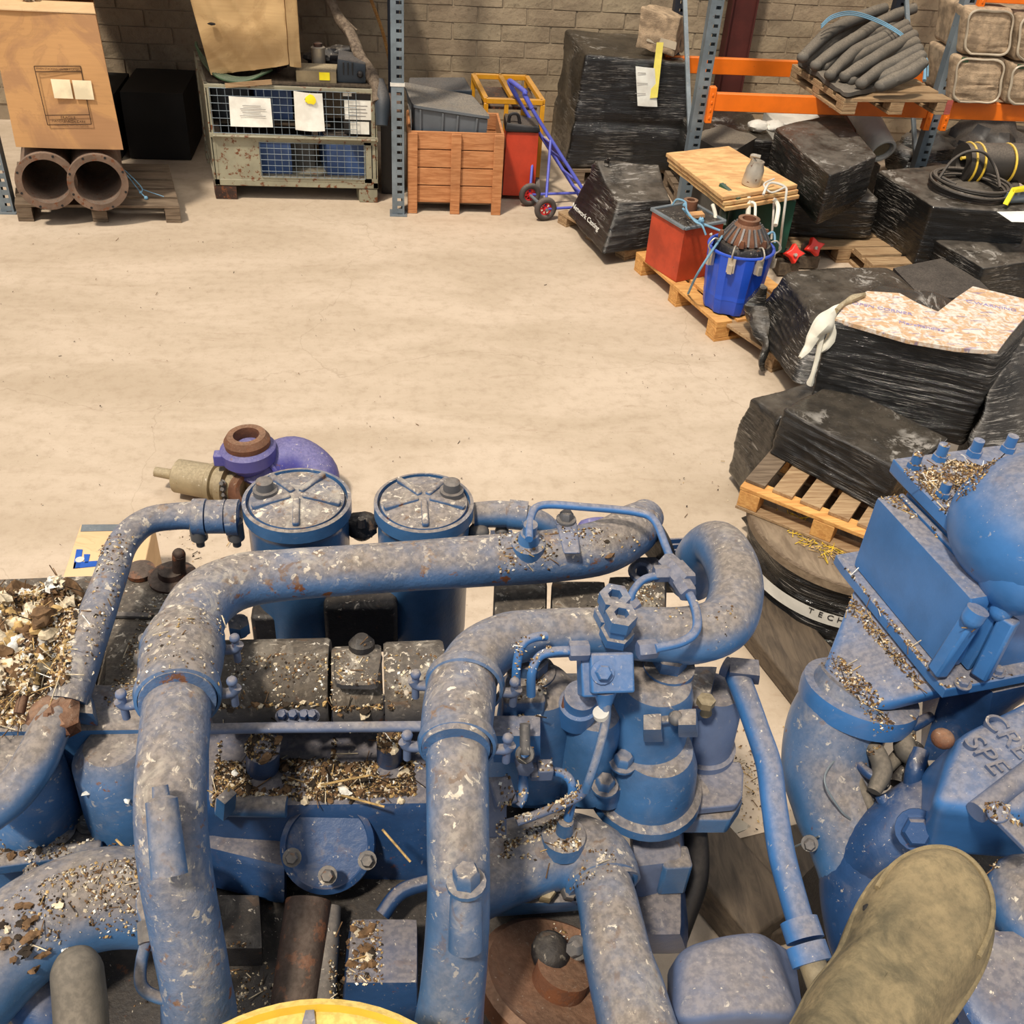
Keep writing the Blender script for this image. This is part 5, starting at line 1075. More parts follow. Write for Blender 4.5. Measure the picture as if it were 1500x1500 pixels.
# crankcase and bed
part('sump', B().rbox([(-.1, .5, .2), (.42, .5, .2), (.42, 1.5, .2), (-.1, 1.5, .2)], [(-.1, .5, .78), (.42, .5, .74), (.42, 1.5, .74), (-.1, 1.5, .78)], 5, .9), 'grease_black')
part('crankcase', B().rbox([(-1.75, .25, .28), (.40, .25, .28), (.40, 1.30, .28), (-1.75, 1.30, .28)], [(-1.75, .35, .92), (.38, .35, .92), (.38, 1.36, 1.0), (-1.75, 1.36, 1.0)], 6, .93), 'grease_black')
for y in (.45, 1.25): part('bed_rail', B().box((-.76, y, .20), (2.1, .12, .15)), 'blue_paint_dark', bevel=.01)
for x in (-1.5, -.2):
    single('support_timber', B().box((x, .85, .06), (.18, 1.6, .12)), 'timber_grey', 'timber bearer on the floor under the left of the blue engine' if x < -1 else 'timber bearer on the floor under the middle of the blue engine', 'timber', bevel=.006)
# filters
def filt(px, py, half, z, lab, bolt_a):
    c = P(px, py, z); r = rad(c, half); H_ = .40
    f = part('filter_canister', B().lathe((c.x, c.y, z - H_), UP, [(r * .45, -.015), (r * .80, 0), (r * .93, .04), (r * .93, H_ - .05), (r * .96, H_ - .035), (r, H_ - .03), (r, H_), (r * .93, H_ + .002), (r * .92, H_ - .012), (0, H_ - .008)], 48), 'blue_paint')
    lid = obj('filter_lid', B().lathe((c.x, c.y, z - .012), UP, [(r * .88, 0), (r * .87, .012), (r * .5, .020), (0, .024)], 40), 'blue_paint_messy', f)
    for k in range(5):
        a = bolt_a + .6 + k * 2 * math.pi / 5; d = Vector((math.cos(a), math.sin(a), 0))
        obj('lid_rib', B().beam(Vector((c.x, c.y, z + .012)) + d * r * .12, Vector((c.x, c.y, z + .006)) + d * r * .84, .014, .014), 'blue_paint_messy', f, .004)
    bp = Vector((c.x, c.y, z + .004)) + Vector((math.cos(bolt_a), math.sin(bolt_a), 0)) * r * .60
    obj('plug_bolt', B().lathe(bp, UP, [(.026, 0), (.026, .012), (.019, .013), (.018, .032), (.012, .036), (0, .036)], 18), 'steel_bolt', f)
    return c, r
fc1, fr1 = filt(435, 731, 79, 1.47, '', 2.9); fc2, fr2 = filt(621, 735, 73, 1.47, '', .35)
SURF.append((B().lathe((fc1.x, fc1.y, 1.476), UP, [(fr1 * .9, 0), (0, .002)], 20), 'x')); SURF.append((B().lathe((fc2.x, fc2.y, 1.476), UP, [(fr2 * .9, 0), (0, .002)], 20), 'x'))
part('filter_bridge', B().box(((fc1.x + fc2.x) / 2, fc1.y, 1.12), (abs(fc2.x - fc1.x), .12, .12)), 'blue_paint_dark', bevel=.01)
part('valve_knob', B().ball(P(530, 770, 1.38), (.038, .035, .03), 14, 10, lump=.2).cyl(P(530, 775, 1.24), P(530, 772, 1.38), .03).lathe(P(530, 770, 1.405), UP, [(.012, 0), (.008, .02), (0, .02)], 8), 'grease_black')
part('filter_bracket', B().box(P(530, 900, 1.20), (.16, .10, .14)).box(P(470, 915, 1.16), (.30, .05, .10)), 'grease_black', bevel=.01)
# thin pipe C, left: from filter to bracket and onward
part('oil_pipe', TT([(352, 757, 1.44, 22), (310, 756, 1.44, 23), (262, 756, 1.44, 20), (215, 764, 1.44, 20), (180, 796, 1.43, 22), (160, 850, 1.42, 24), (135, 920, 1.41, 27), (112, 985, 1.40, 30), (98, 1030, 1.38, 30)]), 'blue_paint_messy')
for (x0, y0), (x1, y1), h in (((283, 757), (302, 757), 27), ((304, 757), (330, 757), 25), ((333, 758), (350, 758), 27)):
    a, c = P(x0, y0, 1.44), P(x1, y1, 1.44); part('pipe_sleeve', B().cyl(a, c, rad(a, h), seg=24), 'blue_paint_messy')
for x in (291, 345):
    a = P(x, 780, 1.41); part('clamp_screw', B().cyl(a + Vector((0, 0, .03)), a - Vector((0, .0, .015)), .018).cyl(a - Vector((0, 0, .015)), a - Vector((0, 0, .035)), .009), 'steel_bolt')
part('pipe_bracket', B().rbox([P(52, 1058, 1.30), P(150, 1075, 1.30), P(140, 1030, 1.28), P(60, 1018, 1.28)], [P(50, 1036, 1.38), P(138, 1046, 1.38), P(132, 1012, 1.38), P(58, 1014, 1.38)], 6, .88), 'blue_paint_messy')
part('lower_oil_pipe', TT([(88, 1040, 1.38, 26), (72, 1072, 1.38, 29), (50, 1118, 1.36, 31), (15, 1165, 1.33, 31), (-40, 1205, 1.30, 32)]), 'blue_paint')
part('rubber_joint', B().ball(P(80, 1052, 1.385), (.045, .05, .03), 16, 10, lump=.5), 'rust')
# pipe A
part('coolant_pipe', TT([(948, 755, 1.45, 26), (925, 778, 1.46, 38), (880, 802, 1.47, 40), (800, 815, 1.47, 39), (700, 822, 1.47, 38), (600, 829, 1.47, 37), (500, 836, 1.47, 37), (420, 842, 1.47, 38), (350, 852, 1.47, 41), (300, 880, 1.475, 46), (275, 925, 1.48, 49), (268, 960, 1.49, 52)], 32, 6), 'blue_paint_messy')
part('rubber_coupling', TT([(272, 935, 1.485, 56), (266, 965, 1.50, 60), (262, 1000, 1.51, 58), (260, 1030, 1.52, 55)], 32), 'blue_paint_messy', label='dusty blue-grey rubber coupling')
part('coolant_pipe_leg', TT([(261, 1000, 1.50, 48), (257, 1060, 1.51, 50), (251, 1130, 1.50, 51), (250, 1200, 1.465, 52), (258, 1280, 1.40, 52), (272, 1360, 1.32, 51), (285, 1430, 1.25, 50), (292, 1490, 1.17, 54)], 32), 'blue_paint_messy')
def clampring(px0, py0, px1, py1, z0, z1, half, w_, sides=(-1, 1)):
    a, c = P(px0, py0, z0), P(px1, py1, z1); ax = (c - a).normalized(); r = rad(a, half); b = B()
    b.lathe(a - ax * w_ / 2, ax, [(r * .97, 0), (r * 1.05, .002), (r * 1.09, w_ / 2), (r * 1.05, w_ - .002), (r * .97, w_), (r * .97, 0)], 40)
    cl = part('hose_clamp', b, 'blue_paint'); X_ = Vector((1, 0, 0)) - ax * ax.x; X_.normalize()
    for s in sides:
        e = a + X_ * r * 1.12 * s + Vector((0, 0, -.012))
        obj('clamp_bolt', B().tube([e - X_ * .012 * s, e + X_ * .012 * s, e + X_ * .02 * s + Vector((0, 0, .012))], .009, 10).cyl(e + X_ * .014 * s + Vector((0, 0, -.03)), e + X_ * .014 * s + Vector((0, 0, .026)), .0065).ball(e + X_ * .014 * s + Vector((0, 0, .026)), .0095, 10, 6), 'blue_grey_paint', cl)
clampring(268, 950, 264, 990, 1.49, 1.505, 56, .03, (1,)); clampring(261, 1016, 259, 1060, 1.515, 1.52, 58, .035)
a = P(236, 1190, 1.49); part('stub_boss', B().lathe(P(246, 1262, 1.50), P(238, 1185, 1.545) - P(246, 1262, 1.50), [(rad(a, 25), -.02), (rad(a, 23), .05), (rad(a, 22), .085), (rad(a, 12), .09), (rad(a, 11), .105), (0, .105)], 24), 'blue_paint')
# pipe B with U bend
part('coolant_pipe_right', TT([(1012, 850, 1.28, 34), (1028, 812, 1.40, 36), (1052, 800, 1.47, 37), (1072, 830, 1.49, 39), (1078, 870, 1.50, 40), (1062, 912, 1.50, 42), (1015, 930, 1.50, 43), (950, 929, 1.50, 40), (880, 926, 1.50, 36), (800, 928, 1.50, 36), (740, 938, 1.50, 40), (700, 965, 1.50, 45), (678, 1005, 1.505, 47), (670, 1040, 1.51, 48)], 32), 'blue_paint')
part('rubber_coupling', TT([(680, 990, 1.505, 49), (673, 1030, 1.515, 53), (669, 1065, 1.52, 53), (668, 1100, 1.52, 50)], 32), 'blue_paint_messy')
part('coolant_pipe_leg', TT([(669, 1080, 1.51, 46), (670, 1140, 1.495, 46), (671, 1220, 1.46, 46), (672, 1300, 1.41, 46), (670, 1360, 1.35, 47), (664, 1440, 1.27, 48), (655, 1520, 1.18, 52)], 32), 'blue_paint')
clampring(681, 1002, 676, 1035, 1.507, 1.512, 54, .024); clampring(670, 1088, 668, 1140, 1.515, 1.515, 54, .024)
a = P(683, 1300, 1.47); part('drain_boss', B().lathe(P(682, 1370, 1.40), P(683, 1295, 1.47) - P(682, 1370, 1.40), [(rad(a, 26), -.02), (rad(a, 24), .06), (rad(a, 22), .085), (rad(a, 18), .088), (0, .09)], 24).hexbolt(P(683, 1296, 1.475), P(683, 1270, 1.50) - P(683, 1296, 1.46), .020, .028), 'blue_paint')
# dusty barrel covers between the legs
for x0, x1, h, y0 in ((318, 484, 64, 998), (488, 560, 60, 1004), (563, 650, 63, 1000)):
    a, c = P(x0, y0 + 4, 1.30), P(x1, y0, 1.30); r = rad(a, h)
    o = part('manifold_cover', B().lathe(a, c - a, [(r * .96, 0), (r, .006), (r, (c - a).length - .006), (r * .96, (c - a).length)], 48), 'dirty_cover')
q = P(530, 951, 1.385); part('cover_knob', B().lathe(q, (0, .2, 1), [(.025, 0), (.025, .015), (.012, .03), (0, .03)], 14), 'grease_black')
part('rounded_plate', B().rbox([P(490, 1010, 1.375), P(556, 1012, 1.375), P(562, 955, 1.375), P(488, 955, 1.375)], [P(492, 1002, 1.392), P(550, 1002, 1.392), P(560, 948, 1.392), P(490, 948, 1.392)], 6, .7), 'dirty_cover')
for k, x in enumerate((414, 430, 446, 458)): part('terminal_bolt', B().hexbolt(P(x, 1050, 1.355), (0, -.5, 1), .009, .02), 'blue_paint_dark')
part('control_rod', TT([(300, 1068, 1.36, 8), (400, 1066, 1.36, 8), (520, 1065, 1.36, 8), (630, 1064, 1.36, 8)], 12), 'blue_grey_paint')
for x, y, h in ((385, 1095, 24), (570, 1085, 18)): part('stub_pipe', B().cyl(P(x, y + 40, 1.13), P(x, y, 1.26), rad(P(x, y, 1.2), h), seg=20), 'blue_paint_dark')
# valley and block front
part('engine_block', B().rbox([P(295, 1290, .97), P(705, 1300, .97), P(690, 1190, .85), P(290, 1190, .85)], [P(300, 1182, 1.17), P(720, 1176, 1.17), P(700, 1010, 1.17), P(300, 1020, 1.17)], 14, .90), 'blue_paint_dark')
fcx = P(480, 1238, 1.10); nx = Vector((0, -.62, .78))
part('round_cover', B().lathe(fcx - nx * .012, nx, [(rad(fcx, 70), 0), (rad(fcx, 68), .022), (rad(fcx, 60), .028), (rad(fcx, 58), .022), (0, .022)], 40), 'blue_paint_dark')
for dx, dy in ((-52, 18), (58, 22), (0, 44)): part('cover_bolt', B().hexbolt(P(480 + dx, 1238 + dy, 1.12), nx, .012, .016), 'steel_bolt')
part('lower_arch', TT([(560, 1340, 1.04, 12), (590, 1305, 1.06, 12), (650, 1290, 1.07, 12), (700, 1300, 1.06, 12)], 12), 'blue_paint_dark')
part('lifting_lug', B().beam(P(330, 1190, 1.18), P(332, 1165, 1.24), .03, .02).cyl(P(318, 1180, 1.17), P(420, 1182, 1.17), .02), 'blue_paint')
part('casing_flange', B().rbox([P(300, 1300, 1.0), P(420, 1330, 1.0), P(420, 1250, .95), P(300, 1230, .95)], [P(300, 1240, 1.10), P(420, 1270, 1.08), P(420, 1200, 1.08), P(300, 1190, 1.08)], 8, .8), 'blue_paint_dark')
# members in the dark gap
part('push_rod_tube', B().cyl(P(452, 1320, 1.05), P(425, 1520, .98), rad(P(440, 1400, 1.0), 34), seg=24), 'rust_dark'); part('push_rod_tube', B().cyl(P(482, 1330, 1.03), P(470, 1520, .98), rad(P(470, 1400, 1.0), 18), seg=18), 'steel_bolt')
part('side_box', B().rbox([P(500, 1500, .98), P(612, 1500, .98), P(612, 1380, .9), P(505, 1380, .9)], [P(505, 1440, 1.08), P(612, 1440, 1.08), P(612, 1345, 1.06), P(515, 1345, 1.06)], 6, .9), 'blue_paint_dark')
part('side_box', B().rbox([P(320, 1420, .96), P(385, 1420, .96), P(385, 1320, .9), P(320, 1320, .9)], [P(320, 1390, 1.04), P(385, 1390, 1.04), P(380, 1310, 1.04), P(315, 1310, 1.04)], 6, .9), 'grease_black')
# left head
part('cylinder_head', B().rbox([P(-60, 1190, 1.05), P(215, 1190, 1.05), P(260, 1000, .95), P(-40, 1010, .95)], [P(-60, 1072, 1.33), P(215, 1068, 1.33), P(250, 1000, 1.33), P(-60, 1010, 1.33)], 12, .9), 'blue_paint')
part('head_ledge', B().rbox([P(-60, 1330, .98), P(215, 1320, .98), P(215, 1180, .9), P(-60, 1180, .9)], [P(-60, 1270, 1.12), P(212, 1240, 1.12), P(215, 1160, 1.12), P(-60, 1175, 1.12)], 10, .88), 'blue_paint')
for k, (x, y) in enumerate(((172, 1080), (30, 1090))): 
    a = P(x, y, 1.30); part('head_barrel', B().lathe((a.x, a.y - .03, 1.08), UP, [(.085, 0), (.08, .03), (.075, .2), (.05, .235), (0, .235)], 30), 'blue_paint')
part('stud_post', B().lathe(P(75, 1215, 1.13), UP, [(.045, 0), (.03, .015), (.026, .08), (.018, .085), (.018, .10), (0, .10)], 18), 'blue_paint')
for x, y in ((20, 1240), (130, 1210), (176, 1225), (50, 1285)): part('ledge_bolt', B().hexbolt(P(x, y, 1.125), UP, .014, .022), 'steel_bolt')
part('raised_web', B().beam(P(-20, 1228, 1.13), P(110, 1205, 1.13), .04, .03).beam(P(-20, 1268, 1.13), P(150, 1245, 1.13), .03, .03), 'blue_paint', bevel=.006)
# dark dusty tops
part('top_cover', B().rbox([P(120, 1050, 1.22), P(260, 1060, 1.22), P(310, 850, 1.15), P(150, 860, 1.15)], [P(150, 1030, 1.33), P(262, 1040, 1.33), P(300, 835, 1.27), P(165, 850, 1.27)], 12, .93), 'dirty_cover')
part('top_cover', B().rbox([P(-60, 1060, 1.22), P(140, 1050, 1.22), P(150, 850, 1.15), P(-60, 860, 1.15)], [P(-60, 1030, 1.29), P(140, 1030, 1.29), P(150, 842, 1.25), P(-60, 850, 1.25)], 8, .95), 'dirty_cover')
part('oil_cap', B().lathe(P(254, 850, 1.275), UP, [(.05, 0), (.052, .012), (.04, .018), (.03, .018), (.028, .032), (0, .034)], 26), 'rust_dark')
part('oil_cap', B().lathe(P(206, 840, 1.275), UP, [(.03, 0), (.032, .012), (.012, .02), (0, .02)], 20), 'rust_dark')
part('stud', B().cyl(P(262, 838, 1.30), P(262, 812, 1.36), .014).ball(P(262, 812, 1.36), .014, 10, 6), 'rust_dark')
part('fuel_rail', B().beam(P(88, 1010, 1.33), P(118, 905, 1.33), .05, .05), 'blue_paint_messy', bevel=.012)
part('upper_strip', B().beam(P(150, 900, 1.30), P(250, 903, 1.30), .012, .006), 'steel_bolt')
part('small_valve', B().cyl(P(212, 955, 1.34), P(212, 935, 1.39), .012).ball(P(212, 963, 1.345), (.022, .02, .02), 12, 8), 'steel_bolt')
part('union_fitting', B().cyl(P(350, 905, 1.38), P(352, 930, 1.34), .014).lathe(P(351, 925, 1.36), UP, [(.022, 0), (.022, .025), (0, .03)], 6), 'blue_paint')
# lower left manifold
part('exhaust_manifold', TT([(-60, 1460, 1.12, 80), (10, 1390, 1.16, 76), (70, 1345, 1.18, 74), (140, 1318, 1.18, 73), (205, 1315, 1.16, 70), (260, 1325, 1.12, 66)], 32), 'blue_paint')
part('exhaust_branch', TT([(-60, 1420, 1.04, 40), (10, 1432, 1.06, 42), (60, 1470, 1.05, 42), (80, 1540, 1.0, 42)], 26), 'blue_paint_dark')
part('drain_tube', TT([(222, 1290, 1.33, 8), (207, 1320, 1.33, 8), (214, 1350, 1.32, 8), (216, 1372, 1.31, 8)], 10).add(*(lambda b: (b.v, b.f))(TT([(216, 1375, 1.31, 9), (207, 1410, 1.28, 9), (208, 1445, 1.26, 9), (235, 1462, 1.24, 9), (285, 1468, 1.22, 9), (312, 1490, 1.18, 9)], 10))), 'blue_paint')
part('tube_nut', B().cyl(P(213, 1350, 1.32), P(215, 1382, 1.31), rad(P(213, 1350, 1.32), 12), seg=6), 'steel_bolt')
# ---- pipe A fittings
part('sensor_boss', B().lathe(P(772, 812, 1.49), (0, -.12, 1), [(.034, 0), (.034, .035), (.022, .04), (.018, .06), (.014, .062), (.014, .085), (0, .085)], 20), 'blue_paint')
part('strap_bracket', B().hexa([P(826, 812, 1.525), P(850, 812, 1.525), P(845, 766, 1.52), P(815, 770, 1.52)], [P(826, 810, 1.532), P(850, 810, 1.532), P(845, 764, 1.528), P(815, 768, 1.528)]).hexa([P(815, 770, 1.44), P(845, 766, 1.44), P(843, 758, 1.44), P(813, 761, 1.44)], [P(815, 769, 1.53), P(845, 765, 1.53), P(843, 757, 1.53), P(813, 760, 1.53)]), 'blue_grey_paint', bevel=.004)
part('bracket_bolt', B().hexbolt(P(829, 762, 1.53), UP, .014, .018), 'steel_bolt')
part('end_flange', B().lathe(P(950, 790, 1.42), (.75, .35, .25), [(0, 0), (.075, 0), (.075, .016), (0, .016)], 30), 'grease_black')
part('return_pipe', TT([(692, 755, 1.42, 19), (730, 753, 1.42, 20), (765, 756, 1.42, 18), (795, 766, 1.40, 16), (812, 785, 1.36, 16)], 20), 'blue_paint')
part('pipe_sleeve', B().cyl(P(745, 753, 1.42), P(772, 756, 1.42), rad(P(745, 753, 1.42), 22), seg=22), 'blue_paint')
part('drain_cock', B().ball(P(701, 780, 1.39), .024, 12, 8).cyl(P(701, 780, 1.39), P(704, 796, 1.35), .012), 'steel_bolt'); part('drain_cock', B().ball(P(735, 778, 1.38), .016, 12, 8).cyl(P(735, 778, 1.38), P(738, 792, 1.34), .009), 'steel_bolt')
part('bright_tag', B().box(P(797, 780, 1.37), (.05, .01, .03)).box(P(735, 785, 1.33), (.05, .03, .01)), 'blue_paint_clean')
# finned cooler behind the fittings
part('finned_cooler', B().rbox([P(960, 870, 1.15), P(1030, 870, 1.15), P(1020, 790, 1.15), P(955, 790, 1.15)], [P(960, 840, 1.26), P(1035, 840, 1.26), P(1020, 790, 1.26), P(960, 790, 1.26)], 4, .9), 'grease_black')
for k in range(7): part('cooler_fin', B().beam(P(970 + 1.5 * k, 795 + 8 * k, 1.27), P(1018 + 1.5 * k, 792 + 8 * k, 1.27), .005, .02), 'blue_paint_dark')
part('blue_fins', B().ball(P(878, 768, 1.36), (.05, .02, .015), 14, 8), 'valve_purple')
# dusty plates behind pipe B
for x0, x1, y0, y1, z in ((724, 800, 850, 905, 1.37), (808, 885, 852, 900, 1.37), (892, 975, 845, 900, 1.37)):
    part('rocker_cover', B().rbox([P(x0 - 4, y1 + 30, z - .10), P(x1, y1 + 30, z - .10), P(x1 + 2, y0, z - .12), P(x0, y0, z - .12)], [P(x0, y1, z), P(x1, y1, z), P(x1, y0, z), P(x0, y0, z)], 8, .88), 'dirty_cover')
part('lifting_hole_plate', B().ring(P(940, 838, 1.38), (0, -.3, 1), .022, .008, 20, 7).box(P(952, 838, 1.35), (.07, .03, .06)), 'blue_grey_paint')
# ---- thin injector pipes
def pipe(pts, h, m='blue_paint_clean', z=None): return part('fuel_line', TT([(x, y, z_, h) for x, y, z_ in pts], 10), m)
pipe([(775, 790, 1.57), (778, 757, 1.57), (795, 740, 1.57), (860, 743, 1.57), (930, 750, 1.57), (958, 762, 1.57), (975, 800, 1.57), (985, 828, 1.57)], 6)
pipe([(1003, 858, 1.57), (1018, 890, 1.57), (1020, 922, 1.57), (1000, 940, 1.57), (960, 950, 1.57)], 7)
pipe([(975, 842, 1.57), (945, 848, 1.57), (928, 865, 1.56), (922, 885, 1.54)], 6)
pipe([(756, 1015, 1.48), (757, 975, 1.53), (765, 945, 1.56), (782, 934, 1.565), (800, 932, 1.56)], 7)
pipe([(778, 1018, 1.48), (779, 985, 1.53), (790, 962, 1.55), (812, 954, 1.56), (845, 953, 1.56)], 7)
pipe([(886, 1010, 1.50), (888, 1050, 1.46), (877, 1100, 1.42), (864, 1140, 1.38), (858, 1158, 1.35)], 7, 'blue_paint')
pipe([(860, 1152, 1.36), (845, 1168, 1.33), (800, 1188, 1.31), (757, 1204, 1.30)], 7, 'blue_grey_paint')
pipe([(805, 1130, 1.33), (826, 1134, 1.34), (838, 1150, 1.33), (836, 1180, 1.29), (832, 1200, 1.26)], 7)
pipe([(768, 1060, 1.42), (769, 1105, 1.37), (766, 1140, 1.33), (766, 1165, 1.31), (758, 1180, 1.30)], 8)
for x, y, z, r_, d in ((984, 830, 1.57, .020, (.3, -.6, 0)), (996, 844, 1.57, .024, (.3, -.8, 0)), (970, 840, 1.57, .016, (1, 0, 0)), (1003, 862, 1.57, .018, (.2, -1, 0)), (948, 951, 1.56, .017, (1, .1, 0)), (848, 953, 1.56, .017, (1, 0, 0)), (922, 893, 1.53, .020, (0, 0, 1)), (768, 1120, 1.355, .017, (0, -.8, .4)), (790, 1130, 1.34, .016, (1, 0, 0))):
    p = P(x, y, z); d = Vector(d).normalized(); part('union_nut', B().lathe(p - d * r_, d, [(r_ * .9, 0), (r_, .002), (r_, r_ * 1.8), (r_ * .9, r_ * 2)], 6), 'blue_grey_paint')
for x, y in ((893, 893), (902, 920)):
    p = P(x, y + 14, 1.545); part('banjo_fitting', B().lathe(p, (0, -.15, 1), [(.030, 0), (.030, .02), (.024, .022), (.024, .04), (.028, .042), (.028, .068), (.013, .069), (.013, .05), (0, .05)], 6), 'blue_paint')
# valve block
vb0 = P(893, 985, 1.52); vn = Vector((0.02, -.72, .69)).normalized(); vx = Vector((1, 0, 0)); vy = vn.cross(vx)
part('valve_block', B().box(vb0, (.075, .068, .05), Matrix((vx, vy, vn)).transposed()).box(P(865, 990, 1.505), (.04, .07, .045), Matrix((vx, vy, vn)).transposed()), 'blue_paint_clean', bevel=.004)
part('block_bolt', B().hexbolt(P(882, 985, 1.54), vn, .014, .016, True), 'blue_paint_clean')
part('block_nose', B().lathe(P(886, 1010, 1.50), P(886, 1030, 1.475) - P(886, 1010, 1.50), [(.022, 0), (.012, .03), (.009, .05)], 10), 'blue_paint_clean')
part('white_cap_joint', B().cyl(P(880, 1043, 1.47), P(881, 1048, 1.46), .014), 'chipped_white')
# ---- fuel pump / right head casting
hm = 'blue_paint'
part('pump_body', B().rbox([P(735, 1190, 1.10), P(1010, 1195, 1.10), P(1030, 1000, 1.0), P(730, 1000, 1.0)], [P(740, 1075, 1.32), P(1000, 1085, 1.32), P(1030, 985, 1.34), P(735, 985, 1.34)], 16, .84), hm)
def lobe(px, py, z, r0, hgt, m=hm, k=1.0):
    c = P(px, py, z); return part('pump_dome', B().lathe((c.x, c.y, z - hgt), UP, [(r0 * 1.3, 0), (r0 * 1.28, .02), (r0 * 1.08, .05), (r0 * 1.04, hgt * .6), (r0 * 1.0, hgt * .85), (r0 * .88, hgt * .97), (r0 * .7, hgt), (r0 * .3, hgt + .002), (0, hgt)], 40), m)
lobe(962, 992, 1.44, .074, .26); lobe(790, 1000, 1.42, .07, .24); lobe(872, 1040, 1.38, .052, .2)
c = P(960, 1078, 1.30); part('pump_skirt', B().lathe((c.x, c.y, 1.14), (0, -.1, 1), [(.115, 0), (.112, .02), (.098, .03), (.088, .10), (.07, .15), (0, .16)], 36), hm)
part('pump_foot', B().rbox([P(865, 1190, 1.10), P(1020, 1185, 1.10), P(1020, 1120, 1.08), P(865, 1120, 1.08)], [P(865, 1165, 1.155), P(1015, 1158, 1.155), P(1015, 1095, 1.155), P(870, 1110, 1.155)], 6, .85), hm)
part('pump_foot', B().cyl(P(955, 1195, 1.09), P(1030, 1160, 1.10), .030, seg=16), hm)
for x, y, z, r_ in ((778, 982, 1.425, .030), (980, 975, 1.445, .032)):
    part('head_nut', B().lathe(P(x, y, z), UP, [(r_ * 1.5, -.012), (r_ * 1.5, .002), (r_ * 1.25, .003)], 24).lathe(P(x, y, z), UP, [(r_, 0), (r_, .028), (r_ * .85, .032)], 6).lathe(P(x, y, z), UP, [(r_ * .5, .03), (r_ * .5, .042), (0, .042)], 14), 'blue_paint_messy')
part('sight_plug', B().lathe(P(848, 1030, 1.42), (0, -.25, 1), [(.036, -.05), (.036, .0), (.030, .004), (.030, .03), (0, .032)], 26), 'blue_paint_clean')
for (x, y) in ((957, 1062), (1008, 1055)):
    part('lever_lug', B().rbox([P(x - 15, y + 26, 1.36), P(x + 15, y + 26, 1.36), P(x + 15, y, 1.36), P(x - 15, y, 1.36)], [P(x - 15, y + 7, 1.43), P(x + 12, y + 7, 1.43), P(x + 12, y - 18, 1.43), P(x - 15, y - 16, 1.43)], 4, .85), hm)
part('lever_pin', B().cyl(P(960, 1056, 1.405), P(1008, 1048, 1.405), .010), 'blue_paint_messy'); part('lever_pin_head', B().ball(P(990, 1052, 1.42), .014, 10, 8), 'steel_bolt')
for x, y, z in ((912, 1116, 1.27), (885, 1150, 1.23)):
    part('bolt_pocket', B().lathe(P(x, y + 10, z - .05), (0, -.1, 1), [(.040, 0), (.034, .05), (.024, .058), (.022, .054), (0, .054)], 24).hexbolt(P(x, y + 2, z + .012), (0, -.1, 1), .018, .022), 'blue_paint')
for x, y, w_ in ((765, 1040, .075),): part('pump_platform', B().box(P(x, y, 1.40), (w_, .04, .09)), 'blue_paint_messy', bevel=.006)
part('regulator_box', B().rbox([P(722, 1118, 1.33), P(792, 1118, 1.33), P(792, 1060, 1.33), P(722, 1060, 1.33)], [P(722, 1078, 1.42), P(792, 1078, 1.42), P(792, 1048, 1.42), P(722, 1048, 1.42)], 5, .93), 'blue_paint_clean')
part('needle_valve', B().cyl(P(769, 1060, 1.46), P(769, 1105, 1.42), .009).ring(P(769, 1105, 1.42), (0, -.6, .5), .012, .005, 14, 6), 'steel_bolt')
part('link_lever', B().beam(P(727, 1140, 1.34), P(727, 1225, 1.25), .035, .02).beam(P(730, 1140, 1.34), P(742, 1180, 1.31), .04, .02), 'blue_grey_paint', bevel=.004)
part('square_nut', B().box(P(798, 1128, 1.345), (.028, .028, .028)), 'blue_grey_paint', bevel=.003)
part('cable_drop', TT([(828, 1020, 1.44, 3), (826, 1035, 1.42, 4), (824, 1045, 1.40, 2)], 6), 'terracotta')
# right side filter bowl, fork plate, belt
c = P(1050, 1010, 1.30); part('fuel_bowl', B().lathe((c.x, c.y, 1.02), UP, [(.05, 0), (.062, .02), (.064, .09), (.07, .095), (.07, .115), (.062, .12), (.058, .24), (.045, .28), (0, .29)], 32), 'blue_grey_paint')
part('bowl_bracket', B().rbox([P(1000, 1060, 1.24), P(1040, 1060, 1.24), P(1045, 985, 1.24), P(1005, 985, 1.24)], [P(1000, 1035, 1.34), P(1036, 1035, 1.34), P(1052, 975, 1.34), P(1015, 975, 1.34)], 4, .85), 'blue_paint_messy')
part('bleed_screw', B().cyl(P(1032, 1025, 1.34), P(1034, 1045, 1.30), .012).lathe(P(1033, 1032, 1.34), UP, [(.018, 0), (.018, .015), (0, .018)], 6), 'brass_dusty')
pl = [(1010, 1185), (1080, 1178), (1088, 1165), (1090, 1130), (1085, 1115), (1005, 1108)]
part('fork_plate', B().prism([P(x, y, 1.12) for x, y in pl], (0, 0, -.025)), 'blue_grey_paint', bevel=.006)
part('fork_web', B().prism([P(x, y, 1.09) for x, y in ((1000, 1200), (1070, 1200), (1090, 1170), (1000, 1150))], (0, 0, -.05)), 'blue_paint', bevel=.006)
part('drive_belt', TT([(1010, 1180, 1.05, 16), (1020, 1230, .98, 18), (1018, 1290, .90, 19), (1000, 1340, .82, 20), (985, 1380, .75, 20)], 16), 'black_plastic', label='black rubber hose')
part('side_flange', B().rbox([P(930, 1330, .92), P(1000, 1310, .92), P(1010, 1200, .9), P(920, 1200, .9)], [P(930, 1270, 1.05), P(1000, 1262, 1.05), P(995, 1195, 1.08), P(920, 1195, 1.08)], 8, .82), 'blue_grey_paint')
part('flange_lug', B().box(P(985, 1275, 1.0), (.06, .05, .10)), 'blue_paint', bevel=.008)
part('side_boss', B().lathe(P(958, 1190, 1.12), (-.1, -.8, .5), [(.036, -.03), (.036, .0), (.030, .006), (0, .008)], 24), 'blue_paint_clean')
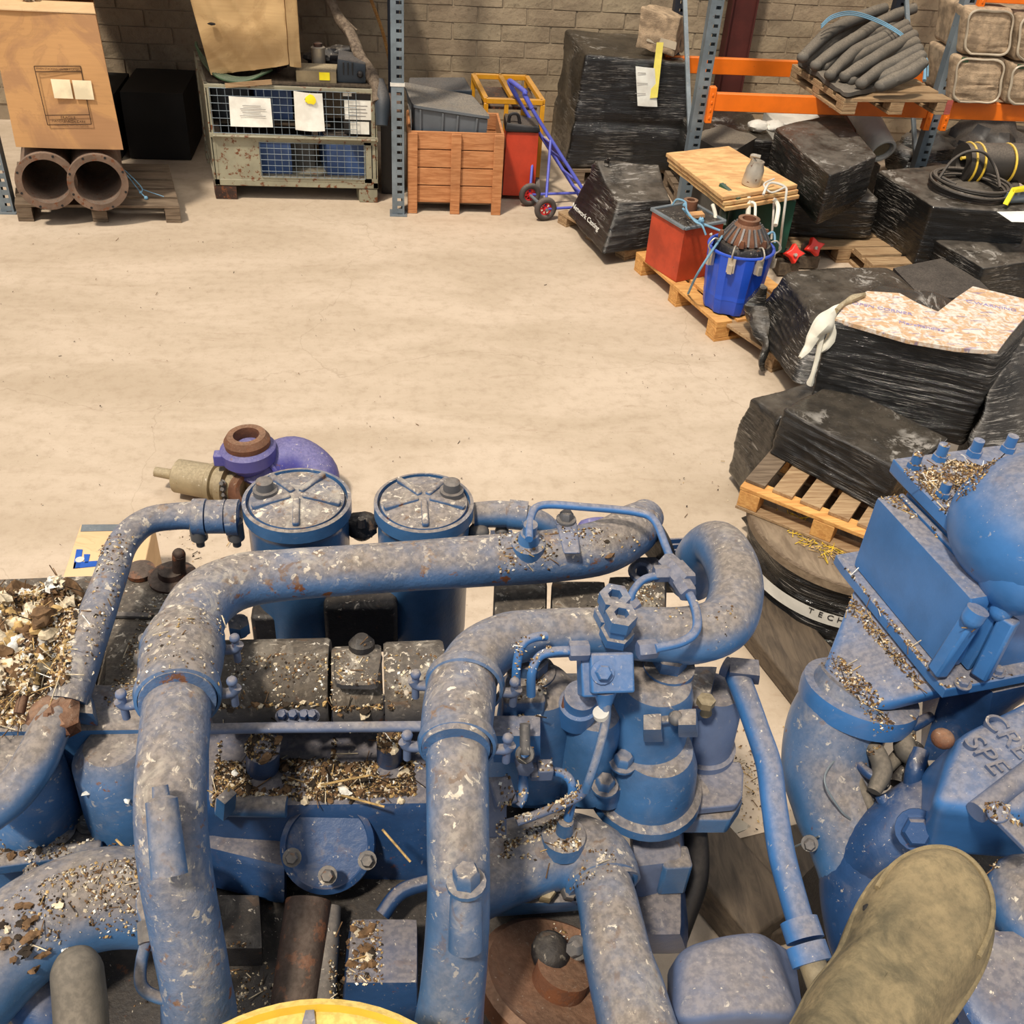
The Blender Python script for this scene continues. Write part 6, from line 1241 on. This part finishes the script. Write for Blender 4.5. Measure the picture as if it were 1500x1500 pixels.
# water outlet elbow and centre pipe
part('outlet_housing', TT([(690, 1290, 1.12, 60), (750, 1262, 1.14, 60), (820, 1246, 1.14, 56), (870, 1262, 1.14, 56), (886, 1300, 1.13, 55)], 28), 'blue_paint')
part('outlet_pipe', TT([(880, 1285, 1.15, 42), (892, 1330, 1.16, 45), (905, 1400, 1.16, 50), (922, 1460, 1.15, 55), (940, 1530, 1.14, 60)], 30), 'blue_paint')
a, c = P(878, 1282, 1.14), P(892, 1335, 1.14); ax = (c - a).normalized(); part('pipe_collar', B().lathe(a, ax, [(rad(a, 48), 0), (rad(a, 54), .004), (rad(a, 54), .02), (rad(a, 48), .024), (rad(a, 48), 0)], 36), 'blue_paint')
part('vent_plug', B().lathe(P(826, 1222, 1.22), (0, 0, 1), [(.042, -.03), (.040, .0), (.022, .004), (.016, .008), (.014, .04), (0, .04)], 22), 'blue_paint')
part('number_plate', B().rbox([P(715, 1345, 1.03), P(850, 1335, 1.03), P(845, 1280, 1.03), P(715, 1280, 1.03)], [P(718, 1325, 1.085), P(845, 1322, 1.085), P(840, 1272, 1.10), P(716, 1268, 1.10)], 6, .9), 'blue_paint')
text('cast_number', '6611', .030, P(764, 1297, 1.10), Vector((1, 0, 0)), Vector((0, .95, .15)), 'blue_grey_paint', eng, .004)
part('plate_bolt', B().hexbolt(P(798, 1310, 1.09), (0, -.4, 1), .018, .03, False), 'brass_dusty'); part('plate_bolt', B().hexbolt(P(832, 1308, 1.10), (0, -.5, 1), .016, .028, False), 'steel_bolt')
part('pipe_bolt', B().hexbolt(P(848, 1388, 1.15), (-.6, -.4, .5), .014, .02), 'steel_bolt')
a = P(815, 1450, 1.03); part('flywheel', B().lathe(a, (.25, .25, .9), [(0, -.02), (.14, -.02), (.15, -.01), (.15, .02), (.135, .03), (.11, .015), (.05, .015), (.05, .05), (0, .05)], 44), 'rust')
part('pulley_boss', B().ball(P(806, 1395, 1.07), (.035, .04, .03)), 'grease_black')
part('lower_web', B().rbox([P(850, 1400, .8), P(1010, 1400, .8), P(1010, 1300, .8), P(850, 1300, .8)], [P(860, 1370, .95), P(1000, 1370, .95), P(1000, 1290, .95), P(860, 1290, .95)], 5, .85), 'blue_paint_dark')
# thin right pipe
part('breather_pipe', TT([(1078, 985, 1.36, 18), (1090, 1015, 1.35, 18), (1108, 1065, 1.32, 18), (1126, 1120, 1.29, 19), (1134, 1180, 1.26, 19), (1145, 1250, 1.22, 20), (1162, 1315, 1.19, 20), (1176, 1362, 1.17, 20)], 20), 'blue_paint_clean')
part('pipe_head', B().rbox([P(1068, 1000, 1.34), P(1112, 1004, 1.34), P(1112, 975, 1.34), P(1068, 970, 1.34)], [P(1068, 985, 1.39), P(1114, 990, 1.39), P(1112, 966, 1.39), P(1070, 962, 1.39)], 4, .9).cyl(P(1060, 975, 1.37), P(1070, 980, 1.37), .02), 'blue_grey_paint')
for (x0, y0), (x1, y1), h in (((1170, 1348), (1180, 1378), 28), ((1180, 1384), (1190, 1412), 30)):
    a = P(x0, y0, 1.175); part('pipe_collar', B().cyl(a, P(x1, y1, 1.165), rad(a, h), seg=26), 'blue_paint_clean')
part('brass_end', B().cyl(P(1188, 1405, 1.165), P(1204, 1450, 1.15), rad(P(1188, 1405, 1.165), 20), seg=20), 'brass_dusty')
# grey-blue round housing
part('air_cleaner', B().rbox([P(975, 1540, 1.0), P(1185, 1530, 1.0), P(1170, 1390, .95), P(975, 1410, .95)], [P(985, 1500, 1.16), P(1170, 1490, 1.16), P(1120, 1362, 1.14), P(990, 1390, 1.14)], 16, .62, lambda r, u, v, w_, q: r + Vector((0, 0, .02 * math.cos((u - .5) * 3)))), 'blue_grey_paint')
# nest mass at left
nm_ = B().rbox([P(-50, 1050, 1.28), P(100, 1030, 1.28), P(140, 850, 1.24), P(-50, 860, 1.24)], [P(-50, 1010, 1.37), P(70, 1000, 1.36), P(110, 870, 1.33), P(-50, 865, 1.36)], 34, .6, lambda r, u, v, w_, q: r + UP * (noise.noise(r * 18) * .045 + noise.noise(r * 45) * .02 + noise.noise(r * 7) * .03))
nest = single('nest_litter', nm_, 'straw_mass' if 'straw_mass' in MATS else 'flake_brown', 'heap of old bird nest straw, feathers and droppings on the left end of the engine', 'nest', kind='stuff')
SURF.append((nm_, 'nest'))
rn = random.Random(21); BN = BVHTree.FromPolygons([tuple(v) for v in nm_.v], nm_.f); tb = B()
for k in range(260):
    u, v = rn.random(), rn.random(); q = lerp(lerp(P(-40, 1045, 1.36), P(105, 1030, 1.36), u), lerp(P(-40, 855, 1.36), P(132, 855, 1.36), u), v)
    h, nn, _, _ = BN.ray_cast(Vector((q.x, q.y, 1.6)), Vector((0, 0, -1)), .6)
    if h is None: continue
    tb.cur = rn.choices((0, 1, 2, 3), (4, 3, 2, 1.6))[0]; r_ = rn.uniform(.006, .017); tb.ball(h + UP * r_ * .4, (r_ * rn.uniform(.8, 1.7), r_, r_ * .8), 9, 6, Matrix.Rotation(rn.uniform(0, 3), 3, 'Z'), lump=.9, lf=3)
single('nest_clumps', tb, ['flake_brown', 'flake_pale', 'straw', 'feather_white'], 'matted clumps and white feather tufts in the nest heap', 'nest', kind='stuff')
part('nest_pipe', TT([(38, 940, 1.42, 9), (42, 975, 1.41, 9), (36, 1010, 1.40, 8), (28, 1045, 1.38, 8)], 10), 'rust')

# ---- scatter litter on the real surfaces below
allv, allf = [], []
for b_, nm in SURF:
    k = len(allv); allv += b_.v; allf += [tuple(i + k for i in f) for f in b_.f]
BV = BVHTree.FromPolygons([tuple(v) for v in allv], allf)
def drop(name, label, mats, regions, size, straw, seed, wts=None, minz=.25):
    rnd = random.Random(seed); b = B()
    for (pts, z, n) in regions:
        w_ = [P(x, y, z) for x, y in pts]; done = 0; tries = 0
        while done < n and tries < n * 4:
            tries += 1; u, v = rnd.random(), rnd.random(); q = lerp(lerp(w_[0], w_[1], u), lerp(w_[3], w_[2], u), v)
            if noise.noise(q * 14) < -.12 and rnd.random() < .8: continue
            h, nn, _, _ = BV.ray_cast(Vector((q.x, q.y, z + .16)), Vector((0, 0, -1)), .5)
            if h is None: continue
            if nn.z < 0: nn = -nn
            if nn.z < minz: continue
            done += 1; b.cur = rnd.choices(range(len(mats)), wts)[0] if wts else rnd.randrange(len(mats))
            t1 = nn.orthogonal().normalized(); t1 = Matrix.Rotation(rnd.uniform(0, 6.28), 3, nn) @ t1; t2 = nn.cross(t1); L = size * rnd.uniform(.35, 1.5) ** 1.4
            c = h + nn * .001
            if rnd.random() < straw:
                d = (t1 + nn * rnd.uniform(-.02, .45)).normalized(); b.beam(c, c + d * L * 3.5, .0014, .0018, nn)
            else:
                s_ = L * rnd.uniform(.3, .9); e = nn * L * rnd.uniform(.15, .55)
                b.add([c - t1 * L * .5, c + t2 * s_ * .5 + e * .3, c + t1 * L * .5, c - t2 * s_ * .5, c + e + t1 * L * rnd.uniform(-.2, .2)], [(0, 1, 4), (1, 2, 4), (2, 3, 4), (3, 0, 4)])
    return single(name, b, mats, label, 'litter', smooth=False, kind='stuff')
ML = ['flake_brown', 'flake_dark', 'straw', 'flake_pale', 'feather_white']
drop('nest_debris', 'loose straw, feathers and droppings covering the nest heap', ML, [([(-40, 1050), (110, 1035), (140, 850), (-40, 850)], 1.36, 15000)], .011, .02, 1, (7, 4, 5, 5, 2.0))
drop('valley_debris', 'dark straw and droppings filling the engine valley between the two pipe legs', ML, [([(310, 1178), (610, 1165), (600, 1080), (320, 1085)], 1.17, 9500)], .0075, .025, 2, (5, 7, 3, 2.2, .7))
drop('surface_litter', 'crumbs, chips and bits of straw strewn over the engine tops', ML, [([(140, 1040), (260, 1045), (300, 850), (160, 860)], 1.32, 900), ([(330, 1020), (640, 1020), (640, 960), (330, 960)], 1.38, 800), ([(0, 1290), (210, 1290), (210, 1180), (0, 1190)], 1.12, 900),
     ([(-20, 1400), (230, 1330), (220, 1250), (-20, 1330)], 1.24, 900), ([(725, 900), (975, 900), (970, 850), (725, 855)], 1.38, 700), ([(725, 1250), (850, 1250), (850, 1200), (725, 1210)], 1.22, 600), ([(745, 1050), (800, 1050), (800, 1000), (745, 1000)], 1.42, 200),
     ([(200, 1000), (330, 1000), (330, 880), (220, 880)], 1.56, 150), ([(820, 1290), (910, 1290), (900, 1250), (830, 1240)], 1.2, 120), ([(960, 930), (1080, 930), (1080, 880), (960, 880)], 1.56, 50), ([(480, 1440), (560, 1440), (560, 1340), (480, 1340)], 1.08, 500), ([(740, 1170), (860, 1170), (860, 1110), (740, 1110)], 1.34, 250), ([(300, 1500), (400, 1500), (400, 1380), (320, 1380)], 1.04, 300)], .0048, .03, 3, (5, 1.5, 2, 4, 1.2))
for k in range(5):
    x, y = ((500, 1165), (560, 1215), (330, 1190), (470, 1150), (170, 1230))[k]; c = P(x, y, 1.20)
    single('straw_stalk', B().tube([c, c + Vector(((.08, -.03, 0), (.05, -.05, -.03), (.01, .02, .05), (.09, .01, .01), (.05, -.05, .0))[k])], .0022, 6, smooth=False), 'straw', ('pale straw stalk lying on the valley litter', 'long straw stalk slanting over the round blue cover', 'short straw stalk standing by the left pipe leg', 'straw stalk across the middle of the valley litter', 'straw stalk on the lower left ledge')[k], 'straw')

vc = B(); rn = random.Random(31)
for (x0, x1, y0, y1, z, n) in ((330, 600, 1090, 1170, 1.18, 120), (120, 205, 1195, 1240, 1.12, 14), (0, 90, 1330, 1400, 1.25, 30), (495, 545, 1345, 1425, 1.09, 30), (205, 255, 985, 1040, 1.34, 10), (0, 60, 1235, 1262, 1.13, 8), (860, 930, 858, 900, 1.385, 12)):
    for k in range(n):
        q = P(rn.uniform(x0, x1), rn.uniform(y0, y1), z); h, nn, _, _ = BV.ray_cast(Vector((q.x, q.y, z + .15)), Vector((0, 0, -1)), .5)
        if h is None: continue
        vc.cur = rn.choices((0, 1, 2, 3), (5, 2, 4, .5))[0]; r_ = rn.uniform(.003, .0085); vc.ball(h + UP * r_ * .3, (r_ * rn.uniform(.9, 1.9), r_, r_ * .7), 8, 5, Matrix.Rotation(rn.uniform(0, 3), 3, 'Z'), lump=.9, lf=3)
single('dirt_clumps', vc, ['flake_brown', 'flake_pale', 'flake_dark', 'feather_white'], 'brown dirt and nest clumps lying in the hollows of the blue engine', 'dirt', kind='stuff')

# ================================================================= RIGHT ENGINE: COOLER HOUSING AND ELBOW
e2 = thing('turbo_engine', 'second blue engine with big intercooler box and curved elbow pipe at the right', 'engine', (1.2, 1.3, 0))
SURF2 = []
def part2(name, b, m='blue_paint_clean', parent=None, **kw):
    o = obj(name, b, m, parent or e2, **kw); SURF2.append(b); return o
Z1, Z0 = 1.52, 1.325
E1, E2_ = P(1284, 727, Z1), P(1424, 878, Z1); ed = (E2_ - E1); el = ed.length; ed.normalize(); pr_ = Vector((-ed.y, ed.x, 0)); pr_ = pr_ if pr_.dot(Vector((1, 1, 0))) > 0 else -pr_
def bq(s0, s1, t0, t1, z): return [E1 + ed * s + pr_ * t_ + Vector((0, 0, z - Z1)) for s, t_ in ((s0, t0), (s1, t0), (s1, t1), (s0, t1))]
part2('cooler_cover', B().rbox(bq(-.0, el, 0, .05, Z0), bq(.0, el, .0, .05, Z1), 14, .93), 'blue_paint_clean')
part2('cover_flange', B().rbox(bq(.0, el + .02, .052, .066, Z0), bq(.0, el + .02, .052, .066, Z1 + .005), 4, .9)); part2('cover_flange', B().rbox(bq(.0, el + .035, .070, .084, Z0), bq(.0, el + .035, .070, .084, Z1 + .008), 4, .9))
part2('cooler_core', B().rbox(bq(.01, el + .02, .085, .55, Z0 - .01), bq(.01, el + .02, .085, .55, Z1 + .015), 8, .95))
part2('top_flange', B().rbox(bq(-.055, el * .9, .055, .60, Z1 + .02), bq(-.055, el * .9, .055, .60, Z1 + .055), 10, .96), 'blue_paint_clean')
part2('bottom_flange', B().rbox(bq(-.045, el + .05, -.022, .60, Z0 - .03), bq(-.045, el + .05, -.022, .60, Z0 - .002), 10, .96), 'blue_paint_clean')
for s in (.035, .14, .27):
    q = bq(s - .05, s, .085, .1, Z1 + .055)[0]; part2('stud', B().cyl(q, q + UP * .034, .011).lathe(q, UP, [(.016, 0), (.016, .012), (0, .012)], 6))
for t_ in (.16, .25, .34, .43):
    q = E1 + ed * -.03 + pr_ * t_ + Vector((0, 0, .055)); part2('stud', B().cyl(q, q + UP * .04, .012).lathe(q, UP, [(.017, 0), (.017, .014), (0, .014)], 6))
dm = P(1478, 745, 1.66)
part2('air_inlet_dome', B().ball(P(1552, 780, 1.60), (.215, .19, .15), 40, 26), 'blue_paint_clean')
part2('inlet_barrel', B().cyl(P(1490, 838, 1.56), P(1600, 800, 1.58), .085, seg=36).ball(P(1490, 838, 1.56), (.07, .085, .085), 24, 16), 'blue_paint_clean')
for (x0, y0), (x1, y1) in (((1428, 900), (1372, 985)), ((1480, 905), (1436, 990))):
    a, c = P(x0, y0, Z1 - .03), P(x1, y1, Z0 + .01); part2('stiffening_rib', B().beam(a, c, .035, .03), bevel=.006)
for x, y in ((1433, 893), (1474, 884)): part2('rib_boss', B().cyl(P(x, y, Z1 - .01), P(x - 8, y + 12, Z1 - .03), .022).ball(P(x - 8, y + 12, Z1 - .03), .022, 14, 8))
for x, y in ((1410, 1003), (1460, 985)): part2('flange_bolt', B().hexbolt(P(x, y, Z0), UP, .012, .012), 'blue_grey_paint')
# transition below the flange and the neck
nk = P(1262, 1010, 1.20); nax = Vector((-.16, -.22, -1)).normalized()
part2('neck_flange', B().lathe(nk, -nax, [(rad(nk, 74), -.05), (rad(nk, 84), -.045), (rad(nk, 86), -.02), (rad(nk, 84), .0), (rad(nk, 66), .004), (rad(nk, 60), .006)], 44), 'blue_paint_clean')
def loft(c, ax, r, quad, n=64, m=14):
    ax = ax.normalized(); e1 = (quad[1] - quad[0]).normalized(); e1 = (e1 - ax * e1.dot(ax)).normalized(); e2_ = ax.cross(e1); qc = sum(quad, Vector()) / 4
    ux, uy = (quad[1] - quad[0]) / 2, (quad[3] - quad[0]) / 2; vs = []
    if uy.dot(e2_) < 0: e2_ = -e2_
    for i in range(m + 1):
        f = i / m; g = f * f * (3 - 2 * f)
        for k in range(n):
            a_ = 2 * math.pi * k / n; cx_, cy_ = math.cos(a_), math.sin(a_); mx = max(abs(cx_), abs(cy_)); p0 = c + (e1 * cx_ + e2_ * cy_) * r
            ex = .25; sx, sy = (abs(cx_) ** ex) * (1 if cx_ > 0 else -1), (abs(cy_) ** ex) * (1 if cy_ > 0 else -1)
            p1 = qc + ux * sx + uy * sy; q = lerp(p0, p1, g); q = q + (-ax if ax.z < 0 else ax) * 0; vs.append(q)
    return B().add(vs, [(i * n + k, i * n + (k + 1) % n, (i + 1) * n + (k + 1) % n, (i + 1) * n + k) for i in range(m) for k in range(n)])
part2('transition_duct', loft(nk - nax * .012, nax, rad(nk, 60), bq(.0, el + .03, .005, .28, Z0 - .03)), 'blue_paint_clean', ang=70)
part2('elbow_pipe', TT([(1260, 1010, 1.20, 66), (1226, 1062, 1.12, 70), (1212, 1120, 1.05, 66), (1224, 1180, 1.0, 62), (1244, 1228, .965, 61), (1262, 1285, .92, 60), (1275, 1350, .87, 58)], 36), 'blue_paint')
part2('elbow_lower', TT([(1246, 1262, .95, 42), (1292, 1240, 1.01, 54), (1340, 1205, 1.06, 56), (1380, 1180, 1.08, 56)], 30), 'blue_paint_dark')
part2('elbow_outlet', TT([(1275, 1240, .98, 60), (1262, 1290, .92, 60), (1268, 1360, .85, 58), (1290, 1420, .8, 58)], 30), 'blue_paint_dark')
part2('joint_band', B().lathe(P(1246, 1218, .985), P(1290, 1262, .975) - P(1246, 1218, .985), [(rad(nk, 48), 0), (rad(nk, 51), .006), (rad(nk, 51), .05), (rad(nk, 48), .055)], 36), 'blue_paint')
for x, y in ((1240, 1050), (1186, 1235)): part2('elbow_bolt', B().hexbolt(P(x, y, 1.14 if y < 1100 else 1.0), (-.3, -.6, .5), .012, .015), 'steel_bolt')
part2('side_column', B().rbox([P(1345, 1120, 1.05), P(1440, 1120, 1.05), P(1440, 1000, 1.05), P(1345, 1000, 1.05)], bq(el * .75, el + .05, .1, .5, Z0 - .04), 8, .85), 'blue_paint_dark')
# rocker cover with raised letters
cv0 = [P(1350, 1255, 1.12), P(1540, 1270, 1.12), P(1560, 1040, 1.10), P(1340, 1130, 1.10)]
cv1 = [P(1362, 1175, 1.33), P(1510, 1195, 1.35), P(1550, 1000, 1.36), P(1405, 1075, 1.34)]
part2('rocker_cover', B().rbox(cv0, cv1, 22, .68), 'blue_paint_clean')
tx = (P(1470, 1130, 1.34) - P(1420, 1075, 1.34)).normalized(); ty = (P(1455, 1045, 1.34) - P(1420, 1080, 1.34)).normalized()
text('raised_letters', 'SPE', .060, P(1443, 1108, 1.344), tx, ty, 'blue_grey_paint', e2, .006); text('raised_letters', 'CRE', .060, P(1474, 1080, 1.347), tx, ty, 'blue_grey_paint', e2, .006)
part2('cover_rib', B().cyl(P(1430, 1190, 1.335), P(1520, 1120, 1.36), .020, seg=16), 'blue_grey_paint')
part2('latch_bar', B().beam(P(1468, 1198, 1.36), P(1520, 1250, 1.34), .035, .012).cyl(P(1462, 1194, 1.35), P(1462, 1190, 1.375), .018), 'blue_grey_paint', bevel=.003)
part2('cover_plug', B().ball(P(1381, 1082, 1.33), (.022, .022, .018), 14, 10), 'rust')
part2('cover_bolt', B().hexbolt(P(1343, 1215, 1.16), (-.4, -.6, .6), .028, .03), 'blue_paint_dark')
# hose cluster in the gap
for k, pts in enumerate((([(1270, 1085, 1.12, 9), (1285, 1105, 1.12, 12), (1292, 1130, 1.10, 13), (1280, 1160, 1.08, 9)]), ([(1262, 1110, 1.08, 7), (1255, 1140, 1.06, 9), (1268, 1170, 1.04, 8), (1280, 1195, 1.02, 8)]), ([(1330, 1070, 1.12, 10), (1325, 1095, 1.12, 14), (1342, 1115, 1.10, 13), (1350, 1140, 1.08, 12)]), ([(1300, 1125, 1.08, 8), (1318, 1105, 1.09, 9), (1335, 1085, 1.1, 8)]), ([(1318, 1150, 1.04, 16), (1326, 1120, 1.06, 14), (1340, 1090, 1.08, 12)]))):
    part2('hose_line', TT([(x, y, z + .03, h * 1.15) for x, y, z, h in pts], 14), 'hose_grey' if k != 4 else 'grease_black')
part2('actuator', B().lathe(P(1322, 1200, 1.0), P(1345, 1120, 1.04) - P(1322, 1200, 1.0), [(.035, 0), (.04, .02), (.04, .12), (.02, .14), (0, .14)], 20), 'grease_black')
for pts in ([(1288, 1080, 1.16, 8), (1310, 1074, 1.16, 9), (1340, 1062, 1.16, 9), (1362, 1050, 1.15, 8)], [(1258, 1120, 1.12, 7), (1275, 1135, 1.12, 8), (1290, 1140, 1.12, 8)], [(1290, 1165, 1.10, 9), (1302, 1190, 1.08, 10), (1312, 1215, 1.06, 9)], [(1348, 1100, 1.16, 13), (1340, 1130, 1.14, 14), (1334, 1160, 1.10, 12)]):
    part2('hose_line', TT(pts, 14), 'blue_paint_dark')
part2('thin_wire', TT([(1258, 1095, 1.13, 1.6), (1222, 1115, 1.13, 1.6), (1208, 1145, 1.12, 1.6), (1230, 1185, 1.08, 1.6), (1246, 1200, 1.06, 1.6)], 6).add(*(lambda b: (b.v, b.f))(TT([(1165, 1240, .9, 1.5), (1200, 1225, 1.02, 1.5)], 6))), 'galvanised')
part2('copper_clip', B().tube([P(1300, 1185, 1.06), P(1308, 1168, 1.08), P(1320, 1162, 1.08), P(1328, 1172, 1.07)], .006, 8), 'blue_grey_paint')
for x, y in ((1272, 1190), (1292, 1200), (1290, 1145), (1330, 1100)): part2('hose_joint', B().ball(P(x, y, 1.05 if y > 1150 else 1.10), (.02, .02, .018), 12, 8), 'grease_black')
part2('base_casting', B().rbox([(.86, .55, .35), (1.7, .45, .35), (1.7, 1.6, .35), (1.05, 1.5, .35)], [(.95, .6, .86), (1.65, .5, .86), (1.65, 1.5, .9), (1.15, 1.4, .9)], 6, .9), 'grease_black')
part2('base_foot', B().box((1.3, .7, .18), (.7, .14, .345)).box((1.35, 1.35, .18), (.5, .14, .345)), 'grease_black')
part2('pump_casing', B().rbox([P(1385, 1540, 1.0), P(1540, 1540, 1.0), P(1540, 1330, 1.0), P(1385, 1345, 1.0)], [P(1400, 1500, 1.10), P(1540, 1500, 1.10), P(1540, 1340, 1.12), P(1400, 1370, 1.10)], 10, .8), 'blue_paint_dark')
part2('round_casing', B().ball(P(1520, 1330, 1.2), (.085, .10, .07), 26, 18), 'blue_paint')
part2('round_casing', B().lathe(P(1490, 1460, 1.16), (-.2, -.3, 1), [(.10, -.03), (.10, .02), (.085, .03), (.05, .03), (0, .035)], 34), 'blue_paint_dark')
part2('casing_bolt', B().hexbolt(P(1455, 1390, 1.16), (-.4, -.4, .8), .022, .03), 'steel_bolt')
part2('side_rail', B().beam(P(1470, 1310, 1.14), P(1540, 1400, 1.14), .03, .04), 'blue_paint', bevel=.004)
SURF.clear(); allv, allf = [], []
for b_ in SURF2:
    k = len(allv); allv += b_.v; allf += [tuple(i + k for i in f) for f in b_.f]
BV = BVHTree.FromPolygons([tuple(v) for v in allv], allf)
tq = bq(.03, el * .8, .10, .50, Z1 + .055)
def cornerpx(): return None
drop('top_litter', 'brown dust, straw and chips heaped on the studded top of the second engine', ML, [([(1345, 700), (1400, 780), (1480, 690), (1380, 672)], Z1 + .055, 2600), ([(1300, 700), (1350, 730), (1400, 690), (1340, 680)], Z1 + .055, 500), ([(1225, 840), (1370, 1005), (1385, 1000), (1240, 830)], Z0, 900), ([(1200, 960), (1290, 1070), (1320, 1060), (1215, 950)], 1.24, 700), ([(1370, 1010), (1500, 985), (1500, 975), (1370, 1000)], Z0, 160), ([(1440, 1210), (1500, 1215), (1500, 1180), (1440, 1180)], 1.35, 150)], .0055, .04, 4, (7, 3, 3, 2.5, .5))

# ================================================================= TIMBERS, CHOCKS BETWEEN THE ENGINES
single('timber_chock', B().beam(P(1010, 1230, .08), P(1130, 1370, .08), .20, .15), 'timber_grey', 'old brown timber lying between the two engines', 'timber', bevel=.01)
single('timber_chock', B().beam(P(1090, 1310, .05), P(1240, 1270, .05), .32, .09), 'timber_grey', 'broad dark timber under the blue elbow pipe', 'timber', bevel=.01)
single('plastic_shred', B().ball(P(1050, 1210, .12), (.10, .05, .012), 16, 8, lump=.8, lf=3), 'bale_film', 'shred of clear plastic film on the old timber', 'film')

# ================================================================= BOOT, GREY HOSE, YELLOW DRUM
def pillow(outline, spine, z, hgt, steps=9, sink=.02):
    o_ = [P(x, y, z) for x, y in outline]; sp = [P(x, y, z) for x, y in spine]; n = len(o_); b = B(); vs = []
    near = []
    for p in o_:
        best = None
        for i in range(len(sp) - 1):
            a, c = sp[i], sp[i + 1]; t_ = max(0, min(1, (p - a).dot(c - a) / (c - a).length_squared)); q = lerp(a, c, t_)
            if best is None or (q - p).length < (best - p).length: best = q
        near.append(best)
    for s in range(steps + 1):
        th = (math.pi / 2) * s / steps
        for p, q in zip(o_, near):
            fr_ = 1 - (s / steps) ** 1.6; v = q + (p - q) * fr_ + UP * hgt * (1 - fr_ ** 5)
            v += UP * (noise.noise(v * 16) * .006 + noise.noise(v * 40) * .0015) * (s > 0); vs.append(v)
    fs = [(i * n + k, i * n + (k + 1) % n, (i + 1) * n + (k + 1) % n, (i + 1) * n + k) for i in range(steps) for k in range(n)]
    b.add(vs, fs); return b, o_, near
def smoothpoly(p, it=2):
    for _ in range(it):
        q = []
        for i in range(len(p)):
            a, c = p[i], p[(i + 1) % len(p)]; q += [(a[0] * .75 + c[0] * .25, a[1] * .75 + c[1] * .25), (a[0] * .25 + c[0] * .75, a[1] * .25 + c[1] * .75)]
        p = q
    return p
ol = smoothpoly([(1130, 1545), (1165, 1490), (1190, 1440), (1222, 1405), (1240, 1378), (1258, 1322), (1290, 1275), (1345, 1248), (1400, 1254), (1442, 1294), (1458, 1350), (1447, 1405), (1415, 1460), (1370, 1515), (1330, 1580), (1200, 1640)], 3)
t = thing('rubber_boot', 'dusty khaki boot with a rounded toe resting on the dark engine parts', 'boot', P(1330, 1380, 1.80))
bz = 1.86
bb_, oo, nr_ = pillow(ol, [(1360, 1335), (1330, 1390), (1280, 1460), (1210, 1590)], bz, .042, 14)
obj('upper', bb_, 'khaki_suede', t, ang=80)
welt = B(); m = len(oo); cen = sum(oo, Vector()) / m
ring = [p + (p - cen).normalized() * .004 for p in oo]
obj('sole', B().prism([p + Vector((0, 0, -.034)) for p in ring], (0, 0, .034)), 'khaki_suede', t, .004, label='thin dusty sole edge'); 
sm = [n_ + (p - n_) * .87 + UP * .0245 for p, n_, q in zip(oo, nr_, ol) if q[1] < 1430 and q[0] > 1262]
obj('toe_seam', B().tube(sm, .0030, 7, smooth=False), 'khaki_suede', t, label='raised seam round the toe')
obj('eyelet', B().ball(P(1272, 1332, bz + .016), (.006, .006, .004), 8, 6), 'ink_black', t)
single('boot_stand', B().box(P(1330, 1400, bz - .036) - Vector((0, -.02, .43)), (.08, .06, .85)), 'blue_paint_dark', 'blue iron post standing beneath the khaki boot', 'post', bevel=.006)
# grey hose end
a, c = P(100, 1440, 1.36), P(122, 1560, 1.30)
t = thing('grey_hose', 'thick pale grey rubber hose end standing at the bottom left of the engine', 'hose', c)
hp = [P(112, 1404, 1.37), P(113, 1425, 1.37), P(118, 1480, 1.34), P(122, 1560, 1.30)]
obj('hose_wall', B().tube(hp, [rad(hp[0], 27), rad(hp[1], 37), rad(hp[2], 38), rad(hp[3], 39)], 30), 'hose_grey', t)
# yellow drum
yc = P(435, 1790, 1.42); yr = (P(435, 1465, 1.42) - yc).length
t = thing('yellow_drum', 'dusty yellow round drum top at the bottom edge in front of the engine', 'drum', (yc.x, yc.y, 0))
obj('body', B().lathe((yc.x, yc.y, 0), UP, [(yr * .97, 0), (yr * .97, .45), (yr, .47), (yr * .97, .49), (yr * .97, .9), (yr, .92), (yr * .97, .94), (yr * .97, 1.39), (yr, 1.40), (yr, 1.42), (yr * .96, 1.425), (yr * .95, 1.41), (0, 1.412)], 60), 'cap_yellow', t)
obj('blue_smear', B().hexa([P(442, 1500, 1.413), P(462, 1500, 1.413), P(460, 1478, 1.413), P(448, 1478, 1.413)], [P(442, 1500, 1.415), P(462, 1500, 1.415), P(460, 1478, 1.415), P(448, 1478, 1.415)]), 'blue_grey_paint', t)
